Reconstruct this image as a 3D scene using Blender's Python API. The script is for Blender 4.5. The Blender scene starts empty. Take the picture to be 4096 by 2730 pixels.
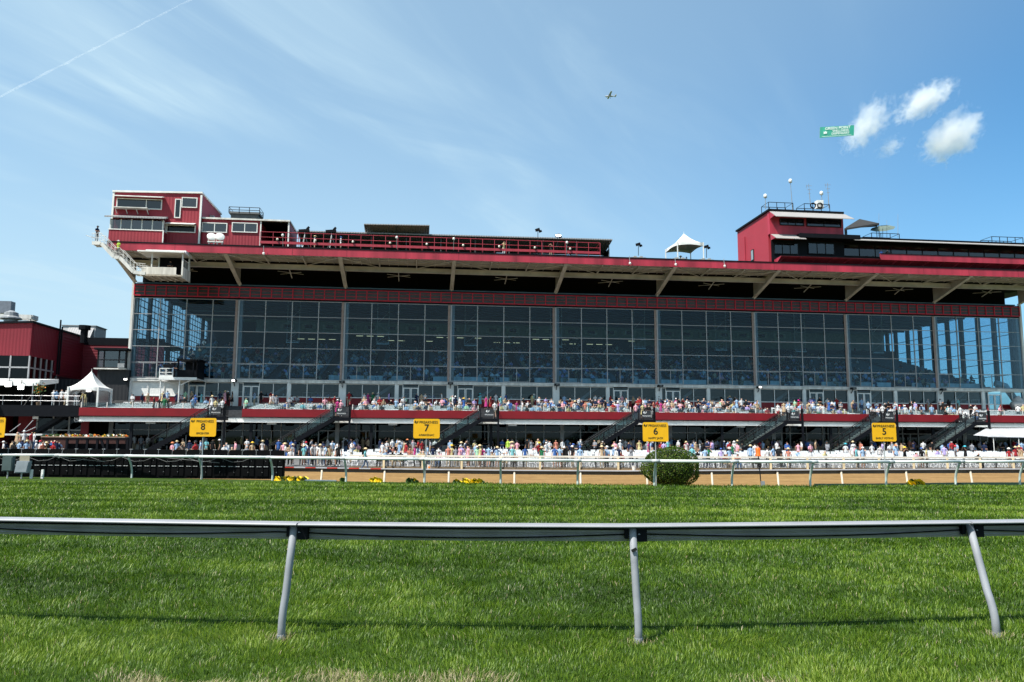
import bpy, math, random
import numpy as np
from math import sin, cos, radians, pi, sqrt, atan2
from mathutils import Vector, Matrix
rnd = random.Random(7)
sc = bpy.context.scene
COL = sc.collection
# ---------------------------------------------------------------- survey of the place
# the stand has its own frame: u along the facade, v into the building, z up
FPX, PITCH, ROLL, HC = 3100.0, .1235, .0047, 1.95
YAW, SX, SY = .1133, -43.234, 86.485
_f = np.array([0, cos(PITCH), sin(PITCH)]); _u = np.array([0, -sin(PITCH), cos(PITCH)]); _r = np.array([1., 0, 0])
RX = cos(ROLL)*_r + sin(ROLL)*_u; UP = -sin(ROLL)*_r + cos(ROLL)*_u
CAM = np.array([0, 0, HC])
AX = np.array([cos(YAW), sin(YAW), 0]); VX = np.array([-sin(YAW), cos(YAW), 0]); ORG = np.array([SX, SY, 0])
def ray(p): return RX*(p[0]-2048)/FPX + UP*(1365-p[1])/FPX + _f
def q(p, v=0.0):                      # bearing -> (u, v, z) on the plane v of the stand
    d = ray(p); t = ((ORG+VX*v-CAM) @ VX)/(d @ VX); P = CAM + d*t
    return ((P-ORG) @ AX, v, P[2])
def G(p, z=0.0):                      # bearing -> world point on level z
    d = ray(p); P = CAM + d*((z-HC)/d[2]); return (P[0], P[1], z)
def Yp(p, y):                         # bearing -> world point at range y
    d = ray(p); P = CAM + d*(y/d[1]); return tuple(P)
def SW(u, v, z): P = ORG+AX*u+VX*v; return (P[0], P[1], z)
def WS(x, y): P = np.array([x, y, 0])-ORG; return (P @ AX, P @ VX)
def pix(P):
    d = np.array(P, float)-CAM; return (2048+FPX*(d @ RX)/(d @ _f), 1365-FPX*(d @ UP)/(d @ _f))
c1 = lambda x, y: (x/2.2402, 700+y/2.24)
c2 = lambda x, y: (1000+x/2.2402, 800+y/2.24)
c3 = lambda x, y: (2000+x/2.24, 800+y/2.24)
c4 = lambda x, y: (3000+x/2.147, 680+y/2.147)
d1 = lambda x, y: (x/2.298, 1300+y/2.298)
d2 = lambda x, y: (1000+x/2.298, 1400+y/2.298)
d3 = lambda x, y: (2000+x/2.298, 1400+y/2.298)
d4 = lambda x, y: (3000+x/2.147, 1300+y/2.147)
TX = [0, 510, 1020, 1530, 2040, 2550, 3060, 3576]
def tp(t, x, y): return (TX[t]+x/4.356, 1540+y/4.356)
# ---------------------------------------------------------------- materials
MATS = {}
def mat(name, col, rough=.6, metal=0.0, var=.12, scale=3.0, spec=.4, bump=0.0, streak=False):
    if name in MATS: return MATS[name]
    m = bpy.data.materials.new(name); m.use_nodes = True; MATS[name] = m
    nt = m.node_tree; N = nt.nodes; L = nt.links; b = N['Principled BSDF']
    b.inputs['Roughness'].default_value = rough; b.inputs['Metallic'].default_value = metal
    b.inputs['Specular IOR Level'].default_value = spec
    tc = N.new('ShaderNodeTexCoord'); no = N.new('ShaderNodeTexNoise'); no.inputs['Scale'].default_value = scale
    no.inputs['Detail'].default_value = 5
    if streak:
        mp = N.new('ShaderNodeMapping'); mp.inputs['Scale'].default_value = (1, 1, .12)
        L.new(tc.outputs['Object'], mp.inputs[0]); L.new(mp.outputs[0], no.inputs['Vector'])
    else: L.new(tc.outputs['Object'], no.inputs['Vector'])
    mx = N.new('ShaderNodeMix'); mx.data_type = 'RGBA'
    c = np.array(col[:3]); lo = c*(1-var*1.6); hi = np.minimum(c*(1+var), 1)
    mx.inputs[6].default_value = (*lo, 1); mx.inputs[7].default_value = (*hi, 1)
    rp = N.new('ShaderNodeMapRange'); rp.inputs[1].default_value = .3; rp.inputs[2].default_value = .7
    L.new(no.outputs['Fac'], rp.inputs[0]); L.new(rp.outputs[0], mx.inputs[0]); L.new(mx.outputs[2], b.inputs['Base Color'])
    if bump:
        bp = N.new('ShaderNodeBump'); bp.inputs['Strength'].default_value = bump
        L.new(no.outputs['Fac'], bp.inputs['Height']); L.new(bp.outputs[0], b.inputs['Normal'])
    return m
def glass(name, tint, refl=.08, rough=.03):
    m = bpy.data.materials.new(name); m.use_nodes = True; nt = m.node_tree; N = nt.nodes; L = nt.links
    N.remove(N['Principled BSDF']); o = N['Material Output']
    t = N.new('ShaderNodeBsdfTransparent'); t.inputs[0].default_value = (*tint, 1)
    g = N.new('ShaderNodeBsdfGlossy'); g.inputs['Roughness'].default_value = rough
    fr = N.new('ShaderNodeFresnel'); fr.inputs[0].default_value = 1.5
    mu = N.new('ShaderNodeMath'); mu.operation = 'MULTIPLY_ADD'; mu.inputs[1].default_value = .45; mu.inputs[2].default_value = refl
    L.new(fr.outputs[0], mu.inputs[0])
    x = N.new('ShaderNodeMixShader'); L.new(mu.outputs[0], x.inputs[0]); L.new(t.outputs[0], x.inputs[1]); L.new(g.outputs[0], x.inputs[2]); L.new(x.outputs[0], o.inputs[0])
    MATS[name] = m; return m
def emis(name, col, s):
    m = bpy.data.materials.new(name); m.use_nodes = True; b = m.node_tree.nodes['Principled BSDF']
    b.inputs['Base Color'].default_value = (*col, 1); b.inputs['Emission Color'].default_value = (*col, 1); b.inputs['Emission Strength'].default_value = s
    MATS[name] = m; return m
def corrug(name, col, scale, axis=0, depth=.4, rough=.6, dark=.8):
    m = bpy.data.materials.new(name); m.use_nodes = True; nt = m.node_tree; N = nt.nodes; L = nt.links; b = N['Principled BSDF']
    b.inputs['Roughness'].default_value = rough
    tc = N.new('ShaderNodeTexCoord'); sp = N.new('ShaderNodeSeparateXYZ'); L.new(tc.outputs['Object'], sp.inputs[0])
    mu = N.new('ShaderNodeMath'); mu.operation = 'MULTIPLY'; mu.inputs[1].default_value = scale; L.new(sp.outputs[axis], mu.inputs[0])
    pp = N.new('ShaderNodeMath'); pp.operation = 'PINGPONG'; pp.inputs[1].default_value = 1; L.new(mu.outputs[0], pp.inputs[0])
    bp = N.new('ShaderNodeBump'); bp.inputs['Strength'].default_value = depth; bp.inputs['Distance'].default_value = .05; L.new(pp.outputs[0], bp.inputs['Height']); L.new(bp.outputs[0], b.inputs['Normal'])
    no = N.new('ShaderNodeTexNoise'); no.inputs['Scale'].default_value = .8; no.inputs['Detail'].default_value = 6; L.new(tc.outputs['Object'], no.inputs['Vector'])
    mx = N.new('ShaderNodeMix'); mx.data_type = 'RGBA'; mx.inputs[6].default_value = (*[c*dark for c in col], 1); mx.inputs[7].default_value = (*col, 1)
    L.new(no.outputs['Fac'], mx.inputs[0]); L.new(mx.outputs[2], b.inputs['Base Color']); MATS[name] = m; return m
red = mat('red_paint', (.37, .028, .052), .5, var=.24, scale=.9, streak=True)
redd = mat('dark_red_paint', (.20, .003, .009), .5, var=.12, scale=.7)
redb = mat('bright_red_frame', (.50, .008, .03), .5)
redsid = corrug('red_siding', (.29, .012, .028), 6.0, 0)
redcor = corrug('red_corrugated', (.40, .026, .046), 9.0, 1, .5)
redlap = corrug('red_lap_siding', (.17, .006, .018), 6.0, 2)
blk = mat('black_paint', (.007, .008, .011), .6, spec=.08)
blk2 = mat('black_steel', (.010, .011, .014), .5, spec=.12)
flat_black = mat('black_recess', (.008, .008, .009), .9, spec=.05)  # near-black flat colour for recesses, inner walls and backings
white = mat('white_paint', (.74, .74, .72), .5, var=.06, scale=1.5)
whitew = mat('weathered_white', (.66, .65, .62), .6, var=.16, scale=2.0, streak=True)
cream = mat('cream_steel', (.50, .45, .37), .6, var=.14, scale=.8)
deckc = corrug('cream_deck', (.46, .42, .36), 3.2, 0, .5, dark=.62)
alum = mat('aluminium_frame', (.36, .36, .37), .45, .3, var=.08)
pinkst = mat('primer_steel', (.30, .225, .20), .6, var=.1)
greym = mat('grey_metal', (.30, .31, .32), .5, .3)
galv = corrug('grey_roof_sheet', (.30, .30, .31), 7.0, 0, .5)
conc = mat('concrete', (.34, .33, .31), .85, var=.15, scale=1.2)
asph = mat('asphalt', (.085, .085, .088), .9, var=.25, scale=.7)
creamp = mat('cream_post', (.66, .55, .36), .6, var=.1)
wood = mat('weathered_board', (.16, .12, .075), .8, var=.25, scale=4)
transl = None
tentw = mat('tent_fabric', (.80, .80, .79), .55, var=.04, scale=.8)
yel = mat('yellow_sign', (.78, .40, .004), .45, var=.04)
inkb = mat('black_ink', (.01, .01, .01), .5)
inkw = mat('white_ink', (.8, .8, .8), .5)
teal = mat('teal_seat', (.018, .085, .115), .5)
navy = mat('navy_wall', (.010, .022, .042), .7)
dkglass = glass('dark_glass', (.10, .12, .13), .012)
bglass = glass('stand_glass', (.70, .88, .98), .0)
cglass = glass('clear_glass', (.82, .88, .88), .02)
grglass = glass('grey_glass', (.30, .30, .29), .03)
lampw = emis('lit_lamp', (1, .98, .93), 5)
lampy = emis('warm_tube', (1, .80, .45), .55)
seatw = mat('white_seat_plastic', (.76, .77, .78), .5, var=.04)
brick = mat('brick_planter', (.06, .02, .016), .8, var=.3, scale=14)
# ---------------------------------------------------------------- mesh builder
class MB:
    def __init__(s): s.v = []; s.f = []; s.m = []
    def add(s, vs, fs, mi=0):
        n = len(s.v); s.v += [tuple(map(float, p)) for p in vs]; s.f += [tuple(n+i for i in f) for f in fs]; s.m += [mi]*len(fs); return s
    def box(s, a, b, mi=0):
        x0, x1 = sorted((a[0], b[0])); y0, y1 = sorted((a[1], b[1])); z0, z1 = sorted((a[2], b[2]))
        return s.add([(x0,y0,z0),(x1,y0,z0),(x1,y1,z0),(x0,y1,z0),(x0,y0,z1),(x1,y0,z1),(x1,y1,z1),(x0,y1,z1)],
                     [(0,3,2,1),(4,5,6,7),(0,1,5,4),(1,2,6,5),(2,3,7,6),(3,0,4,7)], mi)
    def bar(s, p, r, w, h=None, mi=0):
        h = h or w; p = Vector(p); r = Vector(r); d = (r-p).normalized()
        up = Vector((0,0,1)) if abs(d.z) < .95 else Vector((0,1,0))
        a = d.cross(up).normalized()*(w/2); c = a.cross(d).normalized()*(h/2)
        vs = [p-a-c, p+a-c, p+a+c, p-a+c, r-a-c, r+a-c, r+a+c, r-a+c]
        return s.add(vs, [(0,3,2,1),(4,5,6,7),(0,1,5,4),(1,2,6,5),(2,3,7,6),(3,0,4,7)], mi)
    def tube(s, pts, r, n=8, mi=0, caps=True):
        pts = [Vector(p) for p in pts]; k = len(pts); rs = r if isinstance(r, (list, tuple)) else [r]*k
        vs = []; fs = []; a = None
        for i, p in enumerate(pts):
            d = (pts[min(i+1,k-1)]-pts[max(i-1,0)]).normalized()
            if a is None:
                a = d.orthogonal().normalized()
            else:
                a = (a-d*a.dot(d)).normalized()
            b = d.cross(a)
            for j in range(n):
                t = 2*pi*j/n; vs.append(p+(a*cos(t)+b*sin(t))*rs[i])
        for i in range(k-1):
            for j in range(n):
                fs.append((i*n+j, i*n+(j+1)%n, (i+1)*n+(j+1)%n, (i+1)*n+j))
        if caps: fs.append(tuple(range(n-1,-1,-1))); fs.append(tuple((k-1)*n+j for j in range(n)))
        return s.add(vs, fs, mi)
    def prism(s, pts, vec, mi=0):
        n = len(pts); V = Vector(vec); P = [Vector(p) for p in pts]
        vs = P+[p+V for p in P]
        return s.add(vs, [tuple(range(n-1,-1,-1)), tuple(range(n, 2*n))]+[(i,(i+1)%n,n+(i+1)%n,n+i) for i in range(n)], mi)
    def slab(s, pts, t, mi=0):          # polygon given thickness along its normal
        P = [Vector(p) for p in pts]; nrm = (P[1]-P[0]).cross(P[-1]-P[0]).normalized()*t
        return s.prism(pts, nrm, mi)
    def lathe(s, prof, c, n=12, mi=0, sy=1.0):
        vs = []; fs = []; k = len(prof)
        for (r, z) in prof:
            for j in range(n):
                t = 2*pi*j/n; vs.append((c[0]+r*cos(t), c[1]+r*sin(t)*sy, c[2]+z))
        for i in range(k-1):
            for j in range(n): fs.append((i*n+j, i*n+(j+1)%n, (i+1)*n+(j+1)%n, (i+1)*n+j))
        fs.append(tuple(range(n-1,-1,-1))); fs.append(tuple((k-1)*n+j for j in range(n)))
        return s.add(vs, fs, mi)
    def profile(s, path, prof, mi=0):   # prof: (offset to the side, height) swept along path
        P = [Vector(p) for p in path]; k = len(P); n = len(prof); vs = []; fs = []
        for i, p in enumerate(P):
            d = (P[min(i+1,k-1)]-P[max(i-1,0)]); d.z = 0; d.normalize(); sd = Vector((-d.y, d.x, 0))
            for (o, h) in prof: vs.append(p+sd*o+Vector((0,0,h)))
        for i in range(k-1):
            for j in range(n): fs.append((i*n+j, i*n+(j+1)%n, (i+1)*n+(j+1)%n, (i+1)*n+j))
        fs.append(tuple(range(n-1,-1,-1))); fs.append(tuple((k-1)*n+j for j in range(n)))
        return s.add(vs, fs, mi)
    def mesh(s, name, mats, o=(0,0,0), smooth=False):
        me = bpy.data.meshes.new(name); o = Vector(o)
        me.from_pydata([tuple(Vector(p)-o) for p in s.v], [], s.f)
        mats = mats if isinstance(mats, (list, tuple)) else [mats]
        for m in mats: me.materials.append(m)
        if len(mats) > 1: me.polygons.foreach_set('material_index', s.m)
        if smooth: me.shade_smooth() if hasattr(me, 'shade_smooth') else me.polygons.foreach_set('use_smooth', [True]*len(s.f))
        me.update(); return me
SMAT = Matrix.Translation((SX, SY, 0)) @ Matrix.Rotation(YAW, 4, 'Z')
OO = {}
def tag(o, label=None, cat=None, group=None, kind=None):
    if label: o['label'] = label
    if cat: o['category'] = cat
    if group: o['group'] = group
    if kind: o['kind'] = kind
    return o
def place(ob, o, frame):
    if frame == 'S':
        w = SMAT @ Vector(o); ob.location = w; ob.rotation_euler = (0, 0, YAW)
    else: ob.location = o
    OO[ob.name] = tuple(o)
def thing(name, label, cat, o=(0,0,0), frame='S', group=None):
    e = bpy.data.objects.new(name, None); COL.objects.link(e); e.empty_display_size = .1
    place(e, o, frame); return tag(e, label, cat, group)
def part(root, name, mb, mats, smooth=False, label=None):
    o = OO[root.name]; ob = bpy.data.objects.new(name, mb.mesh(name, mats, o, smooth)); COL.objects.link(ob)
    ob.parent = root; OO[ob.name] = o
    if label: ob['label'] = label
    return ob
def solo(name, mb, mats, label=None, cat=None, o=(0,0,0), frame='S', group=None, kind=None, smooth=False):
    ob = bpy.data.objects.new(name, mb.mesh(name, mats, o, smooth)); COL.objects.link(ob); place(ob, o, frame)
    return tag(ob, label, cat, group, kind)
def dup(root, loc, rz=None, label=None, group=None, dz=None):
    r = root.copy(); COL.objects.link(r); r.location = loc
    if rz is not None: r.rotation_euler = (0, 0, rz)
    if label: r['label'] = label
    if group: r['group'] = group
    for ch in list(root.children):
        c = ch.copy(); COL.objects.link(c); c.parent = r
        for g in ch.children:
            d = g.copy(); COL.objects.link(d); d.parent = c
    return r
def text(root, name, s, size, m, M, extr=.004, align='CENTER', bold=0):
    cu = bpy.data.curves.new(name, 'FONT'); cu.body = s; cu.size = size; cu.align_x = align; cu.align_y = 'CENTER'; cu.extrude = extr; cu.offset = size*bold
    cu.materials.append(m); ob = bpy.data.objects.new(name, cu); COL.objects.link(ob); me = bpy.data.meshes.new_from_object(ob.evaluated_get(bpy.context.evaluated_depsgraph_get())); bpy.data.objects.remove(ob); bpy.data.curves.remove(cu)
    me.name = name; ob = bpy.data.objects.new(name, me); COL.objects.link(ob); ob.parent = root; ob.matrix_local = M; return ob
FRONT = Matrix.Rotation(pi/2, 4, 'X')   # text that faces the track (-v)
# ================================================================= GRANDSTAND
UC = [.45, 11.96, 23.92, 36.26, 48.77, 61.29, 73.68, 85.73, 97.6, 109.35]
ZR = [8.35, 10.15, 11.95, 13.8, 15.62, 17.45]
ST = thing('grandstand', 'long red and black racecourse grandstand with a tall glass front and cantilever roof', 'grandstand')
U0, U1 = UC[0], UC[-1]
for i in range(10):
    u = UC[i]; b = MB(); b.box((u-.02, .06, 8.3), (u+.42, .5, 17.5)) if i < 9 else b.box((u-.42, .06, 8.3), (u+.05, .5, 17.5))
    part(ST, 'column', b, pinkst)
    if 0 < i < 9: b = MB(); b.box((u-.38, -.11, 8.31), (u-.11, -.052, 17.48)); part(ST, 'column_casing', b, pinkst)
    b = MB()
    if i in (0, 9):
        b.box((u-.28 if i == 0 else u+.06, -.12, .1), (u-.03 if i == 0 else u+.32, .3, 19.2)); part(ST, 'corner_trim', b, whitew)
for i in range(9):
    a, c = UC[i], UC[i+1]; fr = MB(); gl = MB()
    for k in range(5):
        u = a+(c-a)*k/4
        if k < 4 or i == 8:
            w = .048 if k else .08
            fr.box((u-w, -.08, ZR[0]), (u+w, .05, ZR[5]))
    for z in ZR:
        fr.box((a+.09, -.05, z-.034), (c-.09, .045, z+.034))
    for k in (0, 2):
        u = a+(c-a)*(k+.5)/4 if i % 2 == 0 or k == 0 else a+(c-a)*(k+.5)/4
        fr.box((u-.03, -.04, ZR[0]+.05), (u+.03, .03, ZR[1]-.05))
        for z in (ZR[0]+.1, ZR[1]-.1): fr.box((a+(c-a)*k/4+.1, -.035, z-.03), (a+(c-a)*(k+1)/4-.1, .025, z+.03))
    f = part(ST, 'window_bay', fr, alum)
    gl.box((a+.03, -.006, ZR[0]), (c-.03, .006, ZR[5])); part(f, 'glass', gl, bglass)
b = MB(); b.box((U0-.25, -.3, 7.98), (U1+.3, .05, 8.3)); b.box((U0-.25, -.34, 8.22), (U1+.3, -.3, 8.31)); part(ST, 'sill_beam', b, whitew)
# red clerestory band
b = MB(); b.box((U0, -.02, 17.5), (U1, .35, 17.68)); part(ST, 'head_flashing', b, blk)
for i in range(9):
    a, c = UC[i], UC[i+1]; fr = MB(); pn = MB(); n = 10
    for k in range(n+1):
        u = a+(c-a)*k/n
        if k < n or i == 8: fr.box((u-.055, -.2, 17.7), (u+.055, -.04, 18.95))
    for z, h in ((17.73, .06), (18.92, .06), (18.14, .025), (18.55, .018)): fr.box((a+.055, -.17, z-h), (c-.055, -.06, z+h))
    f = part(ST, 'clerestory_window', fr, redb)
    pn.box((a, -.1, 17.7), (c, -.085, 18.95)); part(f, 'pane', pn, mat('smoky_pane', (.034, .031, .028), .35, var=.3, scale=1.1))
# recess under the roof, roof slab, fascia, soffit
b = MB(); b.box((U0, 2.2, 18.97), (U1, 2.5, 21.3)); b.box((U0, -.2, 18.96), (U1, 2.2, 19.02)); part(ST, 'recess_wall', b, flat_black)
b = MB(); b.box((U0-.2, -3.5, 21.26), (U1+1.0, 2.5, 21.34)); part(ST, 'dark_soffit', b, flat_black)
b = MB(); b.box((U0-.4, -7.15, 21.28), (U1+4, -3.5, 21.36)); part(ST, 'soffit', b, deckc)
b = MB(); b.box((U0-.5, -7.15, 21.4), (U1+4, 42, 22.0)); part(ST, 'roof', b, blk)
b = MB(); b.box((U0-.5, -7.24, 21.22), (U1+6, -7.17, 22.02)); part(ST, 'fascia', b, red)
for k in range(19):
    b = MB(); u = UC[0]+6.05*k+.3*(k % 2); b.box((u-.02, -7.252, 21.22), (u+.02, -7.241, 22.02)); part(ST, 'fascia_seam', b, mat('seam_dark_red', (.16, .012, .025), .6))
b = MB(); b.box((U0-.5, -7.29, 22.03), (U1+6, -7.0, 22.16)); part(ST, 'roof_edge', b, blk)
for i in range(10):
    u = UC[i]; b = MB()
    b.prism([(u-.03, -7.1, 21.2), (u-.03, -.1, 19.3), (u-.03, -.1, 21.25), (u-.03, -7.1, 21.25)], (.06, 0, 0))
    b.add([(u-.22, -7.12, 21.2), (u+.22, -7.12, 21.2), (u+.22, -.1, 19.3), (u-.22, -.1, 19.3), (u-.22, -7.12, 21.12), (u+.22, -7.12, 21.12), (u+.22, -.1, 19.2), (u-.22, -.1, 19.2)],
          [(0,1,2,3), (4,7,6,5), (0,4,5,1), (1,5,6,2), (2,6,7,3), (3,7,4,0)])
    b.tube([(u, -.25, 19.05), (u, -.25, 19.3)], .09, 8)
    part(ST, 'bracket', b, cream)
b = MB(); b.box((U0, -3.62, 20.5), (U1+5, -3.56, 20.92)); b.box((U0, -3.78, 20.44), (U1+5, -3.4, 20.5)); b.box((U0, -3.78, 20.92), (U1+5, -3.4, 20.97)); part(ST, 'roof_beam', b, cream)
for i in range(9):
    a, c = UC[i], UC[i+1]; b = MB()
    for k in (1, 2):
        u = a+(c-a)*k/3; b.bar((u, -7.1, 21.15), (u, -3.8, 20.86), .1, .14)
    for k in range(1, 12):
        u = a+(c-a)*k/12; b.bar((u, -7.1, 21.22), (u, -3.6, 21.22), .05, .08)
    for v in (-6.2, -5.2, -4.4): b.bar((a, v, 21.2), (c, v, 21.2), .05, .06)
    b.bar((a+.3, -7.0, 21.08), (a+(c-a)/3, -3.8, 20.9), .06); b.bar((c-.3, -7.0, 21.08), (a+(c-a)*2/3, -3.8, 20.9), .06)
    m = (a+c)/2
    b.bar((m-1.3, -2.9, 20.35), (m+1.3, -1.2, 20.4), .04); b.bar((m+1.3, -2.9, 20.3), (m-1.3, -1.2, 20.35), .04); b.bar((m, -3.6, 20.7), (m, -1.1, 19.95), .08)
    part(ST, 'soffit_framing', b, cream)
# side walls of the hall
def sidewall(u, cols, rows, name, muls):
    fr = MB(); gl = MB()
    for v in cols: fr.box((u-.18, v-.3, 8.4), (u+.18, v+.3, 19.2))
    for z in rows: fr.box((u-.04, .3, z-.04), (u+.04, 30, z+.04))
    for v in muls: fr.box((u-.03, v-.035, 8.4), (u+.03, v+.035, 19.2))
    f = part(ST, name, fr, mat('dark_steel_frame', (.02, .028, .038), .5))
    gl.box((u-.01, .3, 8.4), (u+.01, 30, 19.2)); part(f, 'glass', gl, glass('side_glass', (.9, .95, .97), .01) if 'side_glass' not in MATS else MATS['side_glass'])
sidewall(U0, [5.2, 12.7, 20.1, 27.6], [9.0+.78*k for k in range(14)], 'side_window', [.9+1.2*k for k in range(25)])
sidewall(U1, [1.5, 4.57, 7.56, 10.94, 13.86, 17.17, 20.17, 23.3, 26.4, 28.7], [8.6+1.75*k for k in range(7)], 'side_window', [])
# inside the hall: stepped seating, ceiling, back wall
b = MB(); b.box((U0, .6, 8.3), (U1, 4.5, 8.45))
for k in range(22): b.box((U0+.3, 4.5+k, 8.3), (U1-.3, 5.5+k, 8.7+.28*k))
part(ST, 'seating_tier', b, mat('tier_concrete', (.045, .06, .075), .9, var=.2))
AIS = [UC[i]+d for i in range(9) for d in (3.2, 9.4)]
seats = MB()
for k in range(22):
    z = 8.7+.28*k; segs = []; u = U0+1
    for a in AIS+[U1-.8]:
        if a-u > 1.5: seats.box((u, 5.1+k, z+.38), (a-.6, 5.16+k, z+.78)); seats.box((u, 4.72+k, z+.36), (a-.6, 5.08+k, z+.42))
        u = a+.6
so = part(ST, 'seat_rows', seats, teal); so['kind'] = 'stuff'
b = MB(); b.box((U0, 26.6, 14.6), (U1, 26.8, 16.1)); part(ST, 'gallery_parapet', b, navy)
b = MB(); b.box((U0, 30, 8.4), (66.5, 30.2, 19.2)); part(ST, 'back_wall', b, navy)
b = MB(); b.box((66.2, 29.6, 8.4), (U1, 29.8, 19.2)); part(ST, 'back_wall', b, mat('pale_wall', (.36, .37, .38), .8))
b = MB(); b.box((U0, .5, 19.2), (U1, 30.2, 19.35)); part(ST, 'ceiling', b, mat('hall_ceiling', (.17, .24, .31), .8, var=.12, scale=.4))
b = MB()
for v in (10, 13.5, 17, 20.5, 24): b.box((U0, v, 18.85), (U1, v+.25, 19.19))
for v in (12, 15.6, 22): b.tube([(U0+1, v, 18.95), (U1-1, v, 18.95)], .12, 6)
part(ST, 'ceiling_beams', b, navy)
b = MB(); b.box((U0+8, 26.0, 17.25), (U1-18, 26.5, 18.9)); part(ST, 'bulkhead', b, mat('bulkhead_grey', (.36, .44, .52), .8))
for k in range(26):
    u = 12+k*3.05; b = MB(); b.box((u, 25.7, 17.75), (u+2.0, 25.99, 18.45), 0); b.box((u+.45, 25.62, 17.85), (u+1.55, 25.69, 18.35), 1)
    part(ST, 'air_vent', b, [mat('vent_grey', (.55, .62, .68), .7), navy])
for k in range(34):
    u = 14+k*1.55+(k//5)*1.2
    if u < 66 and k % 6 != 4:
        dv = 0 if (k//4) % 2 else 2.2
        b = MB(); b.box((u, 26.9+dv, 16.98-.35*(dv > 0)), (u+1.0, 27.0+dv, 17.03-.35*(dv > 0))); part(ST, 'tube_light', b, lampy)
for n in range(8):
    u = 13.4+n*10.6; b = MB(); b.box((u, 25.4, 16.9), (u+.9, 25.45, 17.6)); p = part(ST, 'section_sign', b, mat('sign_grey', (.5, .52, .55), .6))
    text(p, 'numeral', str(n+1), .55, inkb, Matrix.Translation((u+.45, 25.37, 17.2)) @ FRONT, .003)
for k in range(8):
    u = 15.8+k*11.3; b = MB()
    for du in (0, 1.5): b.tube([(u+du, 9.5, 13.9), (u+du, 9.5, 19)], .035, 5)
    for z in (14, 15.2, 16.4): b.tube([(u, 9.5, z), (u+1.5, 9.5, z)], .03, 5)
    b.tube([(u, 9.5, 14), (u+1.5, 9.5, 15.2)], .025, 5); b.tube([(u+1.5, 9.5, 15.2), (u, 9.5, 16.4)], .025, 5); b.tube([(u, 9.5, 16.4), (u+1.5, 9.5, 18)], .025, 5)
    b.box((u-.05, 9.3, 13.7), (u+1.55, 9.75, 13.85))
    part(ST, 'monitor_hanger', b, mat('hanger_white', (.5, .5, .5), .5))
for k in range(7):
    u = 22+k*12.3; b = MB(); b.box((u, 2.6, 8.45), (u+9.4, 2.72, 9.15)); part(ST, 'front_parapet', b, whitew)
# upper concourse front behind the balcony
for i in range(10):
    u = UC[i]; b = MB(); b.box((u-.38, -.28, 5.3), (u+.38, .2, 7.98)); part(ST, 'concourse_post', b, white)
    if i < 9: m = (UC[i]+UC[i+1])/2; b = MB(); b.box((m-.2, -.22, 5.3), (m+.2, .15, 7.98)); part(ST, 'concourse_post', b, white)
for i in range(9):
    a, c = UC[i], UC[i+1]; m = (a+c)/2
    for h, (x0, x1) in enumerate(((a+.38, m-.2), (m+.2, c-.38))):
        gl = MB(); L = x1-x0
        solid = (i == 0 and h == 0)
        door = (i+h) % 2 == 1 and not solid
        d0, d1_ = (x0+.5, x0+2.3) if door else (0, 0)
        spans = [(x0, d0), (d1_, x1)] if door else [(x0, x1)]
        for s0, s1 in spans:
            fr = MB(); dd = MB(); dd.box((s0, -.06, 5.3), (s1, .04, 6.33)); n = max(1, round((s1-s0)/1.9))
            for k in range(n+1):
                u = s0+(s1-s0)*k/n; fr.box((u-.04, -.12, 5.3), (u+.04, -.065, 7.95))
            fr.box((s0+.04, -.11, 6.33), (s1-.04, .05, 6.42)); fr.box((s0+.04, -.11, 7.88), (s1-.04, .05, 7.96))
            f = part(ST, 'concourse_window', fr, white); part(f, 'dado', dd, redd)
        if solid:
            gl.box((x0, -.02, 6.42), (x1, .02, 7.88)); part(f, 'blank_panel', gl, white)
        else:
            gl.box((x0, -.012, 6.42), (x1, .012, 7.88)); part(f, 'glass', gl, bglass if False else glass('concourse_glass', (.62, .74, .80), .02) if 'concourse_glass' not in MATS else MATS['concourse_glass'])
        if door:
            for k in range(2):
                e = MB(); u = d0+.05+k*.88
                for p_, r_ in (((u, -.1, 5.35), (u+.1, .02, 7.6)), ((u+.74, -.1, 5.35), (u+.84, .02, 7.6)), ((u+.1, -.1, 7.48), (u+.74, .02, 7.6)), ((u+.1, -.1, 5.35), (u+.74, .02, 5.7)), ((u+.1, -.1, 6.3), (u+.74, .02, 6.4))): e.box(p_, r_)
                dp = part(ST, 'door', e, white); g2 = MB(); g2.box((u+.1, -.03, 5.7), (u+.74, -.02, 7.48)); part(dp, 'glass', g2, MATS['concourse_glass'])
# concourse behind those windows
b = MB(); b.box((U0, .2, 5.1), (U1, 9, 5.3)); part(ST, 'concourse_floor', b, conc)
b = MB(); b.box((U0, 6.5, 5.3), (U1, 6.7, 8.3))
part(ST, 'concourse_wall', b, mat('concourse_blue_grey', (.22, .26, .29), .8))
b = MB()
for i in range(9):
    u = UC[i]+1.5
    b.prism([(u, 2.6, 5.3), (u+.6, 2.6, 5.3), (u+4.6, 2.6, 8.2), (u+4.0, 2.6, 8.2)], (0, .15, 0))
    for k in range(2):
        x = u+5+k*2.6
        for p_, r_ in (((x, 6.3, 7.2), (x+2.2, 6.4, 7.3)), ((x, 6.3, 5.3), (x+.1, 6.4, 7.2)), ((x+2.1, 6.3, 5.3), (x+2.2, 6.4, 7.2)), ((x+1.05, 6.3, 5.3), (x+1.15, 6.4, 7.2))): b.box(p_, r_)
part(ST, 'inner_stairs_and_frames', b, mat('pale_frame', (.62, .64, .66), .7))
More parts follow.
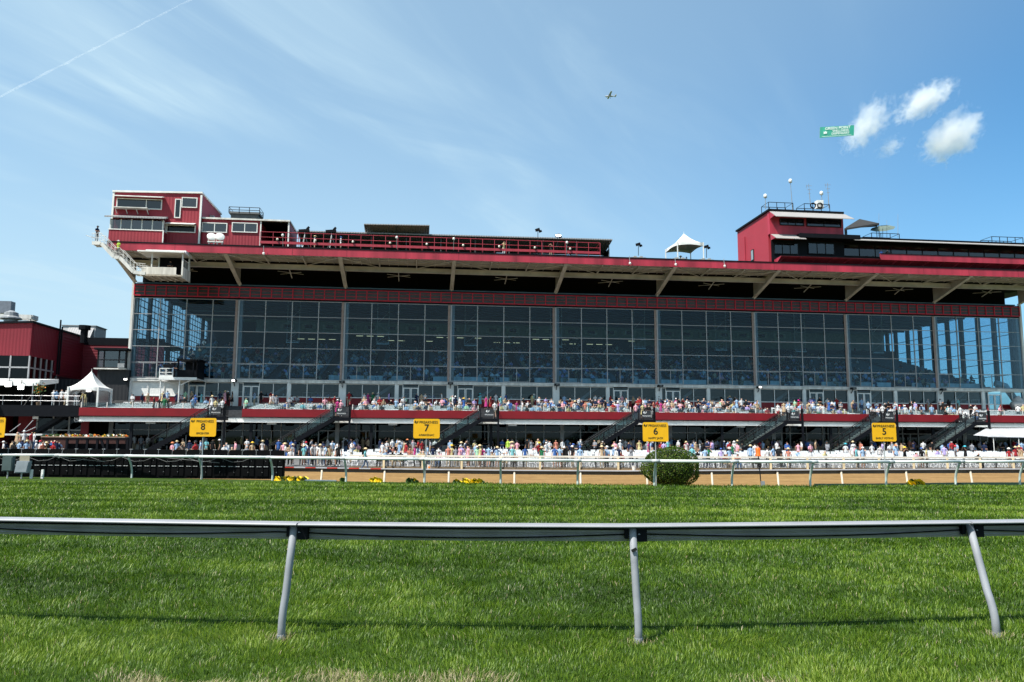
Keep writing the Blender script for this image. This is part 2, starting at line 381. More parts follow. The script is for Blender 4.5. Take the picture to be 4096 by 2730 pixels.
# balcony
NT = 8
TZK = [4.0+.14*k for k in range(7)]+[5.2]
def tier_z(v): return TZK[max(0, min(NT-1, int((v+10)/1.1)))]
b = MB()
for k in range(NT): b.box((-.35, -10+1.1*k, 3.82), (112, -10+1.1*(k+1) if k < NT-1 else 0, TZK[k]))
part(ST, 'balcony_deck', b, mat('balcony_concrete', (.06, .06, .065), .9, var=.2))
SEG = [(325, 835), (969, 1321), (1405, 1917), (1993, 2527), (2613, 3107), (3197, 3473), (3578, 3833), (3940, 4150)]
SEGU = [(q((a, 1650), -10)[0], q((c, 1650), -10)[0]) for a, c in SEG]; SEGU[0] = (-.4, SEGU[0][1]); SEGU[-1] = (SEGU[-1][0], 112)
for a, c in SEGU:
    b = MB(); b.box((a, -10.12, 3.86), (c, -10.02, 4.66)); p = part(ST, 'balcony_panel', b, redd)
    b = MB(); b.box((a, -10.15, 3.78), (c, -10.0, 3.85)); part(p, 'drip_edge', b, blk)
b = MB(); b.box((-.4, -9.95, 3.34), (112, -9.8, 3.78)); b.box((-.4, -10.1, 3.3), (112, -9.7, 3.36))
u = 1.0
while u < 111: b.prism([(u, -9.96, 3.78), (u, -9.96, 3.6), (u, -10.12, 3.78)], (.04, 0, 0)); u += 2.4
part(ST, 'balcony_beam', b, white)
b = MB(); b.box((-.4, -9.7, 3.38), (112, -3.6, 3.5)); part(ST, 'balcony_underside', b, mat('underside_grey', (.12, .12, .12), .9))
for a, c in SEGU:
    po = MB(); g2 = MB(); n = max(1, round((c-a)/2.45))
    for k in range(n+1):
        u = a+.12+(c-a-.24)*k/n; po.box((u-.045, -9.98, 4.0), (u+.045, -9.9, 5.2))
    g2.box((a+.2, -9.95, 4.7), (c-.2, -9.93, 5.15))
    p = part(ST, 'balcony_rail', po, whitew); part(p, 'glass', g2, cglass)
b = MB()
for k in range(1, NT):
    v = -10+1.1*k
    for a, c in SEGU:
        z = TZK[k-1]
        b.tube([(a+.3, v-.03, z+.82), (c-.3, v-.03, z+.82)], .022, 5, caps=False)
        n = int((c-a)/2.4)
        for j in range(n+1): u = a+.3+(c-a-.6)*j/max(1, n); b.tube([(u, v-.03, z), (u, v-.03, z+.82)], .02, 5, caps=False)
part(ST, 'tier_railings', b, mat('green_black_steel', (.012, .02, .02), .5))
# ground floor front under the balcony
for i in range(9):
    a, c = UC[i], UC[i+1]; fr = MB(); gl = MB(); DA = []; n = 6
    for k in range(n):
        u = a+(c-a)*k/n; w = .05 if k else .22
        fr.box((u-w, -4.2, .1), (u+w, -4.0, 3.38))
    for z in (2.55,): fr.box((a+.22, -4.15, z-.045), (c-.05, -4.03, z+.045))
    for k in range(n):
        u0, u1 = a+(c-a)*k/n+.06, a+(c-a)*(k+1)/n-.06
        if (k+i) % 3 == 0:
            mid = (u0+u1)/2
            fr.box((mid-.06, -4.14, .1), (mid+.06, -4.04, 2.5)); fr.box((u0, -4.13, .1), (u1, -4.05, .25)); fr.box((u0, -4.135, 1.05), (u1, -4.06, 1.11))
        elif (k+i) % 3 == 1 or i > 3: da = MB(); da.box((u0, -4.12, .1), (u1, -4.06, 1.05)); DA.append(da)
    f = part(ST, 'ground_floor_bay', fr, mat('frame_grey_white', (.5, .5, .49), .5)); gl.box((a+.2, -4.09, .1), (c, -4.08, 3.38)); part(f, 'glass', gl, dkglass)
    for da in DA: part(f, 'dado', da, whitew)
b = MB(); b.box((U0, 0.3, .05), (U1, .5, 3.4)); b.box((U0, -4, 3.36), (U1, .3, 3.44)); b.box((U0-.2, -4, .05), (U0-.05, 0, 3.4)); part(ST, 'ground_floor_inner_wall', b, flat_black)
for i in range(9):
    m = (UC[i]+UC[i+1])/2; b = MB(); b.box((m-.45, -9.6, 3.12), (m+.45, -9.3, 3.3)); part(ST, 'heater_lamp', b, white)
    b = MB(); b.box((UC[i]+4.0-.13, -9.75, 0), (UC[i]+4.0+.13, -9.5, 3.3)); part(ST, 'balcony_column', b, blk2)
# floodlights on the columns above the balcony
for i in range(9):
    u = UC[i]; b = MB(); b.bar((u, -.3, 7.55), (u, -.75, 8.0), .07); b.box((u-.3, -1.05, 7.98), (u+.3, -.55, 8.24)); t = thing('floodlight', ['black floodlight with its lamp lit on the corner of the glass front', 'lit floodlight above the balcony left of the first staircase landing', 'black floodlight on the white post above sign 7 and left of it', 'black unlit floodlight on the third white post from the camera booth', 'unlit floodlight on the white post above the balcony between signs 7 and 6', 'unlit floodlight right above the sign numbered 6', 'lit floodlight above the balcony right of the round bush', 'black floodlight above the balcony left of sign 5', 'black floodlight above the balcony at the staircase right of sign 5'][i], 'floodlight', (u, -.3, 7.55), group='floodlights along the glass front')
    part(t, 'housing', b, blk2); b = MB(); b.box((u-.15, -1.08, 8.03), (u+.15, -1.055, 8.19)); part(t, 'lens', b, lampw if i in (0, 1, 6) else mat('unlit_lens', (.12, .12, .12), .2))
# air ducts at the right end
t = thing('air_duct', 'fat pale spiral air duct bending out of the stand at its far right', 'air duct', q((3990, 1560), -.8))
b = MB(); b.tube([q((3980, 1533), 1.5), q((4020, 1545), 1.2), q((4060, 1600), .9), q((4075, 1625), -.5)], .42, 12); part(t, 'duct_pipe', b, corrug('duct_metal', (.5, .5, .5), 8, 2), True)
b = MB(); b.tube([q((4062, 1592), -1.0), q((4082, 1615), -1.2), q((4110, 1640), -1.3)], .5, 12); b.tube([q((4050, 1622), -1.4), q((4130, 1612), -1.4)], .45, 12); part(t, 'duct_elbow', b, MATS['duct_metal'], True)
# ================================================================= STAIRCASES
LAND = [(838, 905), (1337, 1401), (1920, 1991), (2547, 2611), (3136, 3198), (3510, 3574), (3884, 3939)]
def emblem(root, name, o, s, m, FR):      # small horse head and three slanting bars
    b = MB(); x, y, z = o
    b.prism([(x-.5*s, y, z), (x-.42*s, y, z+.35*s), (x-.15*s, y, z+.62*s), (x-.02*s, y, z+.3*s), (x-.12*s, y, z-.3*s), (x-.26*s, y, z-.02*s)], (0, -.006, 0))
    for k in range(3):
        dx = (.02+.2*k)*s; b.prism([(x+dx, y, z-.3*s+.1*k*s), (x+dx+.09*s, y, z-.24*s+.1*k*s), (x+dx+.3*s, y, z+.42*s+.08*k*s), (x+dx+.21*s, y, z+.36*s+.08*k*s)], (0, -.006, 0))
    return part(root, name, b, m)
SLAB = ['black steel staircase under the sign numbered 8', 'black steel staircase with landing left of sign 7', 'black steel staircase just right of the sign numbered 7', 'black staircase behind the sign numbered 6', 'black staircase with pale treads right of the orange beacon', 'black staircase hidden partly by the sign numbered 5', 'black staircase beside the white awning at the far right']
def stairs(i):
    a = q((LAND[i][0], 1670), -11)[0]; c = q((LAND[i][1], 1670), -11)[0]; z = 3.85
    v0, v1 = -11.7, -10.15
    t = thing('staircase', SLAB[i], 'staircase', (a, -11, 0), group='staircases from the balcony to the apron')
    b = MB(); b.box((a, v0, z-.35), (c, v1, z)); part(t, 'landing', b, blk)
    b = MB(); n = 20; run = 6.2
    for k in range(n):
        u = a-run*(k+1)/n; zz = z-(z-.05)*(k+1)/(n+0)
        b.box((u, v0+.08, zz-.04), (u+run/n+.02, v1-.08, zz)); b.box((u, v0+.08, zz-.16), (u+.02, v1-.08, zz-.04))
    part(t, 'treads', b, mat('tread_grey', (.13, .15, .15), .6))
    for v in (v0, v1-.06):
        b = MB(); b.prism([(a, v, z), (a, v, z-.42), (a-run, v, -.3), (a-run-.25, v, -.05), (a-run-.2, v, .12)], (0, .06, 0)); part(t, 'stringer', b, blk)
    for v in (v0+.03, v1-.03):
        b = MB(); g2 = MB()
        P = lambda s, h: (a-run*s, v, z-(z-.05)*s+h)
        b.tube([P(0, 1.0), P(1, 1.0)], .035, 6); b.tube([P(0, .16), P(1, .16)], .02, 5); b.tube([P(0, .84), P(1, .84)], .018, 5)
        for k in range(6): b.box((P(k/5, 0)[0]-.03, v-.03, P(k/5, 0)[2]), (P(k/5, 0)[0]+.03, v+.03, P(k/5, 0)[2]+1.0))
        p = part(t, 'balustrade', b, blk2)
        for k in range(5):
            s0, s1 = k/5+.012, (k+1)/5-.012
            g2.add([(P(s0, .16)[0], v-.008, P(s0, .16)[2]), (P(s1, .16)[0], v-.008, P(s1, .16)[2]), (P(s1, .84)[0], v-.008, P(s1, .84)[2]), (P(s0, .84)[0], v-.008, P(s0, .84)[2]),
                    (P(s0, .16)[0], v+.008, P(s0, .16)[2]), (P(s1, .16)[0], v+.008, P(s1, .16)[2]), (P(s1, .84)[0], v+.008, P(s1, .84)[2]), (P(s0, .84)[0], v+.008, P(s0, .84)[2])],
                   [(0,1,2,3), (4,7,6,5), (0,4,5,1), (1,5,6,2), (2,6,7,3), (3,7,4,0)])
        part(p, 'glass', g2, glass('balustrade_glass', (.80, .86, .86), .015, .05) if 'balustrade_glass' not in MATS else MATS['balustrade_glass'])
    b = MB()
    for u in (a, c):
        b.box((u-.05, v0-.02, z), (u+.05, v0+.08, z+1.1))
    b.tube([(a, v0+.03, z+1.05), (c, v0+.03, z+1.05)], .035, 6); b.tube([(a, v0+.03, z+.1), (c, v0+.03, z+.1)], .025, 6)
    k = a+.12
    while k < c: b.tube([(k, v0+.03, z+.1), (k, v0+.03, z+1.05)], .012, 4, caps=False); k += .12
    for k in range(12): b.tube([(c, v0+.03+k*.13, z+.1), (c, v0+.03+k*.13, z+1.05)], .012, 4, caps=False)
    b.tube([(c, v0, z+1.05), (c, v1, z+1.05)], .03, 6); part(t, 'railing', b, blk2)
    b = MB(); b.box((c-.09, v0-.02, 0), (c+.09, v0+.18, z+1.25)); part(t, 'post', b, blk)
    b = MB(); b.lathe([(.08, 0), (.1, .08), (.05, .16), (.09, .24), (.02, .32)], (c, v0+.12, z+1.25), 8); part(t, 'finial', b, redd)
    b = MB(); m = (a+c)/2; b.box((m-.52, v0-.06, z+.18), (m+.44, v0-.035, z+.95)); p = part(t, 'sign_panel', b, mat('charcoal_panel', (.03, .033, .038), .4))
    emblem(p, 'emblem', (m-.22, v0-.066, z+.66), .33, inkw, FRONT)
    text(p, 'lettering', 'PREAKNESS', .17, inkw, Matrix.Translation(Vector((m-.03-a, v0-.067+11, z+.36))) @ FRONT, .003)
for i in range(7): stairs(i)
# ================================================================= YELLOW SIGNS by the turf rail
SG = [(d1(62, 853), d1(1850, 1420), None, 'KING', None), (d1(1752, 853), d1(1850, 1420), '8', 'EPICENTER', d1(1985, 1028)), (d2(1505, 630), d2(1605, 1225), '7', 'ARMAGNAC', d2(1743, 815)), (d3(1310, 662), d3(1437, 1250), '6', 'HAPPY JACK', d3(1548, 843)), (d4(1042, 838), d4(1165, 1383), '5', 'EARLY VOTING', d4(1258, 1002))]
SY_ = [36.4, 35.3, 33.2, 32.0, 33.2]
for k, (tl, ft, num, nm, br) in enumerate(SG):
    y = SY_[k]; w, h = 1.12*y/34, .86*y/34
    if k == 0: R = Yp(tl, y); cx, zt = R[0]-w/2, R[2]
    else:
        A_, B_ = Yp(tl, y), Yp(br, y); cx = (A_[0]+B_[0])/2; w = abs(B_[0]-A_[0]); zt = A_[2]-.02; h = A_[2]-B_[2]-.02
    fx = Yp(ft, y)[0] if k else cx
    cz = zt-h/2
    t = thing('post_sign', ['yellow rounded sign cut off by the left edge of the photo', 'yellow rounded sign numbered 8 on a pole', 'yellow rounded sign numbered 7 on a pole', 'yellow rounded sign numbered 6 beside the round bush', 'yellow rounded sign numbered 5 on a pole'][k], 'sign', (cx, y, 0), 'W', 'yellow horse number signs along the turf rail')
    t.rotation_euler = (0, 0, (-.05, 0, .03, 0, .03)[k]); t['_'] = 0; del t['_']
    b = MB(); r = .07*w; pts = []
    for (sx, sz, a0) in ((1, 1, 0), (-1, 1, 90), (-1, -1, 180), (1, -1, 270)):
        for j in range(5):
            a = radians(a0+j*22.5); pts.append((cx+sx*(w/2-r)+r*cos(a), y-.03, cz+sz*(h/2-r)+r*sin(a)))
    b.prism(pts, (0, .02, 0)); p = part(t, 'sign_board', b, yel)
    b = MB(); b.tube([(cx+(fx-cx)*1.0, y+.02, -.75), (cx, y+.02, cz)], .024, 8); part(t, 'pole', b, mat('pole_grey', (.42, .43, .43), .4, .4))
    L = lambda dx, dz: Matrix.Translation((dx, -.034, cz+dz)) @ FRONT
    text(p, 'event_lettering', 'PREAKNESS', h*.185, inkb, L(w*.07, h*.32))
    emblem(p, 'emblem', (cx-w*.405, y-.036, cz+h*.31), h*.17, inkb, FRONT)
    if num: text(p, 'numeral', num, h*.5, inkb, L(0, h*.02), bold=.012)
    text(p, 'name_lettering', nm, h*.14, inkb, L(w*.25 if k == 0 else 0, -h*.33), bold=.004)
# ================================================================= ROOFTOP: red press box
def window(root, name, x0, x1, z0, z1, v, fm=white, gm=None, w=.09, mull=(), dep=.12):
    b = MB()
    b.box((x0-w, v-dep, z0-w), (x0, v, z1+w)); b.box((x1, v-dep, z0-w), (x1+w, v, z1+w)); b.box((x0, v-dep, z0-w), (x1, v, z0)); b.box((x0, v-dep, z1), (x1, v, z1+w))
    for m in mull: b.box((m-.04, v-dep*.8, z0), (m+.04, v-.01, z1))
    p = part(root, name, b, fm); g2 = MB(); g2.box((x0, v-.05, z0), (x1, v-.035, z1)); part(p, 'pane', g2, gm or grglass2); return p
grglass2 = glass('booth_glass', (.16, .19, .20), .07)
def qa(f, x0, y0, x1, y1, v): a = q(f(x0, y0), v); c = q(f(x1, y1), v); return a[0], c[0], c[2], a[2]   # u0,u1,z0,z1
PV = -6.0
t = thing('press_box', 'red two storey wooden booth with white trimmed windows on the left end of the roof', 'rooftop booth', (4, PV, 22.16))
b = MB(); xa, xb = -.18, 8.86; zb, zt = 22.16, 28.0
b.prism([(xa, PV, zb), (xb, PV, zb), (xb, PV, zt), (xa, PV, zt-.2)], (0, 8, 0)); part(t, 'wall', b, redsid)
b = MB(); b.prism([(xa-.12, PV-.15, zt-.18), (xb+.12, PV-.15, zt+.02), (xb+.12, PV-.15, zt+.2), (xa-.12, PV-.15, zt+.0)], (0, 8.3, 0)); part(t, 'roof', b, white)
for x, y0 in ((xa, PV), (xb, PV), (xb-.01, PV+7.98)): b = MB(); b.box((x-.09, y0-.09, zb), (x+.09, y0+.07, zt-.15)); part(t, 'corner_trim', b, white)
u0, u1, z0, z1 = qa(c1, 1058, 217, 1443, 308, PV); window(t, 'window', u0, u1, z0, z1, PV, mull=(u0+(u1-u0)*.66,))
b = MB(); b.add([(u0-.3, PV-.05, z1+.42), (u1+.3, PV-.05, z1+.42), (u1+.3, PV-.75, z1+.18), (u0-.3, PV-.75, z1+.18), (u0-.3, PV-.05, z1+.32), (u1+.3, PV-.05, z1+.32), (u1+.3, PV-.75, z1+.1), (u0-.3, PV-.75, z1+.1)], [(0,3,2,1),(4,5,6,7),(0,1,5,4),(1,2,6,5),(2,3,7,6),(3,0,4,7)]); part(t, 'awning', b, whitew)
b = MB(); b.box((u0-.15, PV-.8, z0-.18), (u0+(u1-u0)*.74, PV-.02, z0-.1))
for k in range(4): x = u0+k*(u1-u0)*.24; b.bar((x, PV-.65, z0-.2), (x, PV-.05, z0-.65), .06)
part(t, 'shelf', b, whitew)
u0, u1, z0, z1 = qa(c1, 1580, 225, 1610, 382, PV); window(t, 'window', u0, u1, z0, z1, PV)
u0, u1, z0, z1 = qa(c1, 1640, 210, 1760, 292, PV); window(t, 'window', u0, u1, z0, z1, PV, gm=glass('pale_glass', (.45, .48, .48), .1))
# projecting middle bay
BV = PV-1.0
u0, u1, z0, z1 = qa(c1, 975, 490, 1457, 612, BV); b = MB(); b.box((u0, BV, z0-.25), (u1, PV, z1)); part(t, 'bay_wall', b, redsid)
b = MB(); b.box((u0-.06, BV-.06, z1), (u1+.06, PV-.02, z1+.1)); b.box((u1-.05, BV-.06, z0-.25), (u1+.06, BV+.04, z1)); part(t, 'bay_trim', b, white)
w0, w1, y0, y1 = qa(c1, 1010, 428, 1480, 484, BV); b = MB()
for k in range(6): x = u0+.1+(u1-u0-.2)*k/5; b.box((x-.05, BV+.02, z1+.1), (x+.05, BV+.12, z1+1.2))
for k in range(4): b.box((u1-.12, BV+.3+k*.22-.04, z1+.1), (u1-.03, BV+.3+k*.22+.04, z1+1.2)) if k % 3 == 0 else None
p = part(t, 'bay_window', b, white); g2 = MB(); g2.box((u0+.05, BV+.05, z1+.1), (u1-.05, BV+.07, z1+1.2)); part(p, 'pane', g2, MATS['pale_glass'])
zr = z1+1.22
b = MB(); b.add([(u0-.35, BV-.45, zr), (u1+.3, BV-.45, zr), (u1+.1, PV-.02, zr+.45), (u0-.05, PV-.02, zr+.45), (u0-.35, BV-.45, zr+.16), (u1+.3, BV-.45, zr+.16), (u1+.1, PV-.02, zr+.62), (u0-.05, PV-.02, zr+.62)],
                [(0,3,2,1),(4,5,6,7),(0,1,5,4),(1,2,6,5),(2,3,7,6),(3,0,4,7)]); part(t, 'bay_roof', b, galv)
u0, u1, z0, z1 = qa(c1, 1503, 455, 1745, 515, PV); window(t, 'window', u0, u1, z0, z1, PV, gm=dkglass)
b = MB(); b.add([(u0-.1, PV-.02, z1+.35), (u1+.1, PV-.02, z1+.35), (u1+.1, PV-.8, z1+.05), (u0-.1, PV-.8, z1+.05), (u0-.1, PV-.02, z1+.28), (u1+.1, PV-.02, z1+.28), (u1+.1, PV-.8, z1), (u0-.1, PV-.8, z1)], [(0,3,2,1),(4,5,6,7),(0,1,5,4),(1,2,6,5),(2,3,7,6),(3,0,4,7)]); part(t, 'awning', b, whitew)
b = MB(); b.box((xb+.02, PV+3.4, 26.0), (xb+.45, PV+4.3, 26.6)); part(t, 'air_conditioner', b, greym)
b = MB(); b.box((xb+.02, PV+6.6, 25.4), (xb+.08, PV+7.5, 26.4)); part(t, 'window', b, white)
# lower wing with the open end
WV = -5.6
t = thing('rooftop_wing', 'low red rooftop cabin with two sliding windows and an open dark end', 'rooftop booth', (13, WV, 22.16))
xw0, xo, xe = 8.97, q(c2(95, 300), WV)[0], q(c2(350, 300), WV)[0]; zt = 25.32
b = MB(); b.box((xw0, WV, 22.16), (xo, WV+5, zt)); part(t, 'wall', b, redsid)
b = MB(); b.box((xe-.14, WV, 22.16), (xe, WV+5.2, zt-.05)); b.box((xo, WV+4.9, 22.16), (xe-.14, WV+5.05, zt)); part(t, 'end_wall', b, [redsid])
b = MB(); b.box((xo+.01, WV+4.8, 22.17), (xe-.15, WV+4.88, zt-.02)); b.box((xo+.01, WV+.1, zt-.12), (xe-.15, WV+4.8, zt-.02)); part(t, 'inner_lining', b, flat_black)
b = MB(); b.box((xw0, WV-.2, zt), (xe+.1, WV+5.3, zt+.17)); part(t, 'roof', b, whitew)
b = MB(); b.box((xo-.07, WV-.07, 22.16), (xo+.06, WV+.06, zt)); part(t, 'corner_trim', b, white); b = MB(); b.box((xe-.13, WV-.06, 22.16), (xe+.02, WV+.05, zt)); part(t, 'corner_trim', b, white)
for (x0, x1) in ((1820, 2028), (2088, 2300)):
    u0, u1, z0, z1 = qa(c1, x0, 435, x1, 515, WV); window(t, 'window', u0, u1, z0, z1, WV, gm=MATS['pale_glass'], mull=((u0+u1)/2,))
# cooling tower frame behind it
def platform(name, lab, u0, u1, v, z, h, m=blk2, dep=2.0, base=.5, grp=None, rot=0):
    t = thing(name, lab, 'platform', ((u0+u1)/2, v, z), group=grp); b = MB(); n = max(2, round((u1-u0)/1.1))
    for k in range(n+1):
        x = u0+(u1-u0)*k/n
        for y in (v, v+dep): b.tube([(x, y, z), (x, y, z+h)], .045, 5)
    for zz in (z+h, z+h*.5):
        for y in (v, v+dep): b.tube([(u0, y, zz), (u1, y, zz)], .042, 5)
        for x in (u0, u1): b.tube([(x, v, zz), (x, v+dep, zz)], .03, 5)
    part(t, 'railing', b, m); b = MB(); b.box((u0, v, z-.1), (u1, v+dep, z+base*.2)); b.box((u0+.2, v+.2, z-base), (u1-.2, v+dep-.2, z-.1)); part(t, 'deck', b, mat('platform_grey', (.12, .12, .12), .7))
    return t
a = q(c1(2048, 390), 6); c = q(c2(68, 175), 6)
platform('rooftop_platform', 'black railed platform on the roof behind the low red cabin', a[0], c[0]+.2, 6, a[2]+.75, .72, dep=2.2, base=.75)
# white gallery with stairs hung from the roof edge
GV = -8.6
t = thing('camera_gantry', 'white steel stairs and hanging camera cage under the left end of the roof', 'camera gantry', (4, GV, 18.4))
P = lambda x, y: q(c1(x, y), GV)
b = MB()
for v in (GV, GV+1.1):
    o = Vector((0, v-GV, 0)); W_ = [Vector(P(*p))+o for p in ((825, 612), (905, 612), (1020, 738), (1070, 740), (1195, 872), (1300, 884))]
    for i in range(5): b.bar(W_[i], W_[i+1], .08, .34)
part(t, 'stringer', b, whitew)
b = MB()
for i in range(26):
    s = i/25; A_ = Vector(P(905, 612)).lerp(Vector(P(1195, 872)), s); b.box((A_.x-.02, GV+.05, A_.z-.03), (A_.x+.26, GV+1.05, A_.z+.02))
A_, B_ = P(825, 612), P(905, 612); b.box((A_[0], GV, A_[2]-.1), (B_[0], GV+1.1, A_[2]+.05)); part(t, 'treads', b, whitew)
b = MB()
R_ = [P(*p) for p in ((825, 525), (905, 522), (1025, 650), (1075, 655), (1200, 788), (1305, 800))]; D_ = [P(*p) for p in ((825, 608), (905, 608), (1020, 732), (1070, 735), (1195, 868), (1300, 880))]
for dv in (0, 1.1):
    o = Vector((0, dv, 0))
    b.tube([Vector(p)+o for p in R_], .03, 5); b.tube([(Vector(p)+Vector(d))/2+o for p, d in zip(R_, D_)], .022, 5)
    for i in range(5):
        for k in range(4):
            s = k/4; b.tube([Vector(R_[i]).lerp(Vector(R_[i+1]), s)+o, Vector(D_[i]).lerp(Vector(D_[i+1]), s)+o], .018, 4)
b.tube([P(825, 560), P(770, 542)], .03, 5); b.tube([P(770, 542), Vector(P(825, 545))+Vector((0, 1.1, 0))], .03, 5)
part(t, 'railing', b, whitew)
x0, x1 = P(1268, 820)[0], P(1580, 820)[0]; z0, z1 = P(1268, 888)[2], P(1268, 822)[2]
b = MB(); b.box((x0, GV, z0), (x1, GV+.08, z1)); b.box((x0, GV+.08, z0), (x0+.08, GV+2.6, z1)); b.box((x1+.6, GV+.08, z0-.3), (x1+.68, GV+2.6, z1+.1)); b.bar((x1, GV, z0+.05), (x1+.64, GV+.1, z0-.25), .06); part(t, 'parapet', b, mat('rusty_white', (.62, .58, .52), .7, var=.2, scale=2.5, streak=True))
b = MB(); b.box((x0, GV, z0-.16), (x1+.6, GV+2.6, z0-.01))
for k in range(6): x = x0+.2+k*(x1-x0+.2)/5; b.bar((x, GV+.1, z0-.2), (x+.3, GV+2.5, z0-.26), .08)
part(t, 'floor', b, mat('floor_tan', (.40, .35, .28), .8, var=.2))
zr = P(1268, 690)[2]
b = MB(); b.box((x0-.45, GV-.2, zr), (x1+.75, GV+2.7, zr+.14)); b.box((x0+.1, GV+.6, zr+.15), (x1+.7, GV+2.7, zr+.4)); part(t, 'canopy', b, white)
b = MB()
for x, y in ((x0+.9, GV+.3), (x1+.55, GV+.15), (x1+.55, GV+2.4), (x0+.9, GV+2.4)): b.bar((x, y, z0), (x, y, zr), .12)
for k in range(7): b.tube([(x1+.64, GV+.1+k*.4, z0-.3), (x1+.64, GV+.1+k*.4, z1+.9)], .015, 4)
b.tube([(x1+.64, GV+.1, z1+.9), (x1+.64, GV+2.5, z1+.9)], .03, 5); part(t, 'post', b, whitew)
b = MB(); b.box((x0+.9, GV+2.45, z0), (x1+.5, GV+2.55, zr)); part(t, 'back_screen', b, flat_black)
# ================================================================= ROOF DECK with railing and shed roof
DV = -6.9
t = thing('roof_railing', 'long red pipe railing along the roof edge in front of the camera deck', 'railing', (30, DV, 22.16))
xa, xz = q(c2(95, 305), DV)[0], 52.7; b = MB(); n = 28
for k in range(n+1):
    x = xa+(xz-xa)*k/n; b.tube([(x, DV, 22.16), (x, DV, 23.78)], .035, 6)
for z in (23.78, 23.2): b.tube([(xa, DV, z), (xz, DV, z)], .035, 6)
b.box((xa, DV-.03, 22.5), (xz, DV+.03, 22.78)); b.tube([(xz, DV, 23.78), (xz, DV+2.5, 23.78)], .035, 6); b.tube([(xz, DV, 23.2), (xz, DV+2.5, 23.2)], .035, 6)
part(t, 'rails', b, mat('railing_red', (.34, .03, .05), .5))
b = MB()
for k in range(10): x = xa+4*k*1.0+1.8; b.lathe([(.03, 0), (.11, .04), (.13, .16), (.08, .25), (.01, .27)], (x, DV-.1, 22.85+.0), 8) if x < 52 else None
part(t, 'spotlights', b, mat('lamp_ivory', (.6, .58, .5), .4))
SVV = -3.8
t = thing('roof_shed', 'long open rooftop shelter with grey sheet roof and black inside', 'rooftop shelter', (37, SVV, 22.16))
x0, x1 = 18.75, 54.9
b = MB(); b.add([(x0, SVV, 24.75), (x1, SVV, 24.98), (x1, SVV+4.5, 24.2), (x0, SVV+4.5, 24.0), (x0, SVV, 24.88), (x1, SVV, 25.12), (x1, SVV+4.5, 24.33), (x0, SVV+4.5, 24.13)], [(0,3,2,1),(4,5,6,7),(0,1,5,4),(1,2,6,5),(2,3,7,6),(3,0,4,7)]); part(t, 'roof', b, galv)
b = MB(); b.add([(26.2, SVV-1.2, 25.5), (33.5, SVV-1.2, 25.62), (33.5, SVV+3.5, 24.6), (26.2, SVV+3.5, 24.5), (26.2, SVV-1.2, 25.6), (33.5, SVV-1.2, 25.72), (33.5, SVV+3.5, 24.72), (26.2, SVV+3.5, 24.62)], [(0,3,2,1),(4,5,6,7),(0,1,5,4),(1,2,6,5),(2,3,7,6),(3,0,4,7)])
part(t, 'raised_roof', b, galv)
b = MB()
gap = q(c2(2210, 350), SVV+4)[0], q(c2(2290, 350), SVV+4)[0]
for s, e in ((x0, gap[0]), (gap[1], x1)): b.box((s, SVV+4.3, 22.1), (e, SVV+4.5, 24.1))
b.box((x1-.12, SVV+1.5, 22.1), (x1, SVV+4.3, 24.3)); part(t, 'back_wall', b, flat_black)
b = MB(); n = 9
for k in range(n+1):
    x = x0+.3+(x1-x0-.6)*k/n; b.bar((x, SVV+.6, 22.1), (x, SVV+.6, 24.75), .1); b.bar((x, SVV+.1, 24.72), (x, SVV+4.2, 24.02), .08, .14)
for x in (26.4, 29.8, 33.3): b.bar((x, SVV-1.1, 25.46), (x, SVV+.5, 24.85), .08, .12)
part(t, 'post', b, mat('shed_steel', (.10, .10, .10), .6))
b = MB()
for k in range(14): x = 21+k*2.3; b.box((x, SVV+2.6, 22.1), (x+1.5, SVV+3.4, 23.0)); b.box((x, SVV+3.3, 23.0), (x+1.5, SVV+3.4, 23.5))
part(t, 'benches', b, mat('shed_bench', (.02, .022, .03), .6))
# ================================================================= ROOFTOP: red control tower
TV = -5.0
t = thing('control_tower', 'tall red corrugated rooftop tower with two rows of dark windows', 'rooftop tower', (78, TV, 22.16))
xl, xr = 73.8, 83.05; ztop = 29.0
b = MB(); b.box((xl, TV+.6, 22.16), (xr, 4.6, ztop)); part(t, 'wall', b, redcor)
b = MB(); b.box((xl-.05, TV, 26.1), (xr, TV+.58, ztop-.15)); part(t, 'upper_bay', b, red)
b = MB(); b.box((xl-.2, TV-.1, ztop-.1), (xr+.1, 4.7, ztop+.12)); part(t, 'roof', b, blk)
def awn(root, name, x0, x1, z, v, drop, out, m):
    b = MB(); b.add([(x0, v, z), (x1, v, z), (x1+.5, v-out, z-drop), (x0+.15, v-out, z-drop), (x0, v, z-.07), (x1, v, z-.07), (x1+.5, v-out, z-drop-.07), (x0+.15, v-out, z-drop-.07)], [(0,1,2,3),(4,7,6,5),(0,4,5,1),(1,5,6,2),(2,6,7,3),(3,7,4,0)])
    return part(root, name, b, m)
sheet = corrug('pale_roof_sheet', (.36, .34, .33), 8.0, 0, .7)
awn(t, 'awning', xl, xr+.2, ztop-.12, TV, .95, 1.3, sheet)
b = MB(); b.prism([(xl, TV, ztop-.2), (xl, TV-1.2, ztop-1.0), (xl, TV, ztop-1.1)], (.05, 0, 0)); b.prism([(xl, TV, 26.05), (xl, TV-1.2, 25.3), (xl, TV, 25.3)], (.05, 0, 0)); part(t, 'awning_cheek', b, red)
for x0, x1, kk in ((258, 455, 3), (488, 775, 2)):
    u0, u1, z0, z1 = qa(c4, x0, 424, x1, 478 if kk == 3 else 492, TV); window(t, 'window', u0, u1, z0, z1, TV, blk2, mull=[u0+(u1-u0)*j/kk for j in range(1, kk)])
awn(t, 'awning', xl+.05, xl+3.4, 26.08, TV+.02, .75, 1.2, sheet)
b = MB(); b.box((xl+3.2, TV-1.0, 25.55), (xr+1.5, TV+.5, 26.05)); part(t, 'black_canopy', b, blk)
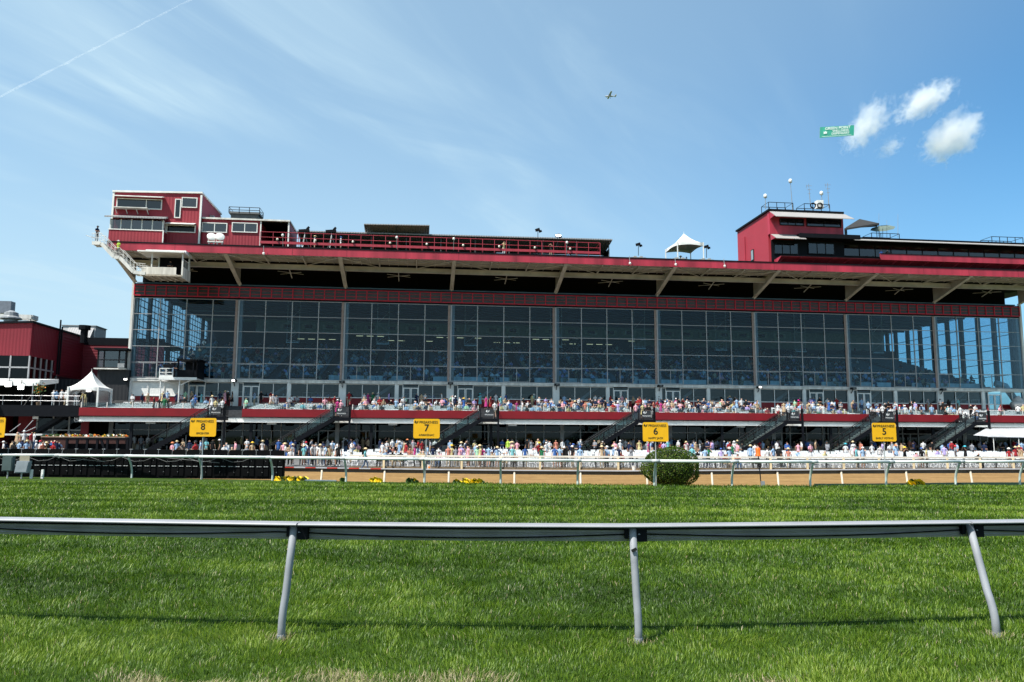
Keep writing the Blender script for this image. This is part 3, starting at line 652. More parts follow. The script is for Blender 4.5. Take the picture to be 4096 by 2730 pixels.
b = MB(); b.box((xl+.3, TV+.4, 22.9), (xr+.2, TV+.58, 25.5)); part(t, 'lower_wall', b, blk)
for x0, x1 in ((208, 412), (500, 722)):
    u0, u1, z0, z1 = qa(c4, x0, 632, x1, 725, TV+.4); window(t, 'window', u0, u1, z0, z1, TV+.4, blk2, mull=[u0+(u1-u0)*j/3 for j in (1, 2)])
for (y0, y1, z0, z1, nm) in ((-.3, .5, 24.0, 25.4, 'side_window'), (2.4, 3.3, 22.5, 24.2, 'side_door')):
    b = MB(); b.box((xl-.08, y0, z0), (xl-.01, y1, z1)); p = part(t, nm, b, blk2); b = MB(); b.box((xl-.09, y0+.1, z0+.1), (xl-.08, y1-.1, z1-.1)); part(p, 'pane', b, mat('grey_pane', (.25, .3, .33), .15))
b = MB(); b.box((xl-.5, 1.2, 22.16), (xl-.02, 1.9, 23.2)); b.box((xl-.4, 3.4, 22.16), (xl-.02, 4.4, 23.5)); b.tube([(xl-.08, 2.2, 24), (xl-.08, 2.2, 27.6)], .06, 6); part(t, 'service_boxes', b, red)
# long gallery right of the tower
GA = -5.0
t = thing('rooftop_gallery', 'long red rooftop gallery with a band of windows and strutted red apron panels', 'rooftop gallery', (95, GA, 22.16))
x0, x1 = 83.3, 121
b = MB(); b.box((x0, GA+1.0, 22.16), (x1, 3.5, 25.7)); part(t, 'wall', b, blk)
b = MB(); b.box((x0-.3, GA-.1, 25.85), (x1, 4, 26.05)); part(t, 'roof', b, blk)
awn(t, 'awning', x0+.4, x1, 25.86, GA, .42, 1.1, sheet)
b = MB(); u = x0+.1; k = 0
while u < x1: b.box((u-.04, GA+.82, 23.9), (u+.04, GA+.98, 25.45)); u += 2.05
b.box((x0, GA+.8, 25.3), (x1, GA+.98, 25.45)); b.box((x0, GA+.8, 23.85), (x1, GA+.98, 23.95)); p = part(t, 'window_band', b, blk2)
g2 = MB(); g2.box((x0, GA+.88, 23.95), (x1, GA+.9, 25.3)); part(p, 'glass', g2, grglass2)
b = MB()
for k in range(12): b.box((x0+1+k*2.9, GA+1.0, 25.18), (x0+2.0+k*2.9, GA+1.02, 25.26))
part(t, 'ceiling_lights', b, lampy)
b = MB(); b.prism([(xl+.5, GA+.3, 23.02), (xl+.5, GA-1.5, 23.1), (xl+.5, GA-1.5, 23.03), (xl+.5, GA+.3, 22.2)], (x1-xl-.5, 0, 0)); part(t, 'apron_panel', b, red)
b = MB(); b.box((86.6, GA-1.55, 23.0), (x1, GA-1.45, 23.7)); part(t, 'parapet', b, red)
b = MB(); u = xl+1
while u < x1: b.bar((u, GA-1.45, 23.0), (u-.45, GA-.35, 22.4), .07, .09); u += 2.0
part(t, 'strut', b, red)
b = MB(); b.box((xl+.5, GA-1.6, 23.11), (86.6, GA+.2, 23.17)); b.box((86.6, GA-1.6, 23.71), (x1, GA-1.4, 23.77)); part(t, 'coping', b, blk)
# ================================================================= THINGS ON THE ROOF
RZ = 22.16
a = q(c4(160, 330), -2); c = q(c4(370, 330), -2)
platform('rooftop_platform', 'left of two black railed platforms on top of the red tower', a[0], c[0], -2, 29.2, 1.75, grp='railed platforms on the red tower')
a2 = q(c4(520, 350), -2); c2_ = q(c4(685, 350), -2)
platform('rooftop_platform', 'right black railed platform on the red tower holding cable reels and a white cabinet', a2[0]-.8, c2_[0], -2, 29.2, 1.75, grp='railed platforms on the red tower')
a3 = q(c4(1045, 580), -1); c3_ = q(c4(1283, 580), -1)
platform('rooftop_platform', 'black railed platform under a parasol right of the red tower', a3[0], c3_[0], -1, 26.2, 1.6)
a3 = q(c4(2140, 620), -1); c3_ = q(c4(2345, 620), -1)
platform('rooftop_platform', 'black railed platform on the gallery roof at the far right', a3[0]-1, c3_[0], -1, 26.2, 1.7)
def antenna(lab, p0, p1, v, dome=False, yagi=False):
    A_ = q(p0, v); B_ = q(p1, v); t = thing('antenna', lab, 'antenna', A_); b = MB(); b.tube([A_, B_], [.05, .025], 6); part(t, 'mast', b, mat('mast_grey', (.3, .3, .3), .4, .4))
    b = MB()
    if dome: b.lathe([(.1, -.05), (.2, 0), (.22, .25), (.17, .42), (.02, .5)], B_, 12); part(t, 'dome', b, white, True)
    else:
        for k in range(3 if yagi else 1): b.tube([(B_[0]-.35+.1*k, v, B_[2]-.3-.5*k), (B_[0]+.4-.1*k, v, B_[2]-.25-.5*k)], .025, 5)
        b.tube([(B_[0]-.3, v, B_[2]-.1), (B_[0]-.3, v, B_[2]-.6)], .02, 5); part(t, 'crossarm', b, MATS['mast_grey'])
    return t
antenna('short pole with a white dome at the left corner of the red tower roof', c4(133, 335), c4(132, 240), -3, True)
antenna('tall thin pole topped by a white dome above the red tower', c4(366, 345), c4(347, 110), -1.5, True)
antenna('pole with an ivory dome over the right tower platform', c4(617, 265), c4(614, 215), -1.0, True)
antenna('left forked aerial mast above the right tower platform', c4(522, 330), c4(503, 120), -1.2, yagi=True)
antenna('right aerial mast with several crossarms above the tower platform', c4(678, 330), c4(665, 112), -1.2, yagi=True)
for k, (x, y0, y1) in enumerate(((1107, 570, 375), (1175, 580, 433), (1270, 580, 380))):
    A_ = q(c4(x, y0), -.5); B_ = q(c4(x, y1), -.5); b = MB(); b.tube([A_, B_], [.03, .015], 5)
    solo('whip_aerial', b, MATS['mast_grey'], ['left thin whip aerial beside the dark tent on the gallery roof', 'middle short whip aerial above the parasol', 'right whip aerial at the end of the parasol platform'][k], 'antenna', A_)
b = MB(); A_ = q(c4(580, 325), -1.6); B_ = q(c4(632, 262), -1.6); b.box((A_[0], -1.6, A_[2]), (B_[0], -.9, B_[2])); b.box((A_[0]+.05, -1.63, A_[2]+.1), (B_[0]-.05, -1.6, B_[2]-.1)); solo('cabinet', b, white, 'white equipment cabinet on the right tower platform', 'cabinet', A_)
for k, x in enumerate((540, 600)):
    A_ = q(c4(x, 308), -1.9); b = MB()
    pts = [(A_[0]+.32*cos(j*pi/8), -1.9, A_[2]+.32*sin(j*pi/8)) for j in range(17)]; b.tube(pts, .06, 6); b.tube([(p[0], p[1]-.1, p[2]) for p in pts], .05, 6)
    solo('cable_coil', b, blk, ['black cable coil hung left on the tower platform rail', 'black cable coil hung in front of the white cabinet'][k], 'cable', A_)
# dark pop-up tent on the gallery
A_ = q(c4(815, 500), -2); t = thing('popup_tent', 'dark mesh pop-up tent beside the red tower on the roof', 'tent', q(c4(915, 570), -2))
ap = q(c4(940, 422), -.6); e = [q(c4(*p), vv) for p, vv in (((812, 505), -2.2), ((1105, 458), -2.2), ((1085, 475), 1.2), ((830, 490), 1.2))]
b = MB(); b.add(list(e)+[ap], [(0,1,4), (1,2,4), (2,3,4), (3,0,4)]); b.add([(p[0], p[1], p[2]-.22) for p in e]+list(e), [(0,1,5,4), (1,2,6,5), (2,3,7,6), (3,0,4,7)]); b.add([e[3], e[0], q(c4(812, 565), -2.2), q(c4(830, 565), 1.2)], [(0,1,2,3)]); part(t, 'canopy', b, mat('dark_mesh', (.03, .03, .032), .8))
for p in e: b = MB(); b.tube([(p[0], p[1], 26.06), p], .04, 6); part(t, 'leg', b, blk2)
A_ = q(c4(1140, 505), -.3); t = thing('parasol', 'pale green parasol over the rooftop platform', 'parasol', q(c4(1140, 580), -.3)); b = MB(); b.tube([q(c4(1140, 580), -.3), A_], .03, 6); part(t, 'pole', b, blk2); b = MB(); b.lathe([(1.5, 0), (.9, .2), (.02, .34)], A_, 8); b.f.pop(); b.f.pop(); b.m.pop(); b.m.pop(); m = bpy.data.materials.new('pale_green_cloth'); m.use_nodes = True; n_ = m.node_tree.nodes; l_ = m.node_tree.links; tr = n_.new('ShaderNodeBsdfTranslucent'); tr.inputs[0].default_value = (.16, .20, .17, 1); l_.new(tr.outputs[0], n_['Material Output'].inputs[0]); part(t, 'canopy', b, m)
# white peaked tent
def peak_tent(name, lab, e, ap, zf, legs, walls=False):
    t = thing(name, lab, 'tent', ((e[0][0]+e[2][0])/2, (e[0][1]+e[2][1])/2, zf)); b = MB(); n = 8; vs = []; fs = []
    cx, cy = (e[0][0]+e[1][0]+e[2][0]+e[3][0])/4, (e[0][1]+e[1][1]+e[2][1]+e[3][1])/4
    ez = sum(p[2] for p in e)/4
    for r in range(n+1):
        s = r/n; f = (1-s); h = ez+(ap-ez)*(s**1.55)
        for k in range(4):
            for j in range(6):
                w = j/6; px = e[k][0]*(1-w)+e[(k+1)%4][0]*w; py = e[k][1]*(1-w)+e[(k+1)%4][1]*w
                vs.append((cx+(px-cx)*f, cy+(py-cy)*f, h-(0.1*sin(pi*w)*f*(1-f)*2)))
    m = 24
    for r in range(n):
        for j in range(m): fs.append((r*m+j, r*m+(j+1)%m, (r+1)*m+(j+1)%m, (r+1)*m+j))
    b.add(vs, fs); o = len(b.v)
    b.add([vs[j] for j in range(m)]+[(vs[j][0], vs[j][1], vs[j][2]-.26-.16*(abs((j%6)-3)/3)**1.5) for j in range(m)], [(j, (j+1)%m, m+(j+1)%m, m+j) for j in range(m)])
    part(t, "canopy", b, tentw, True)
    for p in e: b = MB(); b.box((p[0]-legs, p[1]-legs, zf), (p[0]+legs, p[1]+legs, p[2])); part(t, 'leg', b, white)
    b = MB(); b.tube([(cx, cy, ap-.05), (cx, cy, ap+.25)], .02, 4); part(t, 'finial', b, white)
    if walls:
        glass('plastic_curtain', (.6, .65, .7), .12, .3); b = MB(); b.box((e[1][0]-.02, e[1][1]+.2, zf), (e[1][0]+.02, e[2][1]-.2, e[1][2]-.3)); part(t, 'side_curtain', b, MATS['plastic_curtain']); b = MB(); b.box((e[0][0]-.02, e[0][1]+.2, zf), (e[0][0]+.02, e[3][1]-.2, e[0][2]-.3)); part(t, 'side_curtain', b, MATS['plastic_curtain'])
    return t
L_, R_ = q(c3(1540, 470), -5.6), q(c3(1822, 400), -1.6)
u0, u1 = q(c3(1590, 395), -5.6)[0], q(c3(1822, 410), -5.6)[0]
peak_tent('peaked_tent', 'white peaked tent standing on the grandstand roof', [(u0, -5.6, 24.6), (u1, -5.6, 24.6), (u1-.2, -1.8, 24.6), (u0-.2, -1.8, 24.6)], 26.1, RZ, .05)
def stand_light(lab, base, head, v, lit=False, tripod=True):
    A_, B_ = q(base, v), q(head, v); t = thing('stage_light', lab, 'light', A_); b = MB(); b.tube([A_, B_], .035, 6)
    if tripod:
        for k in range(3): b.tube([(A_[0], v, A_[2]+.7), (A_[0]+.55*cos(k*2.1), v+.55*sin(k*2.1), A_[2])], .022, 5)
    part(t, 'stand', b, blk2); b = MB(); b.bar((B_[0]-.3, v, B_[2]+.05), (B_[0]+.2, v-.12, B_[2]+.2), .3, .26); b.bar((B_[0]+.12, v, B_[2]-.1), (B_[0]+.42, v-.1, B_[2]+.02), .2, .2); part(t, 'head', b, blk)
    if lit: b = MB(); b.lathe([(.02, 0), (.3, .02), (.3, .1), (.02, .12)], (B_[0], v-.3, B_[2]), 10); part(t, 'lens', b, lampw)
stand_light('unlit black lamp head on a blue stand left of the rooftop cameraman', c3(338, 440), c3(340, 280), -5.8)
stand_light('brightly lit lamp on a stand right of the rooftop cameraman', c3(513, 440), c3(518, 330), -5.8, True)
stand_light('bent lamp mast on concrete blocks between shed and white tent', c3(1240, 500), c3(1240, 410), -5.5, tripod=False)
stand_light('bent lamp mast on blocks just right of the white tent', c3(1850, 520), c3(1850, 430), -5.5, tripod=False)
for k, x in enumerate((1240, 1615, 1850)):
    A_ = q(c3(x, 505), -6.2); b = MB()
    for j in range(5): b.box((A_[0]-.9+.36*j, -6.3, RZ), (A_[0]-.58+.36*j, -5.9, RZ+.28+.12*(j % 2)))
    solo('concrete_blocks', b, conc, ['row of concrete blocks holding the lamp mast left of the white tent', 'row of concrete blocks at the foot of the white tent', 'row of concrete blocks holding the lamp mast right of the tent'][k], 'ballast', A_)
# sports lamps on the red cabin's edge
for k, x in enumerate((1898, 1972)):
    A_ = q(c1(x, 555), -6.7); b = MB(); b.lathe([(.06, -.45), (.3, -.35), (.5, .0), (.46, .04)], (0, 0, 0), 14)
    Rm = Matrix.Rotation(radians(65), 4, 'X') @ Matrix.Rotation(radians(20), 4, 'Y'); b.v = [tuple(Vector(A_)+Rm @ Vector(p)) for p in b.v]
    t = thing('sports_lamp', ['left of two round white sports lamps on the roof edge by the red cabin', 'right of two round white sports lamps on the roof edge by the red cabin'][k], 'lamp', (A_[0], -6.7, RZ), group='twin sports lamps'); part(t, 'shade', b, white, True)
    b = MB(); b.box((A_[0]-.38, -6.9, RZ+.3), (A_[0]+.38, -6.5, RZ+.42)); b.box((A_[0]-.3, -6.8, RZ), (A_[0]-.2, -6.6, RZ+.3)); b.box((A_[0]+.2, -6.8, RZ), (A_[0]+.3, -6.6, RZ+.3)); b.tube([(A_[0]-.3, -6.7, RZ+.4), (A_[0]-.4, -6.7, RZ+.9)], .03, 5); b.tube([(A_[0]+.3, -6.7, RZ+.4), (A_[0]+.4, -6.7, RZ+.9)], .03, 5); part(t, 'bracket', b, white)
for k, (f, x, y) in enumerate(((c2, 122, 485), (c2, 293, 320), (c2, 1315, 340), (c2, 1826, 352), (c3, 600, 385), (c3, 1165, 572), (c3, 1575, 583), (c3, 2013, 597))):
    A_ = q(f(x, y), -7.6); b = MB(); t = thing('dome_camera', ['white dome camera hung from the fascia below the open cabin', 'white dome camera on a post before the open cabin', 'white dome camera on the red railing under the raised roof', 'white dome camera on the red railing left of the yellow shirt', 'white dome camera on the railing right of the lit lamp', 'white dome camera hung on the fascia left of the tent', 'white dome camera hung on the fascia under the tent', 'white dome camera hung on the fascia left of the tower'][k], 'camera', A_, group='dome cameras along the roof edge')
    up = y > 400; b.lathe([(.02, -.14), (.12, -.08), (.14, .06), (.1, .16), (.02, .18)], A_, 8); part(t, 'dome', b, white, True); b = MB()
    b.tube([A_, (A_[0]-.05, -7.5, A_[2]+.9)] if up else [A_, (A_[0], -7.2, A_[2]-1.15)], .035, 5); part(t, 'arm', b, greym)
def tvcam(lab, p, v, zf, tilt=.1, s=1.0):
    A_ = q(p, v); t = thing('tv_camera', lab, 'camera', (A_[0], v, zf)); b = MB(); x, z = A_[0], A_[2]
    b.bar((x-.75*s, v, z-.02), (x+.1*s, v, z+tilt*.6), .26*s, .3*s); b.bar((x+.1*s, v, z+.05), (x+.4*s, v, z+.1), .24*s, .32*s); b.bar((x+.1*s, v, z+.2), (x+.35*s, v, z+.48*s), .22*s, .2*s); part(t, 'body', b, blk)
    b = MB(); b.tube([(x-.1, v, z-.15), (x-.1, v, z-.5)], .06, 6)
    for k in range(3): b.tube([(x-.1, v, z-.4), (x-.1+.65*cos(k*2.09+.4), v+.65*sin(k*2.09+.4), zf)], .035, 5)
    part(t, 'tripod', b, greym)
tvcam('left of two large television cameras on the roof deck', c2(500, 280), -5.6, RZ); tvcam('right of two large television cameras on the roof deck', c2(740, 285), -5.6, RZ)
# ================================================================= BUILDINGS LEFT OF THE STAND
t = thing('clubhouse', 'dark red clubhouse wing with tall windows left of the grandstand', 'building', (-14, -4.6, 0))
cu = -8.0; vb = 8.0
b = MB()
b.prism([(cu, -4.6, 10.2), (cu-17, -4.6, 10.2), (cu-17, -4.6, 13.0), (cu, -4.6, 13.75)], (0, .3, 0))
part(t, 'wall', b, corrug('club_siding_shaded', (.20, .005, .018), 6, 0))  # clubhouse reds: wall shade put into darker copies of the red siding
b = MB(); b.box((cu-.3, -4.25, 10.2), (cu, 1.0, 13.7)); part(t, 'wall', b, redcor2 if False else corrug('red_siding_shaded', (.17, .006, .018), 6, 1))  # side wall siding, its shade put into the darker red
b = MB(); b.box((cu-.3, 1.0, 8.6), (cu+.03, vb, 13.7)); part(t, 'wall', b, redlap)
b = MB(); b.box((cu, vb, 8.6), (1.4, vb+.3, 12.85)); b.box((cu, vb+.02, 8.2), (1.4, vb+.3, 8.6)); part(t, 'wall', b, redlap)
b = MB(); b.box((cu+.04, vb-.05, 12.85), (1.4, vb+.35, 13.75)); b.box((cu-.4, vb+.35, 13.2), (1.4, vb+9, 13.4)); part(t, 'parapet', b, blk)
b = MB(); b.add([(cu+.15, -4.8, 13.7), (cu-17, -4.8, 12.95), (cu-17, vb, 12.95), (cu+.15, vb, 13.7), (cu+.15, -4.8, 13.9), (cu-17, -4.8, 13.15), (cu-17, vb, 13.15), (cu+.15, vb, 13.9)], [(0,1,2,3),(4,7,6,5),(0,4,5,1),(1,5,6,2),(2,6,7,3),(3,7,4,0)]); part(t, 'roof', b, blk)
# big windows round the corner
fr = MB(); g2 = MB()
for k in range(9): x = cu-1.85*k; fr.box((x-.07, -4.62, 6.6), (x+.07, -4.45, 10.2))
fr.box((cu-16.5, -4.62, 8.9), (cu-.07, -4.5, 9.05)); g2.box((cu-16.5, -4.5, 6.6), (cu, -4.48, 10.2))
for k in range(1, 6): y = -4.5+1.25*k; fr.box((cu-.15, y-.07, 6.6), (cu+.03, y+.07, 10.2))
fr.box((cu-.12, -4.4, 8.9), (cu+.02, 1.7, 9.05)); g2.box((cu-.1, -4.45, 6.6), (cu-.08, 1.75, 10.2)); fr.box((cu-.1, -4.4, 6.5), (cu+.04, 1.75, 6.6))
f = part(t, 'window_wall', fr, alum); part(f, 'glass', g2, dkglass)
b = MB(); b.box((cu-17, -4.3, .1), (cu-.35, vb, 6.5)); b.box((cu-17, -1.8, 6.5), (cu-.35, vb, 12.5)); part(t, 'inner_core', b, flat_black)
b = MB(); b.box((cu-17, -4.7, 4.9), (cu+.05, -4.4, 6.5)); b.box((cu+.05, 1.75, .1), (1.0, vb, 8.2)); b.box((cu-.3, 1.75, 6.5), (cu+.02, vb, 8.58)); part(t, 'black_cladding', b, corrug('black_cladding', (.008, .009, .013), 5, 0, .5))
b = MB()
for dx in (0, .5): b.tube([(cu+.2+dx*.0, 1.3+dx, 8.7), (cu+.2, 1.3+dx, 14.9-dx*1.4)], .09, 6)
part(t, 'flue_pipe', b, blk)
# small glazed box beside the stand
t = thing('glazed_booth', 'small black framed glazed booth against the left end of the grandstand', 'booth', (-1.5, -.2, 8))
u0, u1, z0, z1 = qa(d1, 905, 235, 1150, 395, -1.0); b = MB()
for k in range(4): x = u0+(u1-u0)*(0, .22, .76, 1)[k]; b.box((x-.07, -1, z0), (x+.07, -.85, z1))
for z in (z0, (z0*.55+z1*.45), z1): b.box((u0-.07, -1.01, z-.06), (u1+.07, -.84, z+.06))
p = part(t, 'frame', b, blk2); g2 = MB(); g2.box((u0, -.95, z0), (u1, -.94, z1)); part(p, 'glass', g2, MATS['pale_glass'])
b = MB(); b.box((u0-.35, -1.3, z1+.06), (u1+.2, 1.6, z1+.28)); part(t, 'roof', b, blk)
b = MB(); b.box((u0-.3, -1.2, z0-.2), (u1+.1, 1.6, z0-.07)); part(t, 'sill', b, whitew)
b = MB(); b.box((u0-.1, -.6, .1), (u1+.3, 1.7, z0-.2)); b.box((u0, .9, z0-.07), (u1, 1.2, z1)); part(t, 'wall', b, MATS['black_cladding'])
b = MB(); x = q(d1(1112, 382), -1.3)[0]; b.box((x-.35, -1.35, z0-.02), (x+.35, -1.02, z0+.45)); part(t, 'air_conditioner', b, greym)
# plant on the clubhouse roof
t = thing('roof_plant_room', 'white boxy plant room on the clubhouse roof', 'plant room', (-3, 12, 13)); e0 = q(c1(560, 1352), 11.5); e1 = q(c1(858, 1352), 11.5)
b = MB(); b.box((e0[0], 11.5, 12.9), (e1[0], 14.8, e0[2])); part(t, 'wall', b, brickw if False else mat('white_block', (.62, .62, .62), .8, var=.06)); b = MB(); b.box((e0[0]-.1, 11.4, e0[2]), (e1[0]+.1, 14.9, e0[2]+.1)); part(t, 'coping', b, greym)
b = MB(); x = q(c1(600, 1400), 11)[0]; b.add([(x, 10.4, 14.0), (x+3, 10.4, 14.0), (x+3, 11.45, 15.4), (x, 11.45, 15.4), (x, 11.45, 14.0), (x+3, 11.45, 14.0)], [(0,1,2,3), (0,3,4), (1,5,2), (0,4,5,1), (3,2,5,4)]); part(t, 'louvre_hood', b, galv)
t = thing('roof_air_handler', 'grey rooftop air handling unit on a steel frame at the far left', 'air handler', q(c1(40, 1300), 6)); b = MB(); A_ = q(c1(0, 1130), 6); B_ = q(c1(92, 1240), 6); b.box((A_[0]-4, 6, B_[2]), (B_[0], 7, A_[2])); part(t, 'casing', b, mat('unit_grey', (.16, .18, .22), .5)); b = MB()
A_, B_ = q(c1(0, 1262), 5), q(c1(285, 1275), 5)
b.bar((A_[0]-4, 5, A_[2]), B_, .25, .5); b.bar((A_[0]-4, 6.3, A_[2]), (B_[0], 6.3, B_[2]), .25, .5); b.bar(B_, (B_[0], 6.3, B_[2]), .25, .5)
for x in (B_[0]-.2, B_[0]-4.5): b.bar((x, 5, 12.9), (x, 5, B_[2]), .2); b.bar((x, 6.3, 12.9), (x, 6.3, B_[2]), .2)
part(t, 'steel_frame', b, whitew)
A_ = q(c1(97, 1310), 3); b = MB(); b.lathe([(.7, -.6), (.7, .2), (1.1, .2), (1.1, .35), (.75, .55), (.7, .95), (.2, 1.2)], A_, 14); solo('roof_fan', b, greym, 'round grey roof fan on the red clubhouse roof', 'roof fan', A_, smooth=False)
b = MB(); A_ = q(c1(752, 1465), 4); b.tube([(A_[0], 4, 12.6), (A_[0], 4, A_[2]+1.0)], .4, 10); b.tube([(A_[0], 4, A_[2]+1.0), (A_[0], 4, A_[2]+1.5)], .65, 10); solo('roof_vent', b, blk, 'stubby black vent pipe before the white plant room', 'vent', A_)
# terrace
TZ = 4.75
t = thing('terrace', 'black raised terrace with flower planters and rails left of the red balcony', 'terrace', (-12, -10, 0))
b = MB(); b.box((-26, -9.8, TZ-.25), (-.4, 1.7, TZ)); part(t, 'deck', b, conc)
b = MB(); b.box((-26, -10, TZ-.75), (-.4, -9.8, TZ+.1)); b.box((-9.5, -10.05, TZ-1.0), (-.4, -9.9, TZ-.6)); part(t, 'edge_beam', b, blk)
b = MB(); b.box((-26, -10.6, TZ-.15), (-8.0, -10.02, TZ+.45)); part(t, 'planter', b, blk)
b = MB()
for z in (TZ+1.05, TZ+.55): b.tube([(-13, -9.6, z), (-.6, -9.6, z)], .018, 5)
for k in range(8): b.tube([(-13+1.75*k, -9.6, TZ), (-13+1.75*k, -9.6, TZ+1.05)], .025, 5)
part(t, 'rail', b, mat('rail_steel', (.4, .4, .42), .35, .6))
b = MB()
for k in range(14):
    x = -1.6+.0*k-k*.42; zz = TZ-.25-k*.31
    b.box((x-.42, -9.4, zz-.05), (x, -8.3, zz))
b.bar((-1.2, -9.4, TZ-.2), (-7.6, -9.4, .2), .08, .35); b.bar((-1.2, -8.3, TZ-.2), (-7.6, -8.3, .2), .08, .35)
b.tube([(-1.2, -9.4, TZ+.8), (-7.6, -9.4, 1.1)], .03, 5); part(t, 'stairs', b, blk2)
b = MB(); b.box((-26, -4.3, .05), (-9.4, -4.1, TZ-.3)); b.box((-9.4, -6.6, .05), (-9.2, -4.1, TZ-.3)); b.box((-26, -8.6, 2.9), (-10.4, -8.4, TZ-.8)); b.box((-10.9, -8.6, .1), (-10.4, -8.4, 2.9)); part(t, 'lower_wall', b, mat('lower_red', (.21, .006, .012), .6)); b = MB(); b.box((-7.9, -6, .05), (-6.2, -5.9, TZ-.3)); part(t, 'lower_wall', b, MATS['lower_red']); b = MB(); b.box((-1.2, -7.5, .05), (-.45, -7.4, TZ-1)); part(t, 'lower_wall', b, mat('lower_red', (.21, .006, .012), .6))
fr = MB(); g2 = MB()
for k in range(4): x = -6.0+k*1.55; fr.box((x-.07, -6.2, .05), (x+.07, -6.05, TZ-.4))
fr.box((-6.07, -6.18, 2.4), (-1.3, -6.06, 2.52)); fr.box((-6.0, -6.17, .05), (-1.35, -6.07, .2)); g2.box((-6, -6.12, .1), (-1.35, -6.1, TZ-.4)); f = part(t, 'entrance', fr, MATS['frame_grey_white']); part(f, 'glass', g2, dkglass)
b = MB(); b.box((-26, .4, .05), (-.4, .6, TZ-.3)); part(t, 'inner_wall', b, flat_black)
b = MB(); b.box((-25, -8.45, .2), (-10.9, -8.4, 2.9)); part(t, 'dark_window', b, dkglass)
def flowers(name, lab, u0, u1, v, z, n, frame='S', cols=((.7, .22, .01), (.75, .45, .02), (.7, .68, .6), (.65, .1, .02)), h=.3, grp=None, dep=.45):
    b = MB(); cm = []
    for k in range(n):
        x = u0+(u1-u0)*rnd.random(); y = v+dep*(rnd.random()-.5); r = .09+.07*rnd.random(); zz = z+h*(.35+.65*rnd.random())
        mi = rnd.randrange(len(cols))+1 if rnd.random() < .62 else 0
        for j in range(3):
            a = rnd.random()*pi; d = Vector((cos(a), sin(a), rnd.uniform(-.5, .5))).normalized()*r; e = Vector((-sin(a)*.5, cos(a)*.5, .8)).normalized()*r; p = Vector((x, y, zz))
            b.add([p-d, p-e, p+d, p+e], [(0,1,2,3)], mi)
        if mi == 0: b.bar((x, y, z-.05), (x, y, zz), .02)
    ms = [mat('flower_leaf', (.04, .09, .02), .7)]+[mat('petal_%s' % ('amber', 'yellow', 'ivory', 'scarlet')[i] if len(cols) == 4 else 'petal_gold', c, .6) for i, c in enumerate(cols)]
    o = (u0, v, z); ob = solo(name, b, ms, lab, 'flower bed', o, frame, grp, None); ob['kind'] = 'stuff'; return ob
flowers('flower_bed', 'orange and yellow flowers in the long black terrace planter', -25.5, -8.2, -10.3, TZ+.4, 300)
# white peaked tent on the terrace
A_, B_ = q(d1(630, 560), -9), q(d1(905, 560), -9)
peak_tent('peaked_tent', 'white peaked tent with clear side curtain on the left terrace', [(A_[0], -9, 6.75), (B_[0], -9, 6.75), (B_[0]+.1, -5.9, 6.75), (A_[0]+.1, -5.9, 6.75)], 8.45, TZ, .08, True)
A_ = q(d1(815, 598), -7); b = MB(); b.box((A_[0]-.2, -7.05, A_[2]-.19), (A_[0]+.2, -6.95, A_[2]+.19)); t = thing('studio_light', 'bright square light panel glowing inside the white tent', 'light', A_); part(t, 'lit_face', b, lampw); b = MB(); b.box((A_[0]-.23, -6.94, A_[2]-.22), (A_[0]+.23, -6.85, A_[2]+.22)); b.tube([(A_[0]+.1, -6.9, TZ), (A_[0]+.1, -6.9, A_[2])], .03, 5); part(t, 'stand', b, blk)
# broadcast awning at far left
t = thing('broadcast_awning', 'white broadcast awning over a dark set at the far left', 'awning', (-16, -9, TZ)); A_ = q(d1(365, 520), -9); b = MB()
b.add([(-28, -9, A_[2]+.25), (A_[0], -9, A_[2]+.15), (A_[0], -5, A_[2]+.5), (-28, -5, A_[2]+.5), (-28, -9, A_[2]-.4), (A_[0], -9, A_[2]-.45), (A_[0], -5, A_[2]+.1), (-28, -5, A_[2]+.1)], [(0,1,2,3),(4,7,6,5),(0,4,5,1),(1,5,6,2),(2,6,7,3),(3,7,4,0)]); part(t, 'canopy', b, tentw); b = MB()
for x in (-27, A_[0]-.6): b.bar((x, -8.8, TZ), (x, -8.8, A_[2]), .1)
part(t, 'post', b, blk2)
b = MB(); b.box((-27, -5.2, TZ), (A_[0]-.3, -5.0, A_[2])); part(t, 'back_drape', b, flat_black)
for k, x in enumerate((76, 192)):
    A_ = q(d1(x, 545+26*k), -9.2); b = MB(); b.box((A_[0]-.26, -9.25, A_[2]-.25), (A_[0]+.26, -9.17, A_[2]+.25)); t = thing('studio_light', ['left bright square light panel under the white broadcast awning', 'right bright square light panel under the white broadcast awning'][k], 'light', A_, group='light panels under the awning'); part(t, 'lit_face', b, lampw); b = MB(); b.box((A_[0]-.29, -9.16, A_[2]-.28), (A_[0]+.29, -9.05, A_[2]+.28)); b.tube([(A_[0], -9.1, A_[2]), (A_[0], -9.1, A_[2]+.7)], .03, 5); part(t, 'housing', b, blk)
A_ = q(d1(295, 690), -9.3); t = thing('lamp_tripod', 'black lamp tripod beside the broadcast awning', 'tripod', A_); b = MB(); b.tube([(A_[0], -9.3, TZ), (A_[0], -9.3, 7.0)], .06, 6); part(t, 'pole', b, greym); b = MB()
for k in range(3): b.tube([(A_[0], -9.3, TZ+1.3), (A_[0]+.8*cos(k*2.1), -9.3+.8*sin(k*2.1), TZ)], .04, 5)
part(t, 'leg', b, blk2)
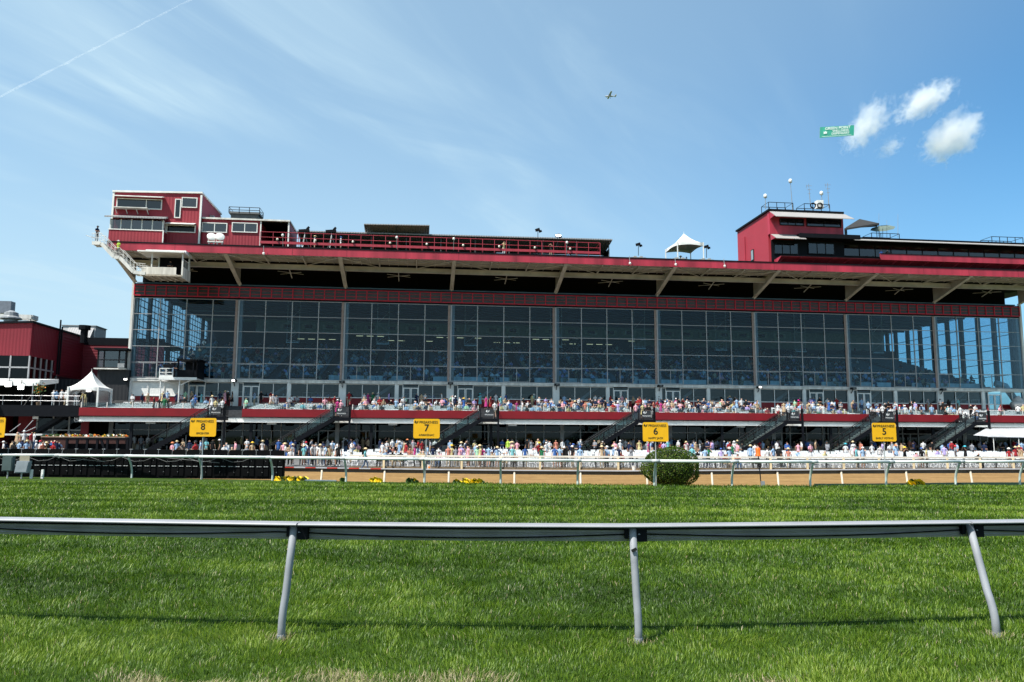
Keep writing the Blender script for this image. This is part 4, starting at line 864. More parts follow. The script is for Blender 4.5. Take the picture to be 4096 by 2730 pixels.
# small potted tree
A_ = q(d1(358, 690), -9.2); t = thing('potted_tree', 'small potted tree with orange blossom on the terrace', 'tree', (A_[0], -9.2, TZ)); b = MB(); b.tube([(A_[0], -9.2, TZ+.4), (A_[0], -9.2, TZ+1.4)], .03, 5); b.lathe([(.2, 0), (.26, .4), (.2, .42)], (A_[0], -9.2, TZ), 8); part(t, 'trunk', b, mat('bark', (.12, .08, .05), .9)); b = MB()
for k in range(160):
    p = Vector((A_[0]+rnd.gauss(0, .26), -9.2+rnd.gauss(0, .26), TZ+1.75+rnd.gauss(0, .26))); a = rnd.random()*6; d = Vector((cos(a), sin(a), rnd.uniform(-1, 1)))*.09; e = Vector((-sin(a), cos(a), rnd.uniform(-1, 1)))*.06; b.add([p-d, p-e, p+d, p+e], [(0,1,2,3)], 0 if rnd.random() < .85 else 1)
part(t, 'crown', b, [MATS['flower_leaf'], MATS['petal_amber']])
# low things in front of the terrace
t = thing('stage_canopy', 'flat white canopy slab over the lower left entrance', 'canopy', (-14, -13, 0)); A_, B_ = q(d1(0, 1000), -14), q(d1(388, 1018), -14); b = MB(); b.box((A_[0]-4, -14, B_[2]), (B_[0], -11.5, A_[2])); part(t, 'slab', b, whitew); b = MB()
for x in (A_[0]-2, B_[0]-1.2): b.box((x, -13.2, -.2), (x+.4, -12.6, B_[2]))
part(t, 'post', b, blk2)
for k, (xa, ya) in enumerate(((150, 940), (265, 885), (290, 930))):
    A_ = q(d1(xa-60, 985), -11); B_ = q(d1(xa+40, ya-30+20*k), -11); b = MB(); b.tube([A_, B_], .035, 6); solo('handrail', b, MATS['rail_steel'], ['leftmost slanting steel handrail by the dark window', 'longest slanting steel handrail of the lower stairs', 'short slanting steel handrail nearest the glass entrance'][k], 'handrail', A_)
flowers('flower_bed', 'orange flowers along the brick planter behind the black screen wall', q(d1(395, 1020), -15)[0], q(d1(1165, 1030), -15)[0], -15, q(d1(700, 1032), -15)[2]-.05, 220, h=.25)
t = thing('brick_planter', 'low brick planter below the lower row of flowers', 'planter', (-4, -15, -.2)); z1 = q(d1(700, 1035), -15)[2]; b = MB(); b.box((q(d1(395, 1020), -15)[0], -15.3, -.5), (q(d1(1165, 1030), -15)[0], -14.7, z1)); part(t, 'brick_wall', b, brick); b = MB(); b.box((q(d1(395, 1020), -15)[0], -15.4, z1), (q(d1(1165, 1030), -15)[0], -14.6, z1+.08)); part(t, 'coping', b, mat('tan_stone', (.35, .25, .18), .8))
t = thing('black_barrier', 'black timber barrier in front of the flowers behind the screen wall', 'barrier', (-3, -17, -.2)); A_, B_ = q(d1(620, 1035), -17), q(d1(1170, 1120), -17); b = MB(); n = 6
for k in range(n+1): x = A_[0]+(B_[0]-A_[0])*k/n; b.box((x-.09, -17.1, -.3), (x+.09, -16.9, A_[2]))
b.box((A_[0], -17.12, A_[2]-.16), (B_[0], -16.88, A_[2])); b.bar((A_[0]+(B_[0]-A_[0])*.55, -17, A_[2]-.1), (A_[0]+(B_[0]-A_[0])*.7, -17, -.2), .18); part(t, 'frame', b, blk); b = MB(); b.box((A_[0], -16.8, -.35), (B_[0], -16.7, A_[2]-.55)); part(t, 'screen', b, flat_black)
A_, B_ = q(d1(695, 850), -9.6), q(d1(768, 898), -9.6); t = thing('door_sign', 'black sign reading media only beside the glass entrance', 'sign', A_); b = MB(); b.box((A_[0], -9.6, B_[2]), (B_[0], -9.55, A_[2])); p = part(t, 'board', b, blk)
for k, s in enumerate(('MEDIA', 'ONLY')): text(p, 'lettering', s, .36, inkw, Matrix.Translation(((B_[0]-A_[0])/2, -.01, (B_[2]-A_[2])*(.32+.4*k))) @ FRONT)
A_, B_ = q(d1(305, 780), -9.7), q(d1(355, 865), -9.7); t = thing('door_sign', 'narrow notice reading jockeys only above a white notice on the red wall', 'sign', A_); b = MB(); b.box((A_[0], -9.7, (A_[2]+B_[2])/2+.05), (B_[0], -9.65, A_[2])); p = part(t, 'board', b, blk); b = MB(); b.box((A_[0], -9.7, B_[2]), (B_[0]-.05, -9.65, (A_[2]+B_[2])/2-.05)); part(t, 'notice', b, whitew)
for k, s in enumerate(('JOCKEYS', 'ONLY')): text(p, 'lettering', s, .2, inkw, Matrix.Translation(((B_[0]-A_[0])/2, -.01, (B_[2]-A_[2])*(.12+.2*k))) @ FRONT)
for k, (s, x, y) in enumerate((('ADMITTANCE', 1295, 905), ('ENTRANCE', 1455, 890), ('ONLY', 1463, 905))):
    A_ = q(d1(x, y), -4.25); text(ST, 'door_lettering', s, .3, mat('faded_lettering', (.2, .2, .2), .6), Matrix.Translation((A_[0], -4.22, A_[2])) @ FRONT)
# camera platform on the balcony
t = thing('camera_platform', 'white framed camera platform with black booth in front of the glass', 'camera platform', q(d1(1560, 620), -3)); CV = -3.2
P = lambda x, y: q(d1(x, y), CV)
b = MB(); z0 = P(1460, 488)[2]; x0, x1 = P(1460, 485)[0], P(1810, 490)[0]
b.box((x0, CV, z0-.12), (x1, -.35, z0+.02)); b.box((x0, CV-.04, z0-.2), (x1, CV, z0+.1)); part(t, 'deck', b, white)
b = MB(); xr_ = P(1590, 400)[0]; zt = P(1460, 400)[2]
for x in (x0+.04, (x0+xr_)/2, xr_): b.box((x-.035, CV, z0), (x+.035, CV+.07, zt))
for z in (zt, (zt+z0)/2+.1, z0+.3): b.box((x0, CV, z-.035), (xr_, CV+.06, z+.035)); b.box((x0, CV, z-.035), (x0+.06, -.5, z+.035))
b.box((x0, CV+.01, z0), (xr_, CV+.05, z0+.28)); part(t, 'railing', b, white)
b = MB(); xa, xb_ = P(1640, 330)[0], P(1815, 330)[0]; zz = P(1640, 325)[2]
for x in (xa, P(1775, 400)[0], xb_): b.box((x-.06, CV, z0), (x+.06, CV+.12, zz))
b.box((xa-.1, CV-.1, zz), (xb_+.35, -.4, zz+.12)); b.box((xa, -.6, z0), (xb_, -.5, zz)); b.box((xa, CV+.03, z0), (xb_, CV+.08, z0+.9)); b.box((xb_-.03, CV, z0), (xb_+.06, -.5, zz)); part(t, 'booth', b, blk)
b = MB()
for x in (P(1467, 600)[0], P(1640, 600)[0]): b.tube([(x, CV+.2, tier_z(CV)), (x, CV+.2, z0-.1)], .07, 8)
b.bar((P(1650, 545)[0], CV+.2, P(1650, 555)[2]), (P(1770, 500)[0], CV+.2, z0-.1), .08); part(t, 'post', b, white)
A_ = P(1545, 375); t = thing('tv_camera', 'television camera aimed left on the white framed platform', 'camera', (A_[0], CV+.9, z0)); b = MB(); b.bar((A_[0]-.75, CV+.9, A_[2]), (A_[0]+.35, CV+.9, A_[2]+.05), .3, .34); b.bar((A_[0]+.1, CV+.9, A_[2]+.2), (A_[0]+.5, CV+.9, A_[2]+.35), .25, .2); part(t, 'body', b, blk); b = MB(); b.tube([(A_[0], CV+.9, z0+.02), (A_[0], CV+.9, A_[2]-.1)], .09, 6); part(t, 'pedestal', b, blk2)
# white awning at the right of the apron
t = thing('awning_tent', 'white sloping awning tent under the balcony at the far right', 'tent', q((4050, 1800), -12.5)); e = [q(tp(7, *p), v) for p, v in (((1605, 760), -11.5), ((2400, 755), -11.5), ((2400, 915), -14), ((1630, 900), -14))]
b = MB(); b.add(e+[(p[0], p[1], p[2]-.06) for p in e], [(0,3,2,1),(4,5,6,7),(0,1,5,4),(1,2,6,5),(2,3,7,6),(3,0,4,7)]); b.add([e[0], e[3], q(tp(7, 1380, 880), -13.5)], [(0,1,2)]); part(t, 'canopy', b, mat('awning_cloth', (.42, .43, .45), .6, var=.1, scale=1.2))
b = MB()
for p in ((1730, 915), (2170, 915)): A_ = q(tp(7, *p), -13.9); b.tube([(A_[0], -13.9, -.1), A_], .04, 6)
part(t, 'leg', b, white)
A_ = Vector((q(d1(1165, 490), -.5)[0], -.5, 0))
# ================================================================= GROUND, TURF, DIRT, APRON
FEET = [d1(570, 1400), d1(1200, 1410), d1(1850, 1420), (1094, 1922), d2(895, 1210), d2(1598, 1228), d2(2303, 1239), d3(720, 1250), d3(1418, 1252), d3(2140, 1258), d4(493, 1385), d4(1148, 1383), d4(1803, 1382)]
FP = [G(p, 0.0) for p in FEET]
# smooth the line of feet a little
xs = np.array([p[0] for p in FP]); ys = np.array([p[1] for p in FP]); cf = np.polyfit(xs, ys, 3)
def foot_y(x):
    if x < -21: return foot_y(-21)+(x+21)*-.09
    if x > 19: return foot_y(19)+(x-19)*.13
    return float(np.polyval(cf, x))
def edge_y(x): return foot_y(x)+.35
BASE = [G(p, -.58) for p in ((1126, 1871), (2261, 1881), (3279, 1878), (4096, 1879))]
cb = np.polyfit([p[0] for p in BASE], [p[1] for p in BASE], 2)
def fence_y(x):
    x = max(-20, min(42, x)); return float(np.polyval(cb, x))
def sheet_mat(name, c0, c1, sc0, rough=.95, bump=.3, fine=60, st=(1, 1, 1)):
    m = bpy.data.materials.new(name); m.use_nodes = True; nt = m.node_tree; N = nt.nodes; L = nt.links; b = N['Principled BSDF']; b.inputs['Roughness'].default_value = rough; b.inputs['Specular IOR Level'].default_value = .2
    tc = N.new('ShaderNodeTexCoord'); n1 = N.new('ShaderNodeTexNoise'); n1.inputs['Scale'].default_value = sc0; n1.inputs['Detail'].default_value = 8; n1.inputs['Roughness'].default_value = .65
    n2 = N.new('ShaderNodeTexNoise'); n2.inputs['Scale'].default_value = fine; n2.inputs['Detail'].default_value = 3
    mp = N.new('ShaderNodeMapping'); mp.inputs['Scale'].default_value = st; L.new(tc.outputs['Object'], mp.inputs[0]); L.new(mp.outputs[0], n1.inputs['Vector']); L.new(mp.outputs[0], n2.inputs['Vector'])
    ad = N.new('ShaderNodeMath'); ad.operation = 'MULTIPLY_ADD'; ad.inputs[1].default_value = .5; L.new(n2.outputs['Fac'], ad.inputs[0])
    hm = N.new('ShaderNodeMath'); hm.operation = 'MULTIPLY'; hm.inputs[1].default_value = .5; L.new(n1.outputs['Fac'], hm.inputs[0]); L.new(hm.outputs[0], ad.inputs[2])
    mr = N.new('ShaderNodeMapRange'); mr.inputs[1].default_value = .36; mr.inputs[2].default_value = .64; L.new(ad.outputs[0], mr.inputs[0])
    mx = N.new('ShaderNodeMix'); mx.data_type = 'RGBA'; mx.inputs[6].default_value = (*c0, 1); mx.inputs[7].default_value = (*c1, 1); L.new(mr.outputs[0], mx.inputs[0]); L.new(mx.outputs[2], b.inputs['Base Color'])
    bp = N.new('ShaderNodeBump'); bp.inputs['Strength'].default_value = bump; bp.inputs['Distance'].default_value = .03; L.new(ad.outputs[0], bp.inputs['Height']); L.new(bp.outputs[0], b.inputs['Normal'])
    MATS[name] = m; return m
b = MB(); b.box((-3000, -3000, -1.6), (3000, 3000, -.9)); solo('ground', b, sheet_mat('far_ground', (.06, .09, .03), (.1, .13, .05), .02), kind='structure', frame='W', o=(0, 0, -.9))
X = [-70+2*k for k in range(71)]
b = MB(); n = len(X)
b.add([(x, -40, 0) for x in X]+[(x, edge_y(x), 0) for x in X]+[(x, edge_y(x)+.05, -.9) for x in X], [(i, i+1, n+i+1, n+i) for i in range(n-1)]+[(n+i, n+i+1, 2*n+i+1, 2*n+i) for i in range(n-1)])
tm = sheet_mat('turf_soil', (.018, .038, .003), (.045, .085, .008), 1.5, fine=90)
solo('turf_course', b, tm, kind='structure', frame='W')
dm = sheet_mat('dirt', (.15, .083, .027), (.33, .20, .078), .9, bump=1.0, fine=7, st=(.45, 1.6, 1))
b = MB(); ny = 40; vs = []; fs = []
XX = [-70+1.0*k for k in range(141)]; nx = len(XX)
for j in range(ny+1):
    for x in XX:
        y0 = edge_y(x)-.1; y1 = fence_y(x)+.3; s = j/ny; y = y0+(y1-y0)*s
        vs.append((x, y, -.68+.1*s+.018*sin(x*3.1+y*5.3)*sin(y*2.3+x*.7)))
for j in range(ny):
    for i in range(nx-1): fs.append((j*nx+i, j*nx+i+1, (j+1)*nx+i+1, (j+1)*nx+i))
b.add(vs, fs); solo('dirt_track', b, dm, kind='structure', frame='W', smooth=True)
def apron_z(v): return -.56+(v+30)*.030
b = MB(); vs = []; fs = []
for x in X:
    y0 = fence_y(x)-.05; u, v = WS(x, y0); vs.append((x, y0, -.62)); vs.append((x, y0, -.56)); P = SW(u, -4.05, apron_z(-4)); vs.append((P[0], P[1], P[2]))
for i in range(n-1): fs += [(3*i, 3*i+3, 3*i+4, 3*i+1), (3*i+1, 3*i+4, 3*i+5, 3*i+2)]
b.add(vs, fs); solo('apron', b, sheet_mat('apron_asphalt', (.10, .10, .102), (.17, .168, .165), .4, bump=.1), kind='structure', frame='W')
def az(x, y): u, v = WS(x, y); return apron_z(v)
# ----------------------------------------------------------------- grass blades
rs = np.random.RandomState(3)
def wob(x, y, f, seed):            # smooth random field, two octaves, about -1..1
    r = np.random.RandomState(seed); out = 0; amp = 1.0
    for o in range(2):
        t = r.rand(256, 256).astype(np.float32)*2-1; ca, sa = np.cos(seed+o), np.sin(seed+o); fx = (x*ca-y*sa)*f*.45*(2.1**o)+97; fy = (x*sa+y*ca)*f*.45*(2.1**o)+31
        i, j = np.floor(fx).astype(int), np.floor(fy).astype(int); u, v = fx-i, fy-j; u = u*u*(3-2*u); v = v*v*(3-2*v); i0, i1, j0, j1 = i % 256, (i+1) % 256, j % 256, (j+1) % 256
        out = out+amp*((t[i0, j0]*(1-u)+t[i1, j0]*u)*(1-v)+(t[i0, j1]*(1-u)+t[i1, j1]*u)*v); amp *= .6
    return out*1.1
NB = 700000
def grass():
    y = 5.6*(33.2/5.6)**rs.rand(NB); hw = .78*y+2.2; x = (rs.rand(NB)*2-1)*hw
    ey = np.array([edge_y(t) for t in np.linspace(-30, 30, 400)]); lim = np.interp(x, np.linspace(-30, 30, 400), ey)-.05
    k = y < lim; x, y = x[k], y[k]; n = len(x)
    cl = wob(x, y, 4, 1)*.5+wob(x, y, 14, 2)*.6
    stripe = np.sin((y+.25*wob(x, y, .5, 5)+.05*x)*3.3+1.6*np.sin(y*.71))*np.clip((y-9)/9, 0, .8)
    h = (.034+.02*rs.rand(n)+.016*cl)*(y/7)**.40; w = .0023*(y/7)**.9*(.7+.6*rs.rand(n))
    near = np.clip((6.42-y+.42*wob(x, y, 1.4, 8)+.35*wob(x, y, 5, 9)-.03*x)/.6, 0, 1)
    for fx_, fy_ in ((-2.22, 7.80), (1.23, 7.74), (4.84, 8.02)): near = np.maximum(near, .8*np.exp(-(((x-fx_)/.13)**2+((y-fy_)/.12)**2)))
    h *= 1+.5*near*rs.rand(n)
    az_ = rs.rand(n)*6.283; ln = (.35+.75*rs.rand(n)+.5*near)*h
    dx = np.cos(az_)*ln*.8+h*.4*wob(x, y, 6, 31); dy = np.sin(az_)*ln*.8+h*.45*wob(x, y, 5, 32)+stripe*h*.5
    pa = az_+1.2+rs.rand(n)*.8; sx, sy = np.cos(pa)*w, np.sin(pa)*w
    V = np.zeros((n, 5, 3), np.float32)
    V[:, 0] = np.stack([x-sx, y-sy, np.full(n, -.004)], 1); V[:, 1] = np.stack([x+sx, y+sy, np.full(n, -.004)], 1)
    V[:, 2] = np.stack([x+sx*.8+dx*.4, y+sy*.8+dy*.4, h*.62], 1); V[:, 3] = np.stack([x-sx*.8+dx*.4, y-sy*.8+dy*.4, h*.62], 1)
    V[:, 4] = np.stack([x+dx, y+dy, h*(.95-.25*near*rs.rand(n))], 1)
    me = bpy.data.meshes.new('grass'); me.vertices.add(n*5); me.vertices.foreach_set('co', V.ravel())
    i0 = (np.arange(n)*5)[:, None]; L7 = (i0+np.array([[0, 1, 2, 3, 3, 2, 4]])).ravel().astype(np.int32)
    me.loops.add(n*7); me.loops.foreach_set('vertex_index', L7); me.polygons.add(n*2)
    ls = np.stack([np.arange(n)*7, np.arange(n)*7+4], 1).ravel().astype(np.int32); me.polygons.foreach_set('loop_start', ls)
    me.update(calc_edges=True); me.validate()
    t = np.clip(.40+.17*cl+.14*wob(x*.45, y, 1.5, 21)+.10*wob(x, y, .7, 23)+.17*rs.randn(n)+.08*stripe-.13*np.exp(-((y-10.6)/1.5)**2)+.10*np.exp(-((y-7.7)/1.1)**2), 0, .85)
    dry = (rs.rand(n) < np.clip(near*.8, 0, .62)+.012+.03*(wob(x, y, 3, 12) > 1.0)); t = np.where(dry, .9+.1*rs.rand(n), t)
    at = me.attributes.new('tint', 'FLOAT', 'POINT'); at.data.foreach_set('value', np.repeat(t, 5).astype(np.float32)); return me
def leaf_mat(name, stops, trans=.35, gloss=.06, attr='tint', rough=.4):
    m = bpy.data.materials.new(name); m.use_nodes = True; nt = m.node_tree; N = nt.nodes; L = nt.links; N.remove(N['Principled BSDF']); o = N['Material Output']
    a = N.new('ShaderNodeAttribute'); a.attribute_name = attr; cr = N.new('ShaderNodeValToRGB'); el = cr.color_ramp.elements
    while len(el) < len(stops): el.new(.5)
    for e, (p, c) in zip(el, stops): e.position = p; e.color = (*c, 1)
    L.new(a.outputs['Fac'], cr.inputs[0])
    d = N.new('ShaderNodeBsdfDiffuse'); tr = N.new('ShaderNodeBsdfTranslucent'); gl = N.new('ShaderNodeBsdfGlossy'); gl.inputs['Roughness'].default_value = rough; gl.inputs[0].default_value = (.9, .95, .9, 1)
    L.new(cr.outputs[0], d.inputs[0]); L.new(cr.outputs[0], tr.inputs[0])
    x = N.new('ShaderNodeMixShader'); x.inputs[0].default_value = trans; L.new(d.outputs[0], x.inputs[1]); L.new(tr.outputs[0], x.inputs[2])
    y = N.new('ShaderNodeMixShader'); y.inputs[0].default_value = gloss; L.new(x.outputs[0], y.inputs[1]); L.new(gl.outputs[0], y.inputs[2]); L.new(y.outputs[0], o.inputs[0]); MATS[name] = m; return m
gm = grass(); gm.materials.append(leaf_mat('grass_blade', [(0, (.012, .034, .001)), (.35, (.058, .128, .004)), (.6, (.145, .24, .010)), (.86, (.28, .36, .06)), (.9, (.34, .27, .14)), (1, (.52, .44, .28))], .35, .022, 'tint', .45))
go = bpy.data.objects.new('grass', gm); COL.objects.link(go); tag(go, 'short mown green turf with dry straw blades near the viewer', 'grass', kind='stuff')
# ================================================================= FRONT RAIL
railw = mat('rail_white', (.30, .30, .315), .38, var=.07, scale=2.5, streak=False)
raild = mat('rail_inner', (.30, .30, .315), .5, .1, var=.12)
postg = mat('post_grey', (.24, .255, .28), .6, var=.1, scale=5)
TOPS = [(-12.5, 9.15), (-9, 8.88), (-5.6, 8.62), (-3.88, 8.45), (-2.25, 8.3), (-.5, 8.24), (1.24, 8.26), (3.1, 8.5), (5.05, 8.78), (6.5, 9.0), (9, 9.38), (13, 10)]
TOPS = [(p[0]*.947, p[1]*.947) for p in TOPS]
def top_y(x): return float(np.interp(x, [p[0] for p in TOPS], [p[1] for p in TOPS]))
FR = thing('aluminium_rail', 'white aluminium racecourse rail on bent grey posts crossing the near grass', 'rail', (0, 8.3, 0), 'W')
prof = [(-0.05, 1.072), (-0.054, 1.082), (-0.044, 1.092), (-0.02, 1.097), (0.1, 1.1), (0.125, 1.089), (0.132, 0.931), (0.118, 0.923), (0.112, 0.936), (0.105, 0.946), (0.112, 0.956), (0.104, 0.971), (0.112, 0.986), (0.106, 1.001), (0.112, 1.011), (0.112, 1.038), (0.06, 1.038), (0.06, 1.078), (-0.034, 1.078), (-0.038, 1.072)]
J = [-11.7, -5.6, -2.11, 4.81, 12.1]
for i in range(4):
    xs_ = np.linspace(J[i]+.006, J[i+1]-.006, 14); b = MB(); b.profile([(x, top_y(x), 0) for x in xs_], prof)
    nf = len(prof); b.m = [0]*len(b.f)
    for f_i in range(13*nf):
        if 5 < f_i % nf: b.m[f_i] = 2 if f_i % nf > 14 else 1  # channel faces under the cap painted black for the shade there
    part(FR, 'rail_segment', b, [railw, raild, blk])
for k, (ft, tx) in enumerate((((-9.2, 8.2), -9.1), ((-2.22, 7.80), -2.165), ((1.23, 7.74), 1.205), ((4.84, 8.02), 4.84), ((8.5, 8.55), 8.6))):
    ty = top_y(tx)+.04; b = MB(); fx, fy = ft; pts = [(fx, fy, -.1), (fx, fy, .12)]
    for s in range(1, 8):
        w = s/7; pts.append((fx+(tx-fx)*(w**1.6*.35+.0), fy+(ty-fy)*.30*w**1.7, .12+.30*w))
    px_, py_, pz_ = pts[-1]; pts += [(px_+(tx-px_)*.5, py_+(ty-py_)*.5, pz_+(1.06-pz_)*.5), (tx, ty, 1.06)]
    p = part(FR, 'post', MB().tube(pts, .037, 16), postg, True)
    if k == 2: b = MB(); m_ = Vector(pts[-2])+Vector((-.005, -.04, .12)); b.bar(m_+Vector((-.028, 0, -.012)), m_+Vector((.022, .002, .012)), .012, .028); part(p, 'tape_mark', b, inkb)
    b = MB(); b.box((tx+.04, ty-.02, .93), (tx+.14, ty+.06, 1.07)); b.box((tx-.075, ty+.0, .955), (tx-.04, ty+.06, 1.055)); part(FR, 'clamp', b, blk); b = MB(); b.lathe([(.012, 0), (.012, .006), (.004, .01)], (tx+.06, ty-.03, 1.0), 8); b.lathe([(.041, 0), (.043, .02), (.041, .05)], (fx, fy, -.005), 14); part(FR, 'base_collar', b, postg)
cable = []
for k in range(90):
    x = -12+24.5*k/89; s = (x+2.27)/3.54; cable.append((x, top_y(x)+.085, 1.0-.045*abs(sin(pi*s))+.0))
b = MB(); b.tube(cable, .007, 6); part(FR, 'cable', b, blk)
# ================================================================= OUTER TURF RAIL
railb = mat('rail_pale', (.64, .67, .66), .35, var=.05); postb = mat('post_pale_green', (.42, .49, .46), .5, var=.1, scale=3)
TR = thing('turf_rail', 'pale round racing rail on curved posts along the far edge of the turf', 'rail', (0, 33, 0), 'W')
pxs = [p[0] for p in FP]; d0 = pxs[1]-pxs[0]; pxs = [pxs[0]-2*d0, pxs[0]-d0]+pxs+[pxs[-1]+3, pxs[-1]+6.1]
for i, x in enumerate(pxs):
    y = foot_y(x); xt = x*1.003; b = MB(); pts = []
    for s in range(9):
        w = s/8; pts.append((x+(xt-x)*w, y-.30*(w**2)+.10*sin(pi*w), -.1+1.06*w))
    part(TR, 'post', MB().tube(pts, .048, 10), postb, True)
    yr = y-.33
    b.tube([(xt-.17, yr+.005, 1.02), (xt+.17, yr-.005, 1.02)], .071, 12); part(TR, 'sleeve', b, mat('sleeve_grey', (.45, .47, .48), .45), True)
    if i < len(pxs)-1:
        x2 = pxs[i+1]*1.003; b = MB(); b.tube([(xt, yr, 1.02), ((xt+x2)/2, (foot_y(pxs[i])+foot_y(pxs[i+1]))/2-.34, 1.015), (x2, foot_y(pxs[i+1])-.33, 1.02)], .064, 12); part(TR, 'rail_tube', b, railb, True)
# ================================================================= INNER DIRT RAIL
DR = thing('dirt_rail', 'low white capped rail on leaning cream posts along the inside of the dirt track', 'rail', (0, 38, -.6), 'W')
def dr_y(x): return edge_y(x)+5.0
LP = [p for p in ((1126, 1872), (1500, 1878), (2000, 1884), (2500, 1887), (3000, 1884), (3500, 1881), (4096, 1879))]
pts = [Yp(p, 38.0) for p in LP]; zx = [p[0] for p in pts]; zz = [p[2] for p in pts]
def dz_(x): return float(np.interp(x, zx, zz))
prof2 = [(-.12, 0), (-.12, .03), (-.09, .05), (.1, .05), (.1, -.17), (.07, -.17), (.07, .01), (-.09, .0)]
xa = np.linspace(-11.4, 27, 24); 
for i in range(3):
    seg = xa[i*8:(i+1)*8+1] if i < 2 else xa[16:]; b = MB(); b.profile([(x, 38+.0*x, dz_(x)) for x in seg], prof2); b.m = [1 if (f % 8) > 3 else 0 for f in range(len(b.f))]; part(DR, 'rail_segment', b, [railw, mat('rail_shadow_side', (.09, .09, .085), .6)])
b = MB()
for k in range(5): x = -11+1.05*k; b.box((x, 37.87, dz_(x)+.005), (x+.5, 37.885, dz_(x)+.055))
part(DR, 'red_stripes', b, mat('stripe_red', (.5, .03, .02), .5))
for px_ in (d2(672, 1130), d2(1245, 1150), d2(1832, 1150), d3(132, 1180), d3(736, 1180), d3(1342, 1180), d3(1935, 1180), d4(222, 1310), d4(767, 1310), d4(1320, 1310), d4(1870, 1310)):
    x = Yp(px_, 38)[0]; b = MB(); b.tube([(x*1.0, 37.55, -.7), (x*1.0, 37.62, -.35), (x*1.006, 38.0, dz_(x)+.01)], .05, 8); part(DR, 'post', b, mat('post_cream', (.50, .45, .36), .6, var=.1), True)
# ================================================================= OUTER FENCE
FE = thing('track_fence', 'white topped cream post fence between the dirt track and the crowd', 'fence', (5, 60, -.58), 'W')
b = MB(); xs_ = np.linspace(-13, 46, 60); b.profile([(x, fence_y(x), 0) for x in xs_], [(-.07, .36), (-.07, .50), (.07, .50), (.07, .36)]); part(FE, 'top_rail', b, mat('fence_white', (.66, .63, .57), .5, var=.08))
b = MB(); b.profile([(x, fence_y(x)+.12, 0) for x in xs_], [(-.03, .22), (-.03, .29), (.03, .29), (.03, .22)]); part(FE, 'mid_rail', b, blk2)
b = MB(); b.profile([(x, fence_y(x)+.02, 0) for x in xs_], [(-.02, -.68), (-.02, -.42), (.02, -.42), (.02, -.68)]); part(FE, 'kick_board', b, wood)
x = -10.2; k = 0
while x < 44:
    b = MB(); b.box((x-.08, fence_y(x)-.16, -.64), (x+.08, fence_y(x)-.075, .36)); part(FE, 'post', b, creamp)
    b = MB(); xx = x+1.35+.5*rnd.random(); b.box((xx-.06, fence_y(xx)+.16, -.6), (xx+.06, fence_y(xx)+.24, .34)); part(FE, 'inner_post', b, blk2)
    x += 3.12
b = MB()
for s in range(2):
    x = -12
    while x < 43: b.tube([(x, fence_y(x)+.05, -.45), (x+(.8 if s else -.8), fence_y(x)+.05, .34)], .004, 3, caps=False); x += .14
wm = part(FE, 'wire_mesh', b, greym); wm['kind'] = 'stuff'
# ================================================================= BLACK SCREEN WALL (seen from behind)
la, lb = np.array(G(d1(0, 1402), 0.0)), np.array(G(d2(285, 1195), 0.0)); la[1] += .4; lb[1] += .4
dirv = (lb-la)/np.linalg.norm(lb-la); ang = atan2(dirv[1], dirv[0])
LW = thing('screen_wall', 'long black video screen wall seen from behind its row of modules', 'screen wall', tuple(lb), 'W'); LW.rotation_euler = (0, 0, ang)
pitch = .665; b = MB()
b.prism([(-.66, 0, 1.02), (-.63, 0, 1.02), (-.56, 0, 1.045), (-.1, 0, 1.045), (-.03, 0, 1.02), (0, 0, 1.02), (0, 0, 0), (-.66, 0, 0)], (0, .12, 0))
b.prism([(-.655, .02, 1.06), (-.625, .02, 1.24), (-.57, .02, 1.31), (-.09, .02, 1.31), (-.035, .02, 1.24), (-.005, .02, 1.06)], (0, .1, 0))
b.box((-.6, -.04, .12), (-.06, 0, .46)); b.box((-.6, -.04, .62), (-.06, 0, .96)); b.box((-.36, -.07, .2), (-.3, -.04, .9))
me1 = b.mesh('screen_module', [mat('screen_black', (.0035, .0035, .004), .6, spec=.06)])
b = MB()
for k in range(5): b.box((-.6+.11*k, -.055, .545), (-.6+.11*k+.085, -.02, .57))
b.box((-.645, .0, 1.3), (-.6, .1, 1.325)); b.box((-.06, .0, 1.3), (-.015, .1, 1.325)); b.box((-.34, -.075, .30), (-.31, -.07, .31)); b.box((-.2, -.045, .80), (-.185, -.04, .82))
for k in range(5): b.box((-.012, .0, 1.07+.045*k), (.004, .03, 1.09+.045*k))
me2 = b.mesh('connector_strip', [mat('connector_white', (.42, .43, .44), .5)])
for k in range(25):
    m = bpy.data.objects.new('screen_module', me1); COL.objects.link(m); m.parent = LW; m.location = (-pitch*k, 0, 0)
    s = bpy.data.objects.new('connector_strip', me2); COL.objects.link(s); s.parent = m
OO[LW.name] = (0, 0, 0)
b = MB()
for k in range(10):
    x = -1.5-1.55*k; b.tube([(x, -.09, .98), (x-.4, -.12, .8), (x-.9, -.12, .76), (x-1.5, -.09, .95)], .008, 4)
b.tube([(-3, -.1, .72), (-6, -.12, .98)], .01, 4); b.tube([(-8.5, -.1, .74), (-11, -.12, .96)], .01, 4); part(LW, 'cables', b, mat('cable_grey', (.25, .25, .25), .5))
